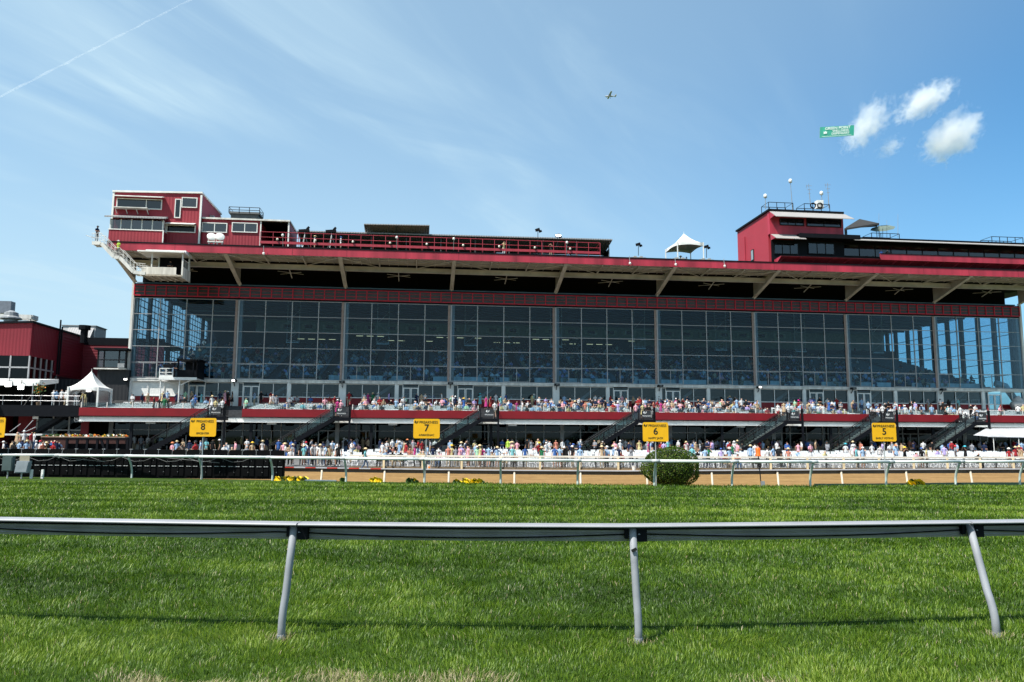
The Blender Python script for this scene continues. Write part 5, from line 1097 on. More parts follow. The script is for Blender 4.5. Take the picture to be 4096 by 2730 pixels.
# electrical boxes
def cabinet(lab, x0, x1, y0, y1, y, tilt=0, m=None, foot=True):
    A_ = Yp(d1(x0, y0), y); B_ = Yp(d1(x1, y1), y); t = thing('electrical_box', lab, 'electrical box', ((A_[0]+B_[0])/2, y, 0), 'W', 'electrical boxes at the far left'); b = MB()
    b.prism([(A_[0]+tilt, y, A_[2]), (B_[0]+tilt, y, A_[2]), (B_[0], y, B_[2]), (A_[0], y, B_[2])], (0, .22, 0)); part(t, 'casing', b, m); b = MB(); b.prism([(A_[0]+tilt+.03, y-.02, A_[2]-.04), (B_[0]+tilt-.03, y-.02, A_[2]-.04), (B_[0]-.03, y-.02, B_[2]+.04), (A_[0]+.03, y-.02, B_[2]+.04)], (0, .018, 0)); part(t, 'door', b, m)
    b = MB(); x = (A_[0]+B_[0])/2; b.tube([(x, y+.1, B_[2]), (x, y+.1, -.02)], .03, 8); part(t, 'conduit', b, mat('conduit_grey', (.4, .41, .42), .5)); return t
cabinet('upright green grey electrical box on a bent conduit', 25, 105, 1210, 1345, 35.4, 0, mat('box_green_grey', (.07, .10, .10), .5)); cabinet('tilted pale grey electrical box under a slatted lid', 138, 245, 1252, 1362, 35.2, .08, mat('box_grey', (.24, .27, .30), .5))
A_ = Yp(d1(185, 1202), 35.3); B_ = Yp(d1(272, 1250), 35.3); b = MB()
for k in range(5): z = A_[2]+(B_[2]-A_[2])*(k+.1)/5; b.box((A_[0], 35.28, z-.05), (B_[0], 35.32, z))
b.box((A_[0]+.05, 35.325, B_[2]), (A_[0]+.1, 35.4, A_[2])); b.box((B_[0]-.1, 35.325, B_[2]), (B_[0]-.05, 35.4, A_[2])); solo('slatted_panel', b, mat('slat_tan', (.32, .29, .22), .7), 'small tan slatted panel above the tilted grey box', 'panel', A_, 'W')
for k, x in enumerate((285, 387)):
    A_ = Yp(d1(x, 1362), 35.5); b = MB(); b.box((A_[0]-.05, 35.5, .0), (A_[0]+.05, 35.58, A_[2]+.15)); b.box((A_[0]-.03, 35.48, .1), (A_[0]+.03, 35.5, .2)); solo('marker_post', b, white, ['left of two short white marker posts in the grass by the screen wall', 'right of two short white marker posts in the grass by the screen wall'][k], 'marker', (A_[0], 35.5, 0), 'W')
# ================================================================= ROUND BUSH
bx, by, bz = 6.9, 33.95, .62
t = thing('round_bush', 'big round clipped green bush beyond the turf rail', 'bush', (bx, by, -.4), 'W'); b = MB(); b.tube([(bx, by, -.7), (bx, by, .3)], [.12, .09], 8)
for k in range(14): a = k*2.4; b.tube([(bx, by, -.1), (bx+.7*cos(a), by+.6*sin(a), .2+.5*rnd.random())], [.04, .015], 5)
part(t, 'trunk', b, MATS['bark'])
NL = 15000; r_ = np.random.RandomState(5); th = r_.rand(NL)*6.283; cz = r_.rand(NL)*2-1; rr = np.sqrt(1-cz*cz)
core = np.where(r_.rand(NL) < .22, .7+.25*r_.rand(NL), np.where(r_.rand(NL) < .07, 1+.075*r_.rand(NL), 1)); nx_, ny_, nz_ = rr*np.cos(th), rr*np.sin(th), cz
lump = 1+.045*np.sin(nx_*5+1)*np.cos(nz_*6)+.035*np.sin(ny_*7+nz_*4)
wl = 1-.42*(np.maximum(-nz_-.25, 0)/.75)**1.5
px = bx+nx_*1.22*core*lump*wl; py = by+ny_*1.0*core*lump*wl; pz = bz+nz_*np.where(nz_ > 0, .93, .92)*core*lump
s = .022+.02*r_.rand(NL); V = np.zeros((NL, 4, 3), np.float32); a1 = np.stack([r_.randn(NL), r_.randn(NL), r_.randn(NL)], 1); nn = np.stack([nx_, ny_, nz_], 1)+.9*r_.randn(NL, 3); nn /= np.linalg.norm(nn, axis=1)[:, None]
e1 = np.cross(nn, a1); e1 /= np.linalg.norm(e1, axis=1)[:, None]; e2 = np.cross(nn, e1); P_ = np.stack([px, py, pz], 1)-np.array([bx, by, -.4])
V[:, 0] = P_-e1*s[:, None]; V[:, 1] = P_-e2*s[:, None]*.6; V[:, 2] = P_+e1*s[:, None]; V[:, 3] = P_+e2*s[:, None]*.6
me = bpy.data.meshes.new('crown'); me.vertices.add(NL*4); me.vertices.foreach_set('co', V.ravel()); me.loops.add(NL*4); me.loops.foreach_set('vertex_index', np.arange(NL*4, dtype=np.int32)); me.polygons.add(NL); me.polygons.foreach_set('loop_start', (np.arange(NL)*4).astype(np.int32)); me.update(calc_edges=True)
at = me.attributes.new('tint', 'FLOAT', 'POINT'); at.data.foreach_set('value', np.repeat(np.clip(.4+.22*r_.randn(NL)+.5*(r_.rand(NL) < .05), 0, 1), 4).astype(np.float32))
me.materials.append(leaf_mat('bush_leaf', [(0, (.014, .028, .003)), (.45, (.045, .09, .006)), (.8, (.12, .19, .014)), (1, (.22, .21, .04))], .25, .015, 'tint', .5))
o = bpy.data.objects.new('crown', me); COL.objects.link(o); o.parent = t
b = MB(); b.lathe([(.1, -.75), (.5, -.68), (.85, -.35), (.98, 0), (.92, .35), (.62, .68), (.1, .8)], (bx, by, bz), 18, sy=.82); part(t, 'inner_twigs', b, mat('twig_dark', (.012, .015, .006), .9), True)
# ================================================================= SMALL THINGS BY THE TRACK
for k, (a_, c_, n) in enumerate(((1098, 1217, 60), (1374, 1396, 8), (1500, 1537, 26), (1648, 1683, 18), (1831, 1940, 50), (3484, 3531, 34))):
    x0 = G((a_, 1925), 0)[0]; x1 = G((c_, 1925), 0)[0]; y = edge_y((x0+x1)/2)-.2
    o = flowers('flower_patch', ['yellow flower patch at the corner of the black screen wall', 'tiny tuft of yellow flowers left of the sign 7 pole', 'small yellow flower patch on the turf edge left of sign 7', 'small yellow flower patch just right of the sign 7 pole', 'wide yellow flower patch on the turf edge right of sign 7', 'yellow flowers at the foot of the sign numbered 5'][k], x0, x1, y, .0, int(n*1.0), 'W', ((.85, .58, .01), (.88, .68, .03)), (.11 if k < 5 else .17), 'yellow flower patches on the turf edge', .25)
for k, (a_, c_, m, nm) in enumerate(((1080, 1330, white, 'thin white board on the turf edge below the yellow flowers'), (1830, 1950, mat('board_green', (.02, .05, .035), .6), 'short dark board under the wide flower patch'), (3130, 4032, MATS['board_green'] if 'board_green' in MATS else None, 'long dark green kerb board right of the round bush'))):
    x0 = G((a_, 1925), 0)[0]; x1 = G((c_, 1930), 0)[0]; b = MB(); b.profile([(x, edge_y(x)-.1, 0) for x in np.linspace(x0, x1, 6)], [(-.04, -.02), (-.04, .10 if k == 2 else .05), (.04, .10 if k == 2 else .05), (.04, -.02)]); solo('edge_board', b, m, nm, 'board', (x0, edge_y(x0), 0), 'W', 'boards along the turf edge')
A_ = G(d4(97, 1385), 0); t = thing('beacon', 'orange beacon lamp on a thin dark pole', 'beacon', A_, 'W'); z1 = Yp(d4(90, 1130), A_[1])[2]; b = MB(); b.tube([A_, (A_[0]-.08, A_[1], z1)], .022, 8); part(t, 'pole', b, blk2); b = MB(); b.lathe([(.12, 0), (.12, .03), (.10, .05), (.10, .30), (.08, .34), (.02, .36)], (A_[0]-.08, A_[1], z1), 14); part(t, 'lamp', b, mat('orange_lens', (.75, .12, .01), .25), True); b = MB(); b.box((A_[0]-.02, A_[1]-.1, 0), (A_[0]+.12, A_[1]+.02, .2)); part(t, 'junction_box', b, greym)
for k, (p, m) in enumerate(((d2(1648, 1100), 'white bucket with an orange mark by the fence under sign 7'), (d3(1232, 1110), 'white bucket at the fence left of the round bush'), (d4(716, 1243), 'white bucket at the fence left of sign 5'))):
    A_ = G(p, -.56); b = MB(); b.lathe([(.13, 0), (.17, .33), (.185, .33), (.185, .36), (.15, .36), (.12, .05)], A_, 14)
    if k == 0: b.box((A_[0]-.08, A_[1]-.185, A_[2]+.1), (A_[0]+.08, A_[1]-.15, A_[2]+.24), 1)
    solo('bucket', b, [white, mat('orange_mark', (.7, .22, .02), .5)], m, 'bucket', A_, 'W', 'buckets at the fence')
for k, p in enumerate((tp(3, 2020, 1100), tp(2, 2000, 1150))):
    if k == 0:
        A_ = q(p, -12); t = thing('serving_table', 'table with a dark blue cloth and bottles before the glass doors', 'table', (A_[0], -12, apron_z(-12))); z0 = apron_z(-12); b = MB(); b.box((A_[0]-1.35, -12.4, z0+.03), (A_[0]+1.2, -11.6, z0+.78)); part(t, 'tablecloth', b, mat('cloth_navy', (.012, .02, .08), .8))
        b = MB()
        for j in range(8): b.tube([(A_[0]-1+.3*j, -12, z0+.78), (A_[0]-1+.3*j, -12, z0+1.0)], .035, 6)
        solo('bottle_row', b, white, 'white bottles and cups standing on the dark blue table', 'bottles', (A_[0], -12, z0+.78)); bpy.data.objects['bottle_row']['kind'] = 'stuff'
# ================================================================= PEOPLE
def joints(p):
    J = dict(pel=(0, 0, .96), sp=(0, 0, 1.15), ch=(0, .01, 1.35), nk=(0, 0, 1.49), hd=(0, -.02, 1.57), top=(0, -.015, 1.69))
    for s, n in ((-1, 'l'), (1, 'r')):
        J.update({'sh'+n: (.185*s, .01, 1.41), 'el'+n: (.235*s, .03, 1.14), 'wr'+n: (.245*s, -.05, .91), 'ha'+n: (.24*s, -.085, .83),
                  'hp'+n: (.09*s, 0, .92), 'kn'+n: (.105*s, -.02, .50), 'an'+n: (.115*s, .03, .09), 'to'+n: (.135*s, -.14, .035)})
    def st(k, *v): J[k] = v
    for s, n in ((-1, 'l'), (1, 'r')):
        if p == 'C': st('el'+n, .24*s, 0, 1.15); st('wr'+n, .09*s, -.25, 1.13); st('ha'+n, .02*s, -.29, 1.16)
        if p == 'B': st('el'+n, .27*s, -.16, 1.32); st('wr'+n, .09*s, -.21, 1.54); st('ha'+n, .055*s, -.18, 1.60)
        if p == 'H' and n == 'r': st('el'+n, .37*s, .07, 1.18); st('wr'+n, .21*s, 0, 1.0); st('ha'+n, .14*s, -.03, .99)
    if p == 'K':
        st('knl', -.1, -.2, .52); st('anl', -.1, -.24, .11); st('tol', -.11, -.40, .06); st('knr', .1, .04, .50); st('anr', .1, .32, .15); st('tor', .11, .22, .04)
        st('ell', -.24, .14, 1.16); st('wrl', -.22, .12, .93); st('hal', -.21, .09, .86); st('elr', .24, -.06, 1.15); st('wrr', .2, -.25, .98); st('har', .19, -.31, .93)
    if p == 'D':
        for k in ('pel', 'sp', 'ch', 'nk', 'hd', 'top', 'shl', 'shr'): x, y, z = J[k]; J[k] = (x, y, z-.46)
        for s, n in ((-1, 'l'), (1, 'r')):
            st('hp'+n, .1*s, -.02, .48); st('kn'+n, .12*s, -.42, .50); st('an'+n, .12*s, -.40, .09); st('to'+n, .13*s, -.56, .035)
            st('el'+n, .24*s, -.06, .70); st('wr'+n, .1*s, -.26, .66); st('ha'+n, .03*s, -.31, .68)
    if p == 'L':
        J.update(sp=(0, -.08, 1.12), ch=(0, -.26, 1.24), nk=(0, -.38, 1.29), hd=(0, -.46, 1.30), top=(0, -.57, 1.34))
        for s, n in ((-1, 'l'), (1, 'r')): st('sh'+n, .18*s, -.30, 1.26); st('el'+n, .23*s, -.38, 1.0); st('wr'+n, .18*s, -.5, .82); st('ha'+n, .16*s, -.54, .76)
    return J
BON = [('pel', 'sp', 'T'), ('sp', 'ch', 'T'), ('ch', 'nk', 'T'), ('nk', 'hd', 'N'), ('hd', 'top', 'N')]
for n in 'lr': BON += [('ch', 'sh'+n, 'T'), ('sh'+n, 'el'+n, 'U'), ('el'+n, 'wr'+n, 'F'), ('wr'+n, 'ha'+n, 'A'), ('pel', 'hp'+n, 'P'), ('hp'+n, 'kn'+n, 'P'), ('kn'+n, 'an'+n, 'S'), ('an'+n, 'to'+n, 'O')]
RAD = dict(pel=(.155, .115), sp=(.135, .10), ch=(.155, .105), nk=(.052, .055), hd=(.072, .085), top=(.07, .08), sh=(.062, .062), el=(.043, .043), wr=(.031, .028), ha=(.034, .02), hp=(.092, .092), kn=(.06, .06), an=(.043, .045), to=(.04, .028))
def body_geo(p, sub=1):
    J = joints(p); names = list(J); me = bpy.data.meshes.new('tmp'); me.from_pydata([J[k] for k in names], [(names.index(a), names.index(b)) for a, b, _ in BON], [])
    ob = bpy.data.objects.new('tmp', me); COL.objects.link(ob); ob.modifiers.new('s', 'SKIN')
    for i, k in enumerate(names): me.skin_vertices[0].data[i].radius = RAD[k if k in RAD else k[:2]]; me.skin_vertices[0].data[i].use_root = (k == 'pel')
    if sub: m = ob.modifiers.new('u', 'SUBSURF'); m.levels = sub; m.render_levels = sub
    dg = bpy.context.evaluated_depsgraph_get(); ev = ob.evaluated_get(dg).to_mesh()
    V = [tuple(v.co) for v in ev.vertices]; F = [tuple(f.vertices) for f in ev.polygons]; ob.evaluated_get(dg).to_mesh_clear()
    bpy.data.objects.remove(ob); bpy.data.meshes.remove(me)
    seg = []
    JV = {k: Vector(v) for k, v in J.items()}
    for f in F:
        c = sum((Vector(V[i]) for i in f), Vector())/len(f); best = (9, None)
        for a, b, tg in BON:
            A_, B_ = JV[a], JV[b]; d = B_-A_; t = max(0, min(1, (c-A_).dot(d)/d.length_squared)); dist = (c-A_-d*t).length-(.05 if tg == 'T' else 0)
            if dist < best[0]: best = (dist, tg, t)
        seg.append((best[1], best[2], c))
    return V, F, seg, JV
GEO = {p: body_geo(p) for p in 'SCBHKDL'}
def outfit_mesh(p, o):
    V, F, seg, J = GEO[p]; V = list(V); F = list(F); mi = []
    hv = (J['top']-J['hd']).normalized(); fw = Vector((0, -1, 0)) if p != 'L' else Vector((0, -.45, -.9))
    for tg, t, c in seg:
        if tg == 'T': m = 1
        elif tg == 'N':
            r = c-J['hd']; m = 3 if (r.dot(hv) > .075 or (r.dot(fw) < -.01 and r.dot(hv) > -.05)) else 0
            if (c-J['nk']).length < .06 and r.dot(hv) < -.06: m = 0
        elif tg == 'U': m = 1 if (o in 'L' or (o in 'TS' and t < .7)) else 0
        elif tg == 'F': m = 1 if o == 'L' and t < .9 else 0
        elif tg == 'A': m = 0
        elif tg == 'P': m = (1 if t < .75 else 0) if o == 'D' else (2 if o != 'S' or t < .9 else 0)
        elif tg == 'S': m = 0 if o in 'DS' else 2
        else: m = 4
        mi.append(m)
    b = MB(); b.v = V; b.f = F; b.m = mi
    for n, s in (('l', -1), ('r', 1)):            # fingers and thumb at the end of each palm
        d = (J['ha'+n]-J['wr'+n]).normalized(); a = d.orthogonal().normalized(); e = d.cross(a)
        for k in range(4): q0 = J['ha'+n]+a*(.018*(k-1.5)); q1 = q0+d*(.055, .066, .063, .05)[k]+e*.012*s; b.tube([q0, (q0+q1)/2+e*.004, q1], [.009, .008, .006], 4, 0)
        q0 = J['wr'+n].lerp(J['ha'+n], .6)+a*.03; b.tube([q0, q0+a*.02+d*.035, q0+a*.015+d*.06], [.010, .009, .007], 4, 0)
    fwn = (fw-hv*fw.dot(hv)).normalized(); sd = hv.cross(fwn); hc = J['hd'].lerp(J['top'], .35)
    f0 = hc+fwn*.082
    b.add([f0+hv*.03, f0-hv*.02+sd*.016, f0-hv*.02-sd*.016, f0-hv*.014+fwn*.026], [(0, 1, 3), (0, 3, 2), (1, 2, 3)], 0)
    for s in (-1, 1): e = hc+fwn*.079+hv*.035+sd*.032*s; b.add([e+sd*.013, e+hv*.006, e-sd*.013, e-hv*.006], [(0, 1, 2, 3)], 3); e2 = hc+sd*.082*s; b.bar(e2-hv*.03, e2+hv*.03, .02, .03, 0)
    m0 = hc+fwn*.08-hv*.045; b.add([m0+sd*.022, m0+hv*.005, m0-sd*.022, m0-hv*.005], [(0, 1, 2, 3)], 3)
    if o == 'D' and p != 'D':
        b.lathe([(.135, 1.04), (.16, .96), (.19, .8), (.225, .58), (.235, .52)], (0, 0, 0), 14, 1, .82)
    me = b.mesh('body', [MATS['skin_a']], (0, 0, 0), True)
    while len(me.materials) < 5: me.materials.append(MATS['skin_a'])
    me.polygons.foreach_set('material_index', b.m); return me
SK = [mat('skin_a', (.48, .27, .19), .5, var=.04), mat('skin_b', (.36, .19, .12), .5, var=.04), mat('skin_c', (.12, .06, .04), .5, var=.04), mat('skin_d', (.52, .32, .24), .5, var=.04)]
HR = [mat('hair_dark', (.012, .009, .007), .5), mat('hair_brown', (.06, .035, .018), .5), mat('hair_blond', (.30, .20, .08), .5), mat('hair_grey', (.33, .32, .31), .5)]
SHC = dict(W=('white shirt', (.60, .60, .61)), B=('light blue shirt', (.27, .40, .58)), b=('royal blue shirt', (.045, .11, .32)), N=('navy jacket', (.012, .02, .055)), K=('black top', (.012, .012, .013)), R=('red shirt', (.30, .025, .03)), P=('pink shirt', (.70, .34, .40)), M=('magenta top', (.38, .04, .17)), G=('mint green shirt', (.34, .58, .40)), E=('dark green top', (.02, .14, .06)), T=('aqua shirt', (.16, .42, .46)), Y=('yellow shirt', (.50, .43, .22)), O=('coral shirt', (.48, .19, .14)), g=('grey shirt', (.25, .26, .29)), t=('tan top', (.42, .31, .20)), v=('lavender shirt', (.42, .34, .62)), F=('patterned shirt', (.40, .36, .36)), V=('lime vest', (.40, .58, .08)))
def print_mat(name, c):
    m = bpy.data.materials.new(name); m.use_nodes = True; N = m.node_tree.nodes; L = m.node_tree.links; b = N['Principled BSDF']; b.inputs['Roughness'].default_value = .8
    tc = N.new('ShaderNodeTexCoord'); v = N.new('ShaderNodeTexVoronoi'); v.inputs['Scale'].default_value = 14; L.new(tc.outputs['Object'], v.inputs['Vector'])
    cr = N.new('ShaderNodeValToRGB'); cr.color_ramp.elements[0].position = .3; cr.color_ramp.elements[0].color = (.06, .07, .12, 1); cr.color_ramp.elements[1].position = .5; cr.color_ramp.elements[1].color = (.6, .55, .52, 1); L.new(v.outputs['Distance'], cr.inputs[0]); L.new(cr.outputs[0], b.inputs['Base Color']); MATS[name] = m; return m
SHM = {k: (print_mat('cloth_F', c) if k == 'F' else mat('cloth_'+n.replace(' ', '_'), c, .8, var=.1, scale=6, spec=.15)) for k, (n, c) in SHC.items()}
PTC = dict(k=('black trousers', (.012, .012, .014)), j=('jeans', (.05, .09, .17)), h=('khaki trousers', (.36, .29, .20)), x=('khaki shorts', (.38, .31, .22)), w=('white trousers', (.7, .7, .7)), n=('navy trousers', (.015, .02, .05)), r=('red shorts', (.4, .03, .03)), y=('yellow shorts', (.65, .5, .1)), e=('green trousers', (.05, .3, .16)), g=('grey trousers', (.2, .2, .21)), p=('pink shorts', (.6, .3, .28)))
PTM = {k: mat('legs_'+n.replace(' ', '_'), c, .8, var=.1, scale=6, spec=.15) for k, (n, c) in PTC.items()}
SHO = [mat('shoe_dark', (.02, .016, .013), .5), mat('shoe_white', (.6, .6, .6), .5)]
HTC = dict(s=('straw hat', (.60, .47, .27), 1), w=('white cap', (.75, .75, .75), 0), c=('dark cap', (.02, .02, .025), 0), r=('red hat', (.6, .03, .05), 0), u=('blue cap', (.05, .12, .42), 0), o=('orange hat', (.75, .25, .10), 1), y=('yellow hat', (.75, .48, .04), 1), K=('black hat', (.012, .012, .012), 1), W=('wide white hat', (.74, .72, .68), 1), T=('turquoise hat', (.05, .42, .52), 1), p=('pink cap', (.75, .4, .45), 0), M=('magenta hat', (.6, .03, .3), 1))
def hat_mesh(wide, k):
    b = MB()
    if wide: b.lathe([(.2, -.005), (.205, .0), (.2, .008), (.105, .012), (.1, .07), (.085, .105), (.05, .115), (.01, .11)], (0, 0, 0), 14, sy=1.12)
    else: b.lathe([(.098, -.02), (.1, .01), (.09, .05), (.06, .08), (.01, .092)], (0, 0, 0), 12, sy=1.1); b.box((-.065, -.19, -.012), (.065, -.08, -.0))
    return b.mesh('hat_'+k, mat('hat_'+HTC[k][0].replace(' ', '_'), HTC[k][1], .75, var=.08), (0, 0, 0), bool(wide))
HATS = {k: hat_mesh(HTC[k][2], k) for k in HTC}
OM = {}
def get_mesh(p, o):
    if (p, o) not in OM: OM[(p, o)] = outfit_mesh(p, o)
    return OM[(p, o)]
POSEW = dict(S='standing', C='with folded arms', B='hands raised to face', H='hand on hip', K='walking', D='seated', L='bending forward')
PEOPLE = []          # (object, base words, zone phrase, x in the view)
def person(loc, rz, sh='W', pt='k', hat=None, pose='S', long=False, skin=None, hair=None, sc_=1.0, zone='', grp='people'):
    dress = pt == 'd'; o = 'D' if dress else ('S' if pt in 'xryp' else ('L' if long else 'T'))
    ob = bpy.data.objects.new('person', get_mesh(pose, o)); COL.objects.link(ob); ob.location = loc; ob.rotation_euler = (0, 0, rz); ob.scale = (sc_*.98, sc_*.98, sc_)
    ms = [skin or rnd.choice(SK), SHM[sh], PTM['k' if dress else pt], hair or rnd.choice(HR[:3]+HR[:2]+[HR[3]]), rnd.choice(SHO)]
    for i, m in enumerate(ms): ob.material_slots[i].link = 'OBJECT'; ob.material_slots[i].material = m
    ob['category'] = 'person'; ob['group'] = grp
    if hat:
        h = bpy.data.objects.new('hat', HATS[hat]); COL.objects.link(h); h.parent = ob; J = GEO[pose][3]; hv = (J['top']-J['hd']).normalized(); h.location = J['hd']+hv*.105; 
        if pose == 'L': h.rotation_euler = (1.2, 0, 0)
    sn = SHC[sh][0]; w = ('person in '+sn.split(' ')[0]+(' blue' if sh in 'Bb' else ' green' if sh in 'GE' else '')+' dress') if dress else 'person in '+sn+' and '+PTC[pt][0]
    if pose == 'D' and not dress: w = 'person in '+sn
    if hat: w += ', '+HTC[hat][0]
    PEOPLE.append([ob, w, POSEW[pose], zone, pix(loc)[0]]); return ob
def zoneA(x):
    for lim, s in ((560, 'behind the screen wall at far left'), (1126, 'behind the screen wall near sign 8'), (1560, 'behind fence left of sign 7'), (1800, 'behind fence near sign 7'), (2150, 'behind fence right of sign 7'), (2530, 'behind fence left of sign 6'), (2850, 'behind the round bush'), (3160, 'behind fence near orange beacon'), (3470, 'behind fence left of sign 5'), (3700, 'behind fence near sign 5')):
        if x < lim: return s
    return 'behind fence right of sign 5'
def zoneB(x):
    k = 0
    for i, (a, c) in enumerate(SEG):
        if x > a-30: k = i
    return 'on balcony above %s red panel' % ('first', 'second', 'third', 'fourth', 'fifth', 'sixth', 'seventh', 'eighth')[k]
def parse(s):
    for e in s.split(';'):
        e = e.strip()
        if not e: continue
        st = e[0] == '~'; e = e.lstrip('~'); a = e.split(); c = a[2] if len(a) > 2 else 'W'; d = dict(sh=c[0], pt=None, hat=None, pose='S', loc=None); i = 1
        while i < len(c): d[{'/': 'pt', '^': 'hat', ':': 'pose', '@': 'loc'}[c[i]]] = c[i+1]; i += 2
        yield st, float(a[0]), float(a[1]), d
STUFF = []; CAND = []
def put(tile, lst, zone):
    for st, x, y, d in parse(lst):
        p = tp(tile, x, y); s = rnd.uniform(.95, 1.05); H = 1.74 if d['pose'] not in 'DL' else (1.29 if d['pose'] == 'D' else 1.36); H = H*s+(.06 if d['hat'] else 0)
        z_ = d['loc'] or zone; best = (1e9, 0)
        if z_ == 'A':
            for k in range(96):
                v = -29.5+.26*k; u = q(p, v)[0]; P = SW(u, v, 0)
                if P[1] < fence_y(P[0])+.45: continue
                e = abs(pix((P[0], P[1], apron_z(v)+H))[1]-p[1])
                if e < best[0]: best = (e, v)
            v = best[1]; zf = apron_z(v); zone_s = zoneA(p[0])
        elif z_ == 'B':
            for k in range(NT):
                v = -10+1.1*k+(.55 if k < NT-1 else .9); u = q(p, v)[0]; e = abs(pix(SW(u, v, TZK[k]+H))[1]-p[1])
                if e < best[0]: best = (e, v)
            v = best[1]; zf = tier_z(v); zone_s = zoneB(p[0])
        elif z_ == 'L': v, zf, zone_s = -11.1, 3.85, 'on the staircase landing'
        elif z_ == 'T': v, zf, zone_s = -8.6, 4.75, 'on the left terrace'
        else: v, zf, zone_s = -16, .55, 'behind the white slab canopy at left'
        u = q(p, v)[0]; P = SW(u, v, zf)
        if d['pose'] == 'D': rz = YAW+rnd.uniform(-.35, .35)
        else: rz = rnd.choice([0, 0, .5, -.5, 1.2, -1.2, 2.6, 3.1])+rnd.uniform(-.3, .3)
        if d['loc'] == 'L': rz = YAW+pi
        pt = d['pt'] or rnd.choice('kkjhhxgn' if z_ != 'A' else 'khjxxhgn')
        if st: STUFF.append((P, rz, d['pose'], d['sh'], s)); continue
        vis = {'A': (.62, .36), 'B': (.68, .42)}.get(z_, (1, 1))[1 if d['pose'] in 'DL' else 0]/math.hypot(P[0], P[1])
        CAND.append((vis, (P, rz, d['sh'], pt, d['hat'], d['pose'], d['sh'] in 'N' or rnd.random() < .25, None, None, s, zone_s, {'A': 'racegoers on the apron', 'B': 'racegoers on the balcony', 'L': 'racegoers on the balcony'}.get(z_, 'people on the left terrace')))); continue
        person(P, rz, d['sh'], pt, d['hat'], d['pose'], d['sh'] in 'N' or rnd.random() < .25, None, None, s, zone_s, {'A': 'racegoers on the apron', 'B': 'racegoers on the balcony', 'L': 'racegoers on the balcony'}.get(z_, 'people on the left terrace'))
put(0, '70 970 W^w;110 990 N:D;~225 970 t;~245 1000 K;345 970 B;~390 950 N;475 955 B^s;590 955 W;640 960 W^w;710 960 W^r;~770 970 W;750 1010 O;820 985 Y^s;850 1020 K^c;~910 970 b;~960 960 N;930 1015 R^r;~1000 960 N^c;1040 985 B;430 770 W^w@X;565 760 R@X;610 765 W@X;~320 800 t@X;1950 865 t^w;2095 810 K^w;1610 745 K/h', 'A')
put(0, '940 105 W/w:C;985 135 B/k;1080 120 W/k;1155 120 W/h;1330 120 W/w:C;1410 130 K/k;1500 160 Y/h:L', 'T')
put(1, '30 845 W/k;125 850 W/k^c;245 840 g/j;365 825 W/n;585 810 B:C;785 990 P^o;865 965 B^s;970 930 t^c;1085 960 N;1280 960 B;1380 930 T/x^c:C;1490 945 K/k;1610 940 K/d^w;1690 1030 M^r:D;1730 990 W^w:D;1715 1040 B:D;1830 1075 t:D;1990 885 Y/k^w;2085 935 W/x:C;2150 890 B^w;2085 1060 g:D;2180 985 t/d^y;2240 890 B/k^u;~1885 980 P', 'A')
put(2, '45 885 B/k^w;135 960 F/d^s;215 915 N^c;275 915 Y/x;415 950 b;470 850 W/k;580 925 b^c;500 1000 P;530 1005 W^s;605 1040 t:D;660 1020 g/d^s;440 1110 R^s:D;515 1120 b:D;630 1110 W:D;820 1030 K;890 980 W^r;880 1030 b/k;965 1020 N^c;855 1130 T/x^s;1000 1080 W/k;1045 1050 g;1085 1040 W;1140 1070 W/g^s;1195 1095 W/j;1230 1090 B;1265 925 W/h;1345 970 W/k;1300 1060 t^K;~1190 970 N^s;1410 1085 W/p;1460 1035 K/k^c;~1440 985 E^s;1550 920 W/d^W;1655 890 P;1690 1010 W:B;1800 1020 P:D;1775 865 W/j;1660 1070 W^o:D;1770 1070 Y^y:D;2185 1150 W^s:D;2220 1000 W;1315 1120 G:D', 'A')
put(3, '75 975 W:C;60 1145 B:D;135 1090 N:D;185 1075 O:D;175 1145 K:D;235 1145 W:D;315 1140 K^s:D;300 975 B/k^W;~300 940 B^w;380 970 t/d;410 1000 R/j;435 940 K^o;480 1095 O:D;560 1090 M/k;665 1130 Y^s:D;690 975 R/k;705 1100 W^s:D;~715 1160 t^s:D;785 1090 B;785 1145 K^s:D;880 1090 N/h:C;980 1090 W/k;985 1150 P^w:D;1150 1065 O/h;1205 1070 Y^y;1280 1080 g^c;1340 1075 P;1380 1050 v/k;1370 985 W^s;1490 980 K^K;1610 960 Y^K;1490 1060 P/d;1500 1110 F/x;1560 1110 g^s:D;1620 1025 B;1650 1080 G^w;1700 1150 Y/d^s;1740 1120 M;1850 1085 B/x^c:C;1915 1140 t^s:D;2000 1080 B/x^s:H;2110 1180 W:D;2165 1165 W:D;2185 940 V/k;2240 985 F^s', 'A')
put(4, '40 980 P^s;45 1070 T^s;125 965 P/y^c:C;85 1190 O:D;265 1070 b/h;300 945 K/k;370 955 g:B;400 1095 E^c:D;430 1060 P:D;505 990 R^y;555 1095 E/d^s;~490 935 t;595 930 B;630 990 W/r^w;690 970 W/x:C;800 955 O/d;895 935 t/k;915 950 W/h^c;1000 910 B/k;1100 1015 K/k^u;780 1130 b/x;865 1095 B/x^c;940 1120 K/h^w;985 1060 K/k;1090 1105 K/h^w;1220 1115 B/h^u;1345 930 W/k;1540 960 t:C;1620 985 K;1600 1100 t^s;1690 1060 W^W;1800 1045 B^s;1680 1165 B:L;1845 1110 W/w^w;1895 1070 N;1920 955 W/j^w;2010 945 W;2145 930 g;1930 1160 R:D;2110 1090 g:B;2085 1135 W:D;2225 920 B', 'A')
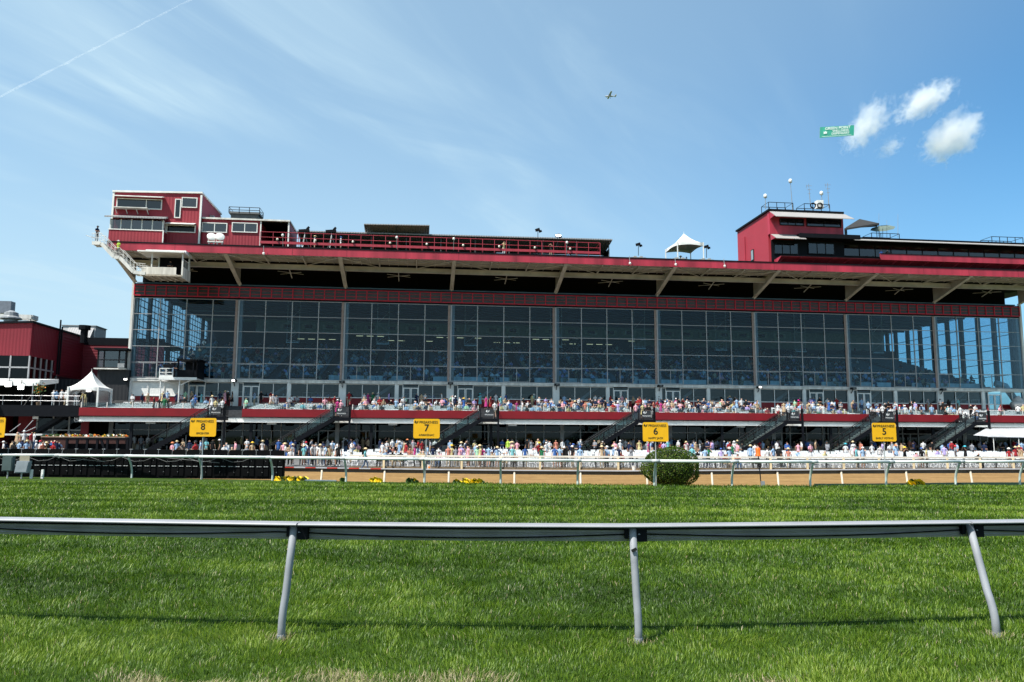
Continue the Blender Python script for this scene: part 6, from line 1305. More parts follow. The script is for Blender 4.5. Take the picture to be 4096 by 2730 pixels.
put(5, '30 960 Y/d;110 1015 W^s:D;190 990 M/d;235 980 B;375 990 K/d;455 985 v;530 960 T/d;585 915 B;645 905 N/d;290 1130 v:D;720 1045 W:D;845 980 F/d^s;980 955 W^c;1010 985 t;1080 920 W/k^c;~1135 1010 K;950 1065 T;1040 1135 K:D;1120 1080 R:D;1175 1100 B;1230 1115 E:B;1310 950 W/j;1455 1120 v^u;1525 1200 R^r:D;1600 1110 B^W;1570 1070 K;1650 1035 E/k;1680 975 W^W;1740 960 E^s;1800 1040 W^u:D;1975 945 P;1965 1040 B/k^s;2090 1050 W:B;2120 960 R/d;1740 1190 O^s:D;~2070 1200 N:D', 'A')
put(6, '~35 930 t;40 1110 W/k;55 1065 K;140 1060 B/n^c;210 965 P;245 960 W;~240 1065 K^w;245 1150 W^s:D;285 1145 W^c:D;405 1130 O^s;380 985 b;570 1130 B^s:D;575 1010 P/d;690 930 b^W;745 960 b/h^w;790 950 g/d;880 970 t/d;955 935 N/h;1065 950 W/k;790 1130 W^w:D;1040 1140 Y^W:D;1400 1010 W/n^T;1530 975 W^s;1525 1035 W^w;1575 1055 P;1665 990 O:H;1590 1130 T/h^c;1700 1110 B^w;1740 1110 W^c:D;1860 1025 W/k;2000 1050 F/k;2210 990 g;~2260 1035 B', 'A')
put(7, '30 1035 B^o;180 1070 K/k^y:B;265 955 O/d;~130 1010 t;385 1170 P:D;480 1125 K/x^u;560 1090 Y/x^c;650 985 K^s;735 935 B^u;790 955 B;840 965 W^s;870 1050 v;750 1110 v^w:D;~880 950 K;980 940 t^w;1000 970 R^w;970 1050 b:L;1060 1045 g^r;1145 1000 K:D;1235 1055 K/k^T:B;1290 940 g;1300 1040 W:D;1385 1045 B^s:D;1460 950 K/w;1460 1190 K^s:D;2000 1105 R/h^W;2085 955 R^c;2140 945 B;2110 1065 R^s;2175 1060 t^s;2215 1110 t:B;2250 960 R', 'A')
put(1, '260 140 N;360 140 t/h;625 80 Y/d;705 40 B/h;~640 140 N;1015 45 G;1125 60 t/d;865 140 N/k;~915 140 P:D;955 160 W:D;~1000 200 K:D;465 245 K;555 245 K;650 250 E;720 250 K/k;1145 210 B/g;1185 175 b^u;1295 140 T/d;1480 185 W/d^s;1375 235 B:D;~1465 60 K;1615 85 N;1705 110 P/d^s;1755 90 K^w;1830 95 K/d;1540 265 Y@L;1660 250 W/k@L;2070 240 G:C;2220 70 B/h:B', 'B')
put(2, '110 100 K/k;280 75 R;270 180 F/h;375 180 g/n;640 200 W:D;735 205 g:D;545 290 b:D;645 290 N:D;835 300 T^p:D;970 210 b:D;1000 300 W^w:D;1130 320 b:D;~1300 195 R^s:D;1390 190 R;~1460 215 K;1440 295 M/d^w@L;1500 270 P/w^p@L;1640 110 R/h;1905 115 W;1970 130 M/d;2055 120 E^s;2145 155 W^W;2240 220 t^s:D;1890 300 W^w:D;2090 310 b:D;~1860 375 W:D;~1940 385 K:D;~2110 375 W:D;~1895 230 K:D;~2080 230 W:D', 'B')
put(3, '115 145 v/k;600 130 N/k;680 150 t/d;745 155 W/d;240 250 B:B;330 270 M^w:D;385 210 G:D;580 270 B^c:D;690 245 W^u:D;825 275 v^w:D;655 335 t:D;~760 330 N:D;835 335 t:D;1030 155 W/k;1190 190 G/d;~1225 170 W^w;1270 185 N/k^w;1345 215 W/k;1420 215 b/d^y;1340 310 W^w:D;1190 340 B^w:D;1275 350 t^s:D;1460 335 G:D;1600 340 P^p:D;~1520 245 K:D;1605 230 K:D;~1080 250 b^w:D;~1020 250 W^M:D;1700 140 T/d^T;1805 190 M/d;1885 190 R/d;1975 150 W/h;2060 180 T;~2150 175 b/d;2070 340 Y:D;2220 300 b;1955 430 W^c@L;~2020 320 N:D', 'B')
put(4, '120 280 M/d;215 300 W/d;20 290 b;310 280 M:D;415 140 T^w;390 220 Y:L;525 210 K/k:C;625 220 v/h:C;560 340 g:L;395 360 B:D;690 370 W:D;945 150 B;950 260 b/g;1085 265 O;1130 315 W^s;1020 400 Y:D;1205 225 W/e:C;1310 340 O/g;1350 350 T/d;1430 260 K/d;1485 140 W/j;1575 150 W/h:C;1660 260 K/d;1540 310 Y:D;~1435 420 W:D;1525 430 W^o:D;~1700 430 R:D;1880 290 v/d^W;~1920 340 W^w:D;2010 260 B/d^K;1770 250 N;1950 150 P/k;~1750 180 R;~1900 230 g;~2030 210 W;2145 160 t/k;2250 180 O;2190 280 P/n@L;~2040 430 W:D;~1760 400 t^s:D;~1830 415 E:D', 'B')
put(5, '30 170 O;85 330 Y/d@L;95 240 W/k;280 280 O:H;380 205 W;480 275 P/h^w;405 290 M/d;565 260 N/j;670 225 M/w^w;790 230 R/d:H;~745 310 P:B;~520 240 b;900 350 W^w;1065 370 N:B;1160 370 b:D;1270 405 B^w:D;1350 435 O:D;~1150 440 P:D;1560 445 W^y:D;1690 420 W^w:D;1680 345 B^w:D;1275 310 W;1430 270 G;~1470 240 P;1605 170 B^s;1625 215 W;1725 230 B/d;~1660 290 Y:D;1810 300 E:L;1975 300 v;~2080 290 t;~2075 255 B;~1885 265 K;740 420 N:D;~320 420 g:D;~510 390 P:D;~2160 410 g:D', 'B')
put(6, '220 320 W/r;325 295 t/d;515 260 G/p:C;585 260 R/d^M;650 295 g/g;405 390 W/k@L;835 245 B;~750 300 t;775 345 g^s;925 340 W/e^s;1015 370 W/d;1080 190 W/h;1110 275 b/d;~1165 275 W;1215 280 B/d;1240 175 R/h;1190 420 t:D;1300 445 v:D;1380 450 Y^s:D;1560 300 N;1680 290 B:L;1795 290 B/n;2045 370 W/k;~1940 310 W:D;2065 310 W^w:D;~1530 260 t/d;500 415 T:D', 'B')
put(7, '270 270 K:B;365 300 v;95 390 W^r;190 370 W^w;365 345 B:D;475 365 N/n;650 355 B/j;300 420 W:L;590 285 g:L;855 300 K/d;945 230 K;1115 225 T/h;~940 365 T:D;1155 435 W/k^c@L;1410 350 W:D;~950 400 W:D;~1045 390 B:D;2155 350 F/k;2245 340 Y;~1390 455 W:D;~640 330 O:D', 'B')
CAND.sort(key=lambda r: -r[0])
for vis, a in CAND[:282]: person(*a)
for vis, a in CAND[282:]: STUFF.append((a[0], a[1], a[5], a[2], a[9]))
def at(p, v, zf, **k): u = q(p, v)[0]; P = SW(u, v, zf); return person((P[0], P[1], zf), **k)
# the woman walking along the track
P = Yp(tp(2, 1915, 1455), 58.6); person((P[0], 58.6, -.58), pi/2+.2, 'T', 'j', 's', 'K', False, SK[1], HR[0], .96, 'along dirt track by the fence', 'racegoers on the apron')
RP = 'people on the roof and camera platforms'
at(c2(580, 350), -5.4, RZ, rz=1.9, sh='W', pt='x', hat='s', zone='on roof deck by left television camera', grp=RP); at(c2(815, 350), -5.4, RZ, rz=1.9, sh='W', pt='x', hat='u', pose='C', zone='on roof deck by right television camera', grp=RP)
at(c3(35, 430), -5.8, RZ, rz=.3, sh='Y', pt='w', pose='B', zone='at the red roof railing', grp=RP); at(c3(455, 420), -5.6, RZ, rz=-.4, sh='K', pt='h', pose='B', zone='filming on the roof deck', grp=RP)
at(c3(612, 440), -5.0, RZ-.4, rz=0, sh='B', pt='k', pose='D', zone='on the roof deck near the lit lamp', grp=RP)
at(c3(1670, 520), -4.0, RZ-.15, rz=.4, sh='b', pt='k', pose='D', zone='under the white roof tent', grp=RP); at(c3(1618, 520), -3.8, RZ-.1, rz=0, sh='t', pt='k', hat='s', pose='D', zone='under the white roof tent', grp=RP)
A_ = q(c1(865, 600), -8.1); P = SW(*A_); person((P[0], P[1], q(c1(825, 608), -8.1)[2]+.05), 1.2, 'N', 'g', 'c', 'C', False, SK[1], HR[1], 1.0, 'at the top end of the white gantry', RP)
A_ = q(c1(1055, 735), -8.1); P = SW(*A_); person((P[0], P[1], q(c1(1055, 735), -8.1)[2]), -.4, 'V', 'k', 'w', 'C', False, SK[1], HR[1], 1.0, 'on the white gantry stairs', RP)
A_ = q(c1(1525, 825), -7.4); P = SW(*A_); person((P[0], P[1], 18.45), .3, 'K', 'k', None, 'C', False, SK[1], HR[0], 1.0, 'inside the hanging gantry cage', RP)
at(c4(1128, 712), -5.6, 22.75, rz=.2, sh='b', pt='k', pose='C', zone='at the rooftop gallery window', grp=RP); at(c4(1180, 712), -5.6, 22.75, rz=-.2, sh='K', pt='k', pose='H', zone='at the rooftop gallery window', grp=RP)
at(c4(1005, 570), .2, 26.05-.45, rz=1.2, sh='K', pt='k', pose='C', zone='sitting under the rooftop parasol platform', grp=RP)
A_ = q(d1(1605, 400), -2.2); P = SW(*A_); person((P[0], P[1], q(d1(1460, 488), -3.2)[2]), 1.7, 'N', 'k', 'c', 'C', False, SK[0], HR[1], 1.0, 'behind the television camera on white platform', RP)
# unique wording for everyone
USED = set()
def finish_labels():
    by = {}
    for r in PEOPLE: by.setdefault((r[1], r[2], r[3]), []).append(r)
    for (w, ps, z), rs_ in by.items():
        rs_.sort(key=lambda r: r[4])
        for i, r in enumerate(rs_):
            base = w+(', '+ps if ps not in ('standing',) else '')+', '+z
            if len(rs_) > 1: base += ', '+('first', 'second', 'third', 'fourth', 'fifth', 'sixth', 'seventh')[min(i, 6)]+' from left'
            ws = base.split()
            if len(ws) > 16: base = base.replace(' and '+w.split(' and ')[-1].split(',')[0], '') if ' and ' in w else base
            lb = ' '.join(base.split()[:16]).rstrip(','); k = 0
            while lb in USED: k += 1; lb = ' '.join((w.split(' and ')[0].split(',')[0]+', '+ps+', '+z+', '+('second', 'third', 'fourth')[k-1]+' from left').split()[:16])
            USED.add(lb); r[0]['label'] = lb
# horse and outrider
def skin_body(name, V, E_, R_, root, o, m, parent, sub=2):
    me = bpy.data.meshes.new(name); me.from_pydata(V, E_, []); ob = bpy.data.objects.new(name, me); COL.objects.link(ob); ob.modifiers.new('s', 'SKIN')
    for i, r in enumerate(R_): me.skin_vertices[0].data[i].radius = r if isinstance(r, tuple) else (r, r); me.skin_vertices[0].data[i].use_root = i == root
    mm = ob.modifiers.new('u', 'SUBSURF'); mm.levels = mm.render_levels = sub; dg = bpy.context.evaluated_depsgraph_get(); new = bpy.data.meshes.new_from_object(ob.evaluated_get(dg)); new.name = name
    bpy.data.objects.remove(ob); new.materials.clear(); new.materials.append(m); new.polygons.foreach_set('use_smooth', [True]*len(new.polygons))
    n = bpy.data.objects.new(name, new); COL.objects.link(n); n.parent = parent; return n
P = Yp(tp(1, 1090, 1100), 50); HS = thing('horse', 'dark brown saddled horse carrying a rider in a red vest', 'horse', (P[0]+.3, 50, -.64), 'W'); HS.rotation_euler = (0, 0, -.35)
hv = [(0, 0, 1.2), (.55, 0, 1.22), (-.5, 0, 1.2), (-.78, 0, 1.38), (-1.05, 0, 1.75), (-1.18, 0, 1.88), (-1.48, 0, 1.66), (.78, 0, 1.1)]
he = [(0, 1), (0, 2), (2, 3), (3, 4), (4, 5), (5, 6), (1, 7)]; hr = [(.30, .27), (.28, .27), (.27, .27), (.19, .2), (.11, .14), (.10, .12), (.06, .07), (.08, .1)]
for x, s0 in ((-.55, 2), (.6, 1)):
    for s in (-1, 1):
        k = len(hv); rear = x > 0
        hv += [(x, .16*s, .95), (x+(-.08 if rear else -.02), .15*s, .70), (x+(.12 if rear else .0), .15*s, .42), (x+.06*(1 if rear else 0), .15*s, .10), (x-.03, .15*s, .04)]; he += [(s0, k), (k, k+1), (k+1, k+2), (k+2, k+3), (k+3, k+4)]; hr += [.13, .085, .055, .045, .06]
skin_body('body', hv, he, hr, 0, None, mat('horse_brown', (.035, .02, .013), .5, var=.15), HS)
b = MB(); b.prism([(-.62, 0, 1.62), (-.98, 0, 1.98), (-1.14, 0, 2.06), (-1.0, 0, 1.8)], (0, .03, 0)); b.tube([(.8, 0, 1.2), (.98, 0, 1.0), (1.0, 0, .55)], [.06, .08, .02], 6)
for s in (-1, 1): b.tube([(-1.14, .06*s, 1.97), (-1.13, .08*s, 2.12)], [.035, .008], 5)
OO[HS.name] = (0, 0, 0); part(HS, 'mane', b, HR[0]); b = MB(); b.box((-.22, -.28, 1.40), (.28, .28, 1.50)); b.box((-.16, -.31, 1.0), (.2, -.27, 1.42)); part(HS, 'saddle_cloth', b, mat('saddle_white', (.6, .58, .55), .7))
rd = person((P[0]+.35, 50, -.64+.98), -.35+pi/2*-1, 'R', 'w', 'c', 'D', False, SK[0], HR[0], 1.0, 'riding the dark horse near sign 8', 'racegoers on the apron'); rd.rotation_euler = (0, 0, -.35-pi/2)
finish_labels()
# ================================================================= THE REST OF THE CROWD (one mass each)
LOW = {}
for p in 'SDCB':
    V, F, seg, J = body_geo(p, 0); mi = []
    for tg, t, c in seg:
        r = c-J['hd']; mi.append(1 if tg in 'TU' else (3 if tg == 'N' and (r.z > .06 or r.y > .03) else 0) if tg in 'NFA' else 2 if tg in 'PS' else 4)
    LOW[p] = (np.array(V, np.float32), F, mi)
def crowd(name, lab, items):
    shk = 'WBbNKRPGTYOgtv'; mats = [SHM[k] for k in shk]+SK+HR+[PTM['k'], PTM['h'], PTM['j'], SHO[0]]; b_v = []; loops = []; sizes = []; mm = []; off = 0
    for (P, rz, pose, sh, s) in items:
        V, F, mi = LOW[pose if pose in LOW else 'S']; c, sn = cos(rz), sin(rz); R_ = np.array([[c, sn, 0], [-sn, c, 0], [0, 0, 1]]); b_v.append((V*s) @ R_+np.array(P)); si = shk.index(sh) if sh in shk else 0; sk = 14+rnd.randrange(4); hr = 18+rnd.choice((0, 0, 1, 1, 3)); pt = 22+rnd.randrange(3); lut = [sk, si, pt, hr, 25]
        if pose == 'D' and rnd.random() < .16: lut[3] = rnd.choice([0, 0, 12, 1])      # a hat instead of hair
        for f, m in zip(F, mi): loops += [i+off for i in f]; sizes.append(len(f)); mm.append(lut[m])
        off += len(V)
    me = bpy.data.meshes.new(name); A = np.concatenate(b_v).astype(np.float32); me.vertices.add(len(A)); me.vertices.foreach_set('co', A.ravel()); me.loops.add(len(loops)); me.loops.foreach_set('vertex_index', np.array(loops, np.int32)); me.polygons.add(len(sizes)); sz = np.array(sizes, np.int32); me.polygons.foreach_set('loop_start', (np.cumsum(sz)-sz).astype(np.int32))
    for m in mats: me.materials.append(m)
    me.polygons.foreach_set('material_index', np.array(mm, np.int32)); me.polygons.foreach_set('use_smooth', [True]*len(sizes)); me.update(calc_edges=True)
    o = bpy.data.objects.new(name, me); COL.objects.link(o); tag(o, lab, 'crowd', kind='stuff'); return o
pal = 'WWWWBBBbbNNNKKKKKEPggggttvR'; hpal = 'gggttKKKKKKKNNNNNOWWBBRv'
items = []
for k in range(22):
    u = 1.2
    while u < 108.4:
        if min(abs(u-a) for a in AIS) > .7:
            dens = (.62 if k < 9 else .45 if k < 13 else .22)*(.35+1.1*(.5+.5*sin(u*.9+k*1.7)*cos(u*.37-k*.6)))
            if u > 95: dens *= .45*(1 if k < 8 else .15)
            if rnd.random() < dens:
                st_ = rnd.random() < .06; z = 8.7+.28*k; P = SW(u, 4.95+k-(.15 if st_ else 0), z+(.0)); items.append((P, YAW+rnd.uniform(-.4, .4), 'S' if st_ else 'D', rnd.choice(hpal), rnd.uniform(.93, 1.03)))
        u += .56
for k in range(60):
    u = rnd.uniform(12, 106); P = SW(u, rnd.uniform(27, 28.5), 14.9); items.append((P, rnd.uniform(-1, 1), 'S', rnd.choice(pal), 1))
for k in range(110):
    u = rnd.uniform(2, 106); P = SW(u, rnd.uniform(1.2, 4), 8.45); items.append((P, rnd.uniform(-1, 1), 'D' if rnd.random() < .75 else 'S', rnd.choice(pal), 1))
crowd('hall_crowd', 'seated crowd on the dim stepped seats behind the tall glass front', items)
for k in range(70):
    u = rnd.uniform(3, 106); P = SW(u, rnd.uniform(.8, 2.3), 5.3); STUFF.append((P, rnd.uniform(-2, 2), 'S', rnd.choice(pal), 1))
for k in range(290):      # more people towards the middle of the balcony
    u = min(108, max(1, rnd.gauss(60, 21))); t_ = rnd.randrange(NT); v = -10+1.1*t_+.5
    if any(a < u < c for a, c in SEGU): P = SW(u, v, tier_z(v)); STUFF.append((P, YAW+rnd.uniform(-.6, .6), 'D' if rnd.random() < .7 else 'C', rnd.choice(pal), rnd.uniform(.93, 1.02)))
for k in range(190):
    u = rnd.uniform(20, 108); v = -4.8-14*rnd.random()**1.4; P = SW(u, v, apron_z(v)); STUFF.append((P, rnd.uniform(-3, 3), rnd.choice('SCC'), rnd.choice(pal), rnd.uniform(.93, 1.02)))
crowd('outdoor_crowd', 'remaining small people standing and sitting on the balcony and apron', STUFF)
# ================================================================= CHAIRS
def chair_mb(x=0, y=0, z=0, c=1.0, s=0.0, b=None):
    b = b or MB(); n0 = len(b.v)
    b.box((-.21, -.2, .42), (.21, .2, .455)); b.box((-.2, .205, .62), (.2, .235, .84)); b.box((-.2, .2, .50), (.2, .22, .53))
    for sx in (-.215, .215):
        b.bar((sx, .235, .86), (sx, -.22, 0), .022); b.bar((sx, -.16, .44), (sx, .26, 0), .022)
    b.bar((-.215, .2, .05), (.215, .2, .05), .018); b.bar((-.215, -.19, .06), (.215, -.19, .06), .018); b.bar((-.2, .237, .86), (.2, .237, .86), .024)
    if x or y or z: b.v[n0:] = [(x+px*c-py*s, y+px*s+py*c, z+pz) for px, py, pz in b.v[n0:]]
    return b
cm = chair_mb().mesh('folding_chair', [seatw]); rest = MB(); nc = 0
LABC = 'white folding chair in the rows behind the track fence'
for r in range(13):
    v0 = -27.6+1.15*r if r else -27.9
    u = 24.0
    while u < 110:
        P = SW(u, v0, 0); off = 0
        fy = fence_y(P[0]); y = P[1]
        if r == 0 and y < fy+.7: pass
        yy = fy+1.0+1.15*r; aisle = (int(u/12.2)*12.2+11.3) < u or (u < 40 and 6 < r and rnd.random() < .6)
        if not aisle and rnd.random() > (.14 if u > 44 else .5) and (r == 0 or sin(u*.55+r*1.3) > -.75) and yy < SW(u, -13.5, 0)[1]:
            x = P[0]+rnd.uniform(-.04, .04); yj = yy+rnd.uniform(-.05, .05); z = az(x, yj); rz = YAW+rnd.uniform(-.12, .12)
            if pix((x, yj, z))[0] > 1110 and pix((x, yj, z))[0] < 4180:
                if nc < 300:
                    o = bpy.data.objects.new('folding_chair', cm); COL.objects.link(o); o.location = (x, yj, z); o.rotation_euler = (0, 0, rz); tag(o, LABC, 'chair', 'white folding chairs behind the fence'); nc += 1
                else: chair_mb(x, yj, z, cos(rz), sin(rz), rest)
        u += .58
ro = solo('folding_chair_rows', rest, seatw, 'further rows of white folding chairs towards the stand', 'chairs', (0, 0, 0), 'W', kind='stuff')
b = MB(); b.box((-.25, .13, .60), (.25, .17, .735)); b.box((-.25, -.16, .40), (.25, .12, .43)); b.box((-.23, -.1, 0), (-.20, .16, .62)); b.box((.20, -.1, 0), (.23, .16, .62)); sm_ = b.mesh('stadium_seat', [seatw]); V0, F0 = list(b.v), list(b.f); rest = MB(); nc = 0
for k in range(NT-1):
    for a, c in SEGU:
        u = a+.5
        while u < c-.4:
            if rnd.random() > .05 and (int(u*10) % 61) > 7:
                loc = (u, -10+1.1*k+.62, TZK[k])
                if nc < 300:
                    o = bpy.data.objects.new('stadium_seat', sm_); COL.objects.link(o); place(o, loc, 'S'); tag(o, 'white plastic seat in the front rows of the open balcony', 'seat', 'white seats on the balcony'); nc += 1
                else: rest.add([(x+loc[0], y+loc[1], z+loc[2]) for x, y, z in V0], F0)
            u += .56
solo('stadium_seat_rows', rest, seatw, 'further rows of white seats climbing the balcony', 'seats', kind='stuff')
# ================================================================= SKY, LIGHT, AIRCRAFT, CAMERA
W = bpy.data.worlds.new('World'); sc.world = W; W.use_nodes = True; nt = W.node_tree; N = nt.nodes; L = nt.links; bg = N['Background']
SUN = Vector((-.50, -.42, 1)).normalized(); EL = math.asin(SUN.z); AZ = atan2(SUN.x, SUN.y)
sky = N.new('ShaderNodeTexSky'); sky.sky_type = 'NISHITA'; sky.sun_disc = False; sky.sun_elevation = EL; sky.sun_rotation = AZ; sky.air_density = 1.0; sky.dust_density = .6; sky.ozone_density = 1.6
tc = N.new('ShaderNodeTexCoord'); sp = N.new('ShaderNodeSeparateXYZ'); L.new(tc.outputs['Generated'], sp.inputs[0])
def mth(op, a, b=None, c=None):
    n = N.new('ShaderNodeMath'); n.operation = op
    for i, v in enumerate((a, b, c)):
        if v is None: continue
        if isinstance(v, (int, float)): n.inputs[i].default_value = v
        else: L.new(v, n.inputs[i])
    return n.outputs[0]
# cirrus on a flat layer high overhead
zc = mth('ADD', mth('MAXIMUM', sp.outputs[2], 0.0), .10); cx = mth('DIVIDE', sp.outputs[0], zc); cy = mth('DIVIDE', sp.outputs[1], zc)
cmb = N.new('ShaderNodeCombineXYZ'); L.new(cx, cmb.inputs[0]); L.new(cy, cmb.inputs[1])
def cir(scale, rot, stretch, detail, dist, seed):
    mp = N.new('ShaderNodeMapping'); mp.vector_type = 'TEXTURE'; mp.inputs['Rotation'].default_value = (0, 0, rot); mp.inputs['Scale'].default_value = (1/(scale*stretch), 1/scale, 1); mp.inputs['Location'].default_value = (seed, seed*.7, 0); L.new(cmb.outputs[0], mp.inputs[0])
    no = N.new('ShaderNodeTexNoise'); no.inputs['Scale'].default_value = 1; no.inputs['Detail'].default_value = detail; no.inputs['Roughness'].default_value = .55; no.inputs['Distortion'].default_value = dist; L.new(mp.outputs[0], no.inputs['Vector']); return no.outputs['Fac']
def ramp(x, a, b):
    n = N.new('ShaderNodeMapRange'); n.interpolation_type = 'SMOOTHSTEP'; n.inputs[1].default_value = a; n.inputs[2].default_value = b; L.new(x, n.inputs[0]); return n.outputs[0]
broad = ramp(cir(1.3, .95, .45, 3, .4, 3.3), .38, .62); wisp = ramp(cir(2.2, 1.02, .30, 8, .9, 1.7), .40, .72); fine = ramp(cir(9.0, 1.1, .16, 6, .7, 5.1), .42, .78)
side = ramp(cx, 1.25, -.6); cen = ramp(cx, 1.75, .35); back = ramp(sp.outputs[1], .3, -.3)
cl_ = mth('MULTIPLY', mth('MULTIPLY', broad, side), mth('ADD', mth('MULTIPLY', wisp, .29), mth('MULTIPLY', mth('MULTIPLY', fine, wisp), .28)))
fac = mth('MINIMUM', mth('ADD', cl_, mth('ADD', mth('ADD', mth('MULTIPLY', cen, .24), mth('MULTIPLY', side, .27)), mth('ADD', mth('MULTIPLY', back, .35), mth('MULTIPLY', ramp(sp.outputs[2], .40, .02), .48)))), .9)
tint = N.new('ShaderNodeMix'); tint.data_type = 'RGBA'; tint.blend_type = 'MULTIPLY'; tint.inputs[0].default_value = 1; L.new(sky.outputs[0], tint.inputs[6]); tint.inputs[7].default_value = (.25, .61, .78, 1)
mix = N.new('ShaderNodeMix'); mix.data_type = 'RGBA'; L.new(fac, mix.inputs[0]); L.new(tint.outputs[2], mix.inputs[6]); mix.inputs[7].default_value = (2.75, 3.75, 4.35, 1); L.new(mix.outputs[2], bg.inputs[0]); bg.inputs[1].default_value = .12
sl = bpy.data.lights.new('sun', 'SUN'); sl.energy = 4.2; sl.angle = radians(.53); sl.color = (1, .955, .88); so_ = bpy.data.objects.new('sun', sl); COL.objects.link(so_); so_.rotation_euler = SUN.to_track_quat('Z', 'Y').to_euler()
# small fair weather clouds
def cloud(lab, c, dist, rx, rz, tilt, dens, seed, n=3):
    d = Vector(ray(c)).normalized(); o = Vector(CAM)+d*dist; t_ = bpy.data.objects
    import bmesh as bmh
    bm = bmh.new(); bmh.ops.create_icosphere(bm, subdivisions=3, radius=1.0)
    for v in bm.verts: v.co = (v.co.x*rx, v.co.y*rz*1.1, v.co.z*rz)
    me = bpy.data.meshes.new('cloud'); bm.to_mesh(me); bm.free(); ob = bpy.data.objects.new('cloud', me); COL.objects.link(ob); ob.location = o; ob.rotation_euler = (0, tilt, -atan2(d.x, d.y)); tag(ob, lab, 'cloud', 'small white clouds at the right', 'stuff')
    m = bpy.data.materials.new('cloud_vapour_%d' % seed); m.use_nodes = True; n_ = m.node_tree.nodes; l_ = m.node_tree.links; n_.remove(n_['Principled BSDF']); out = n_['Material Output']; pv = n_.new('ShaderNodeVolumePrincipled'); pv.inputs['Color'].default_value = (.99, .99, 1, 1); pv.inputs['Anisotropy'].default_value = .25
    tcn = n_.new('ShaderNodeTexCoord'); mp = n_.new('ShaderNodeMapping'); mp.inputs['Scale'].default_value = (1/rx, 1/(rz*1.1), 1/rz); l_.new(tcn.outputs['Object'], mp.inputs[0]); ln = n_.new('ShaderNodeVectorMath'); ln.operation = 'LENGTH'; l_.new(mp.outputs[0], ln.inputs[0])
    m2 = n_.new('ShaderNodeMapping'); m2.inputs['Location'].default_value = (seed*3.1, seed, 0); k_ = 2.3/rz; m2.inputs['Scale'].default_value = (k_*.8, k_, k_); l_.new(tcn.outputs['Object'], m2.inputs[0]); no = n_.new('ShaderNodeTexNoise'); no.inputs['Scale'].default_value = 1; no.inputs['Detail'].default_value = 6; no.inputs['Roughness'].default_value = .62; no.inputs['Distortion'].default_value = .4; l_.new(m2.outputs[0], no.inputs['Vector'])
    a = n_.new('ShaderNodeMath'); a.operation = 'MULTIPLY_ADD'; a.inputs[1].default_value = 2.6; l_.new(no.outputs['Fac'], a.inputs[0]); s_ = n_.new('ShaderNodeMath'); s_.operation = 'MULTIPLY'; s_.inputs[1].default_value = -1.35; l_.new(ln.outputs['Value'], s_.inputs[0]); l_.new(s_.outputs[0], a.inputs[2])
    r_ = n_.new('ShaderNodeMapRange'); r_.inputs[1].default_value = .35; r_.inputs[2].default_value = 1.0; r_.inputs[3].default_value = 0; r_.inputs[4].default_value = dens; l_.new(a.outputs[0], r_.inputs[0]); l_.new(r_.outputs[0], pv.inputs['Density']); l_.new(pv.outputs[0], out.inputs['Volume']); me.materials.append(m)
cloud('torn white cloud right behind the green banner', (3470, 500), 1500, 70, 36, radians(-52), .045, 3); cloud('highest of the small white clouds', (3695, 405), 1500, 66, 33, radians(-24), .07, 2); cloud('lowest bulky white cloud at far right', (3810, 548), 1500, 70, 44, radians(-38), .06, 5); cloud('faint little cloud shred below the banner', (3560, 590), 1500, 32, 20, radians(-30), .03, 9)
# condensation trail
d0, d1v = Vector(ray((-260, 520))).normalized(), Vector(ray((820, -30))).normalized(); b = MB(); P0, P1 = Vector(CAM)+d0*3200, Vector(CAM)+d1v*3200; pts = [P0.lerp(P1, k/30)+Vector((0, 0, 1.5*sin(k*1.7)+1.0*sin(k*3.1))) for k in range(31)]; b.tube(pts, [4.4+1.2*sin(k*2.3)-.06*k for k in range(31)], 10)
m = bpy.data.materials.new('contrail_vapour'); m.use_nodes = True; n_ = m.node_tree.nodes; l_ = m.node_tree.links; n_.remove(n_['Principled BSDF']); pv = n_.new('ShaderNodeVolumePrincipled'); pv.inputs['Color'].default_value = (1, 1, 1, 1); pv.inputs['Density'].default_value = .028; l_.new(pv.outputs[0], n_['Material Output'].inputs['Volume']); o = solo('contrail', b, m, 'thin straight white contrail across the upper left sky', 'contrail', tuple(P0), 'W', kind='stuff')
# light aircraft, high wing, seen from below
d = Vector(ray((2442, 386))).normalized(); PO = Vector(CAM)+d*610; AC = thing('light_aircraft', 'small high wing propeller aeroplane flying left in the sky', 'aeroplane', tuple(PO), 'W'); AC.rotation_euler = (radians(-6), radians(-4), radians(8)); OO[AC.name] = (0, 0, 0)
acw = mat('aircraft_paint', (.42, .43, .44), .4); acd = mat('aircraft_dark', (.08, .09, .14), .4)
b = MB(); b.tube([(-4.1, 0, -.1), (-3.7, 0, -.1), (-2.6, 0, -.05), (-1.2, 0, .1), (.4, 0, .1), (2.2, 0, .05), (4.2, 0, .25)], [.12, .42, .58, .68, .66, .36, .14], 12); part(AC, 'fuselage', b, acw, True)
b = MB(); 
for s in (-1, 1): b.prism([(-1.5, 0, .72), (.2, 0, .72), (.05, 5.4*s, .92), (-1.15, 5.4*s, .92)], (0, 0, .14)); 
part(AC, 'wing', b, acw); b = MB()
for s in (-1, 1): b.prism([(3.3, 0, .25), (4.4, 0, .25), (4.3, 1.7*s, .28), (3.6, 1.7*s, .28)], (0, 0, .08))
b.prism([(3.1, -.04, .3), (4.2, -.04, .3), (4.75, -.04, 1.75), (4.15, -.04, 1.75)], (0, .08, 0)); part(AC, 'tail', b, acw); b = MB()
for s in (-1, 1): b.tube([(-.6, .3*s, -.2), (-.6, 2.6*s, .76)], .06, 6); b.tube([(.0, .4*s, -.4), (.1, 1.15*s, -1.0)], .06, 6); b.lathe([(.05, -.08), (.24, -.08), (.24, .08), (.05, .08)], (.1, 1.15*s, -1.0), 10)
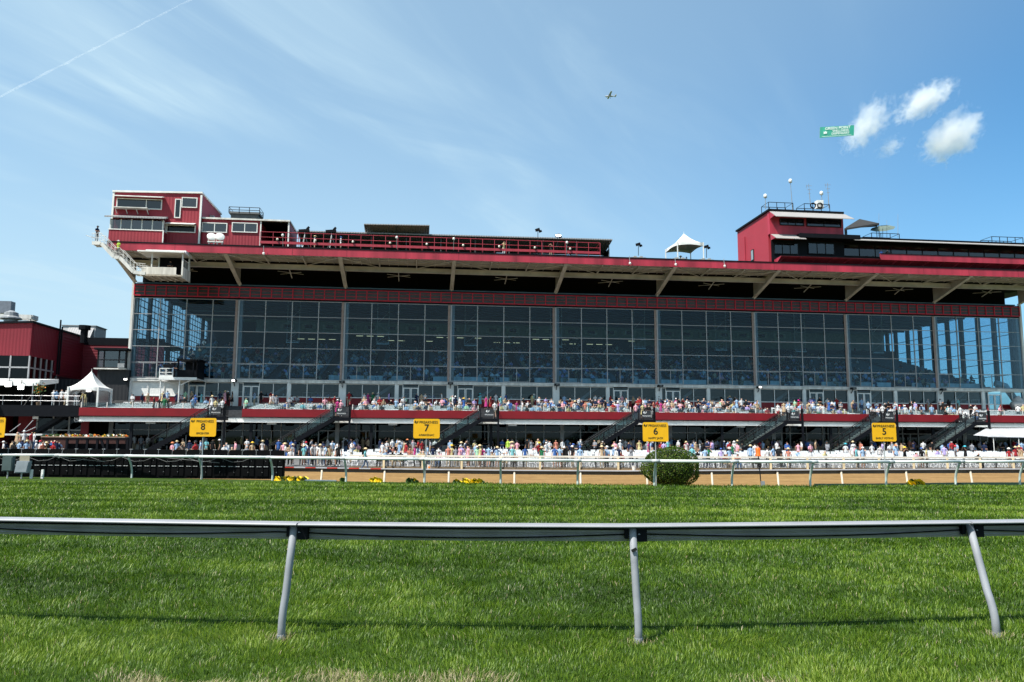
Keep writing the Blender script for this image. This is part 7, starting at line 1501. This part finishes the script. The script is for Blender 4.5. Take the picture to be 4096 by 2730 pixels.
b.tube([(-3.0, 0, -.4), (-3.1, 0, -1.0)], .06, 6); b.lathe([(.05, -.07), (.22, -.07), (.22, .07), (.05, .07)], (-3.1, 0, -1.0), 10); part(AC, 'landing_gear', b, acd); b = MB(); b.prism([(-4.16, -.95, -.18), (-4.16, .95, -.02), (-4.16, .95, -.16), (-4.16, -.95, -.3)], (.05, 0, 0)); part(AC, 'propeller', b, acd); b = MB(); b.box((-2.0, -.6, .25), (.1, .6, .62)); part(AC, 'cabin_windows', b, acd)
# towed banner
d = Vector(ray((3347, 527))).normalized(); PO = Vector(CAM)+d*640; BN = thing('aerial_banner', 'green aerial advertising banner with white lettering and leaf emblem', 'banner', tuple(PO), 'W'); BN.rotation_euler = (0, radians(4.5), -atan2(d.x, d.y)); OO[BN.name] = (0, 0, 0)
b = MB(); w, h = 23.4, 7.9; n = 24; vs = []
for k in range(n+1):
    x = -w/2+w*k/n; y = .25*sin(k*.55)*(k/n)
    for z in (-h/2, h/2): vs += [(x, y, z+(.3*(1-k/n) if z > 0 else 0)), (x, y+.05, z+(.3*(1-k/n) if z > 0 else 0))]
fs = []
for k in range(n): a = 4*k; fs += [(a, a+4, a+6, a+2), (a+1, a+3, a+7, a+5), (a+2, a+6, a+7, a+3), (a, a+1, a+5, a+4)]
fs += [(0, 2, 3, 1), (4*n, 4*n+1, 4*n+3, 4*n+2)]; b.add(vs, fs); cl = part(BN, 'cloth', b, mat('banner_green', (.012, .26, .19), .6, var=.12, scale=.3))
bw = mat('banner_white', (.85, .88, .9), .5)
for s, sz, x, z in (('GREEN POINT', 2.75, .6, 2.55), ('WELLNESS', 2.35, 2.6, .35), ('DISPENSARY', 2.2, 2.6, -1.65)): text(cl, 'lettering', s, sz, bw, Matrix.Translation((x, -.42, z)) @ FRONT, .02)
text(cl, 'small_lettering', 'Products For Use Only By Maryland Certified Patients', .92, bw, Matrix.Translation((0, -.42, -3.35)) @ FRONT, .02)
b = MB()
for a, l in ((0, 2.1), (38, 1.9), (-38, 1.9), (76, 1.6), (-76, 1.6), (118, 1.1), (-118, 1.1)):
    a = radians(a); dx, dz = sin(a), cos(a); px_, pz_ = cos(a), -sin(a); o_ = (-7.9, -.42, -.9); P = lambda s_, t_: (o_[0]+dx*l*s_+px_*t_, o_[1], o_[2]+dz*l*s_+pz_*t_); b.prism([P(.1, 0), P(.5, .26), P(1, 0), P(.5, -.26)], (0, -.03, 0))
part(cl, 'leaf_emblem', b, bw); b = MB(); b.tube([(-w/2, .02, -h/2-.6), (-w/2, .02, h/2+.5)], .06, 6); part(BN, 'leading_pole', b, greym)
b = MB()
for k in range(12): b.box((w/2, .0, -h/2+.3+k*.62), (w/2+1.8, .02, -h/2+.45+k*.62))
part(BN, 'tail_fringe', b, mat('fringe_pale', (.6, .65, .66), .7))
cd = bpy.data.cameras.new('camera'); cam = bpy.data.objects.new('camera', cd); COL.objects.link(cam); sc.camera = cam; cd.sensor_width = 36; cd.lens = FPX/4096*36; cd.clip_end = 20000; cd.clip_start = .1
M3 = Matrix(((RX[0], UP[0], -_f[0]/np.linalg.norm(_f)), (RX[1], UP[1], -_f[1]/np.linalg.norm(_f)), (RX[2], UP[2], -_f[2]/np.linalg.norm(_f)))); cam.matrix_world = Matrix.Translation(Vector(CAM)) @ M3.to_4x4()
cy_ = sc.cycles; cy_.max_bounces = 8; cy_.transparent_max_bounces = 24; cy_.volume_bounces = 3; cy_.use_denoising = True; cy_.diffuse_bounces = 3; cy_.glossy_bounces = 3; cy_.caustics_reflective = False; cy_.caustics_refractive = False
vs_ = sc.view_settings; vs_.view_transform = 'Standard'; vs_.look = 'None'; vs_.gamma = 1; vs_.exposure = .9; vs_.use_curve_mapping = False
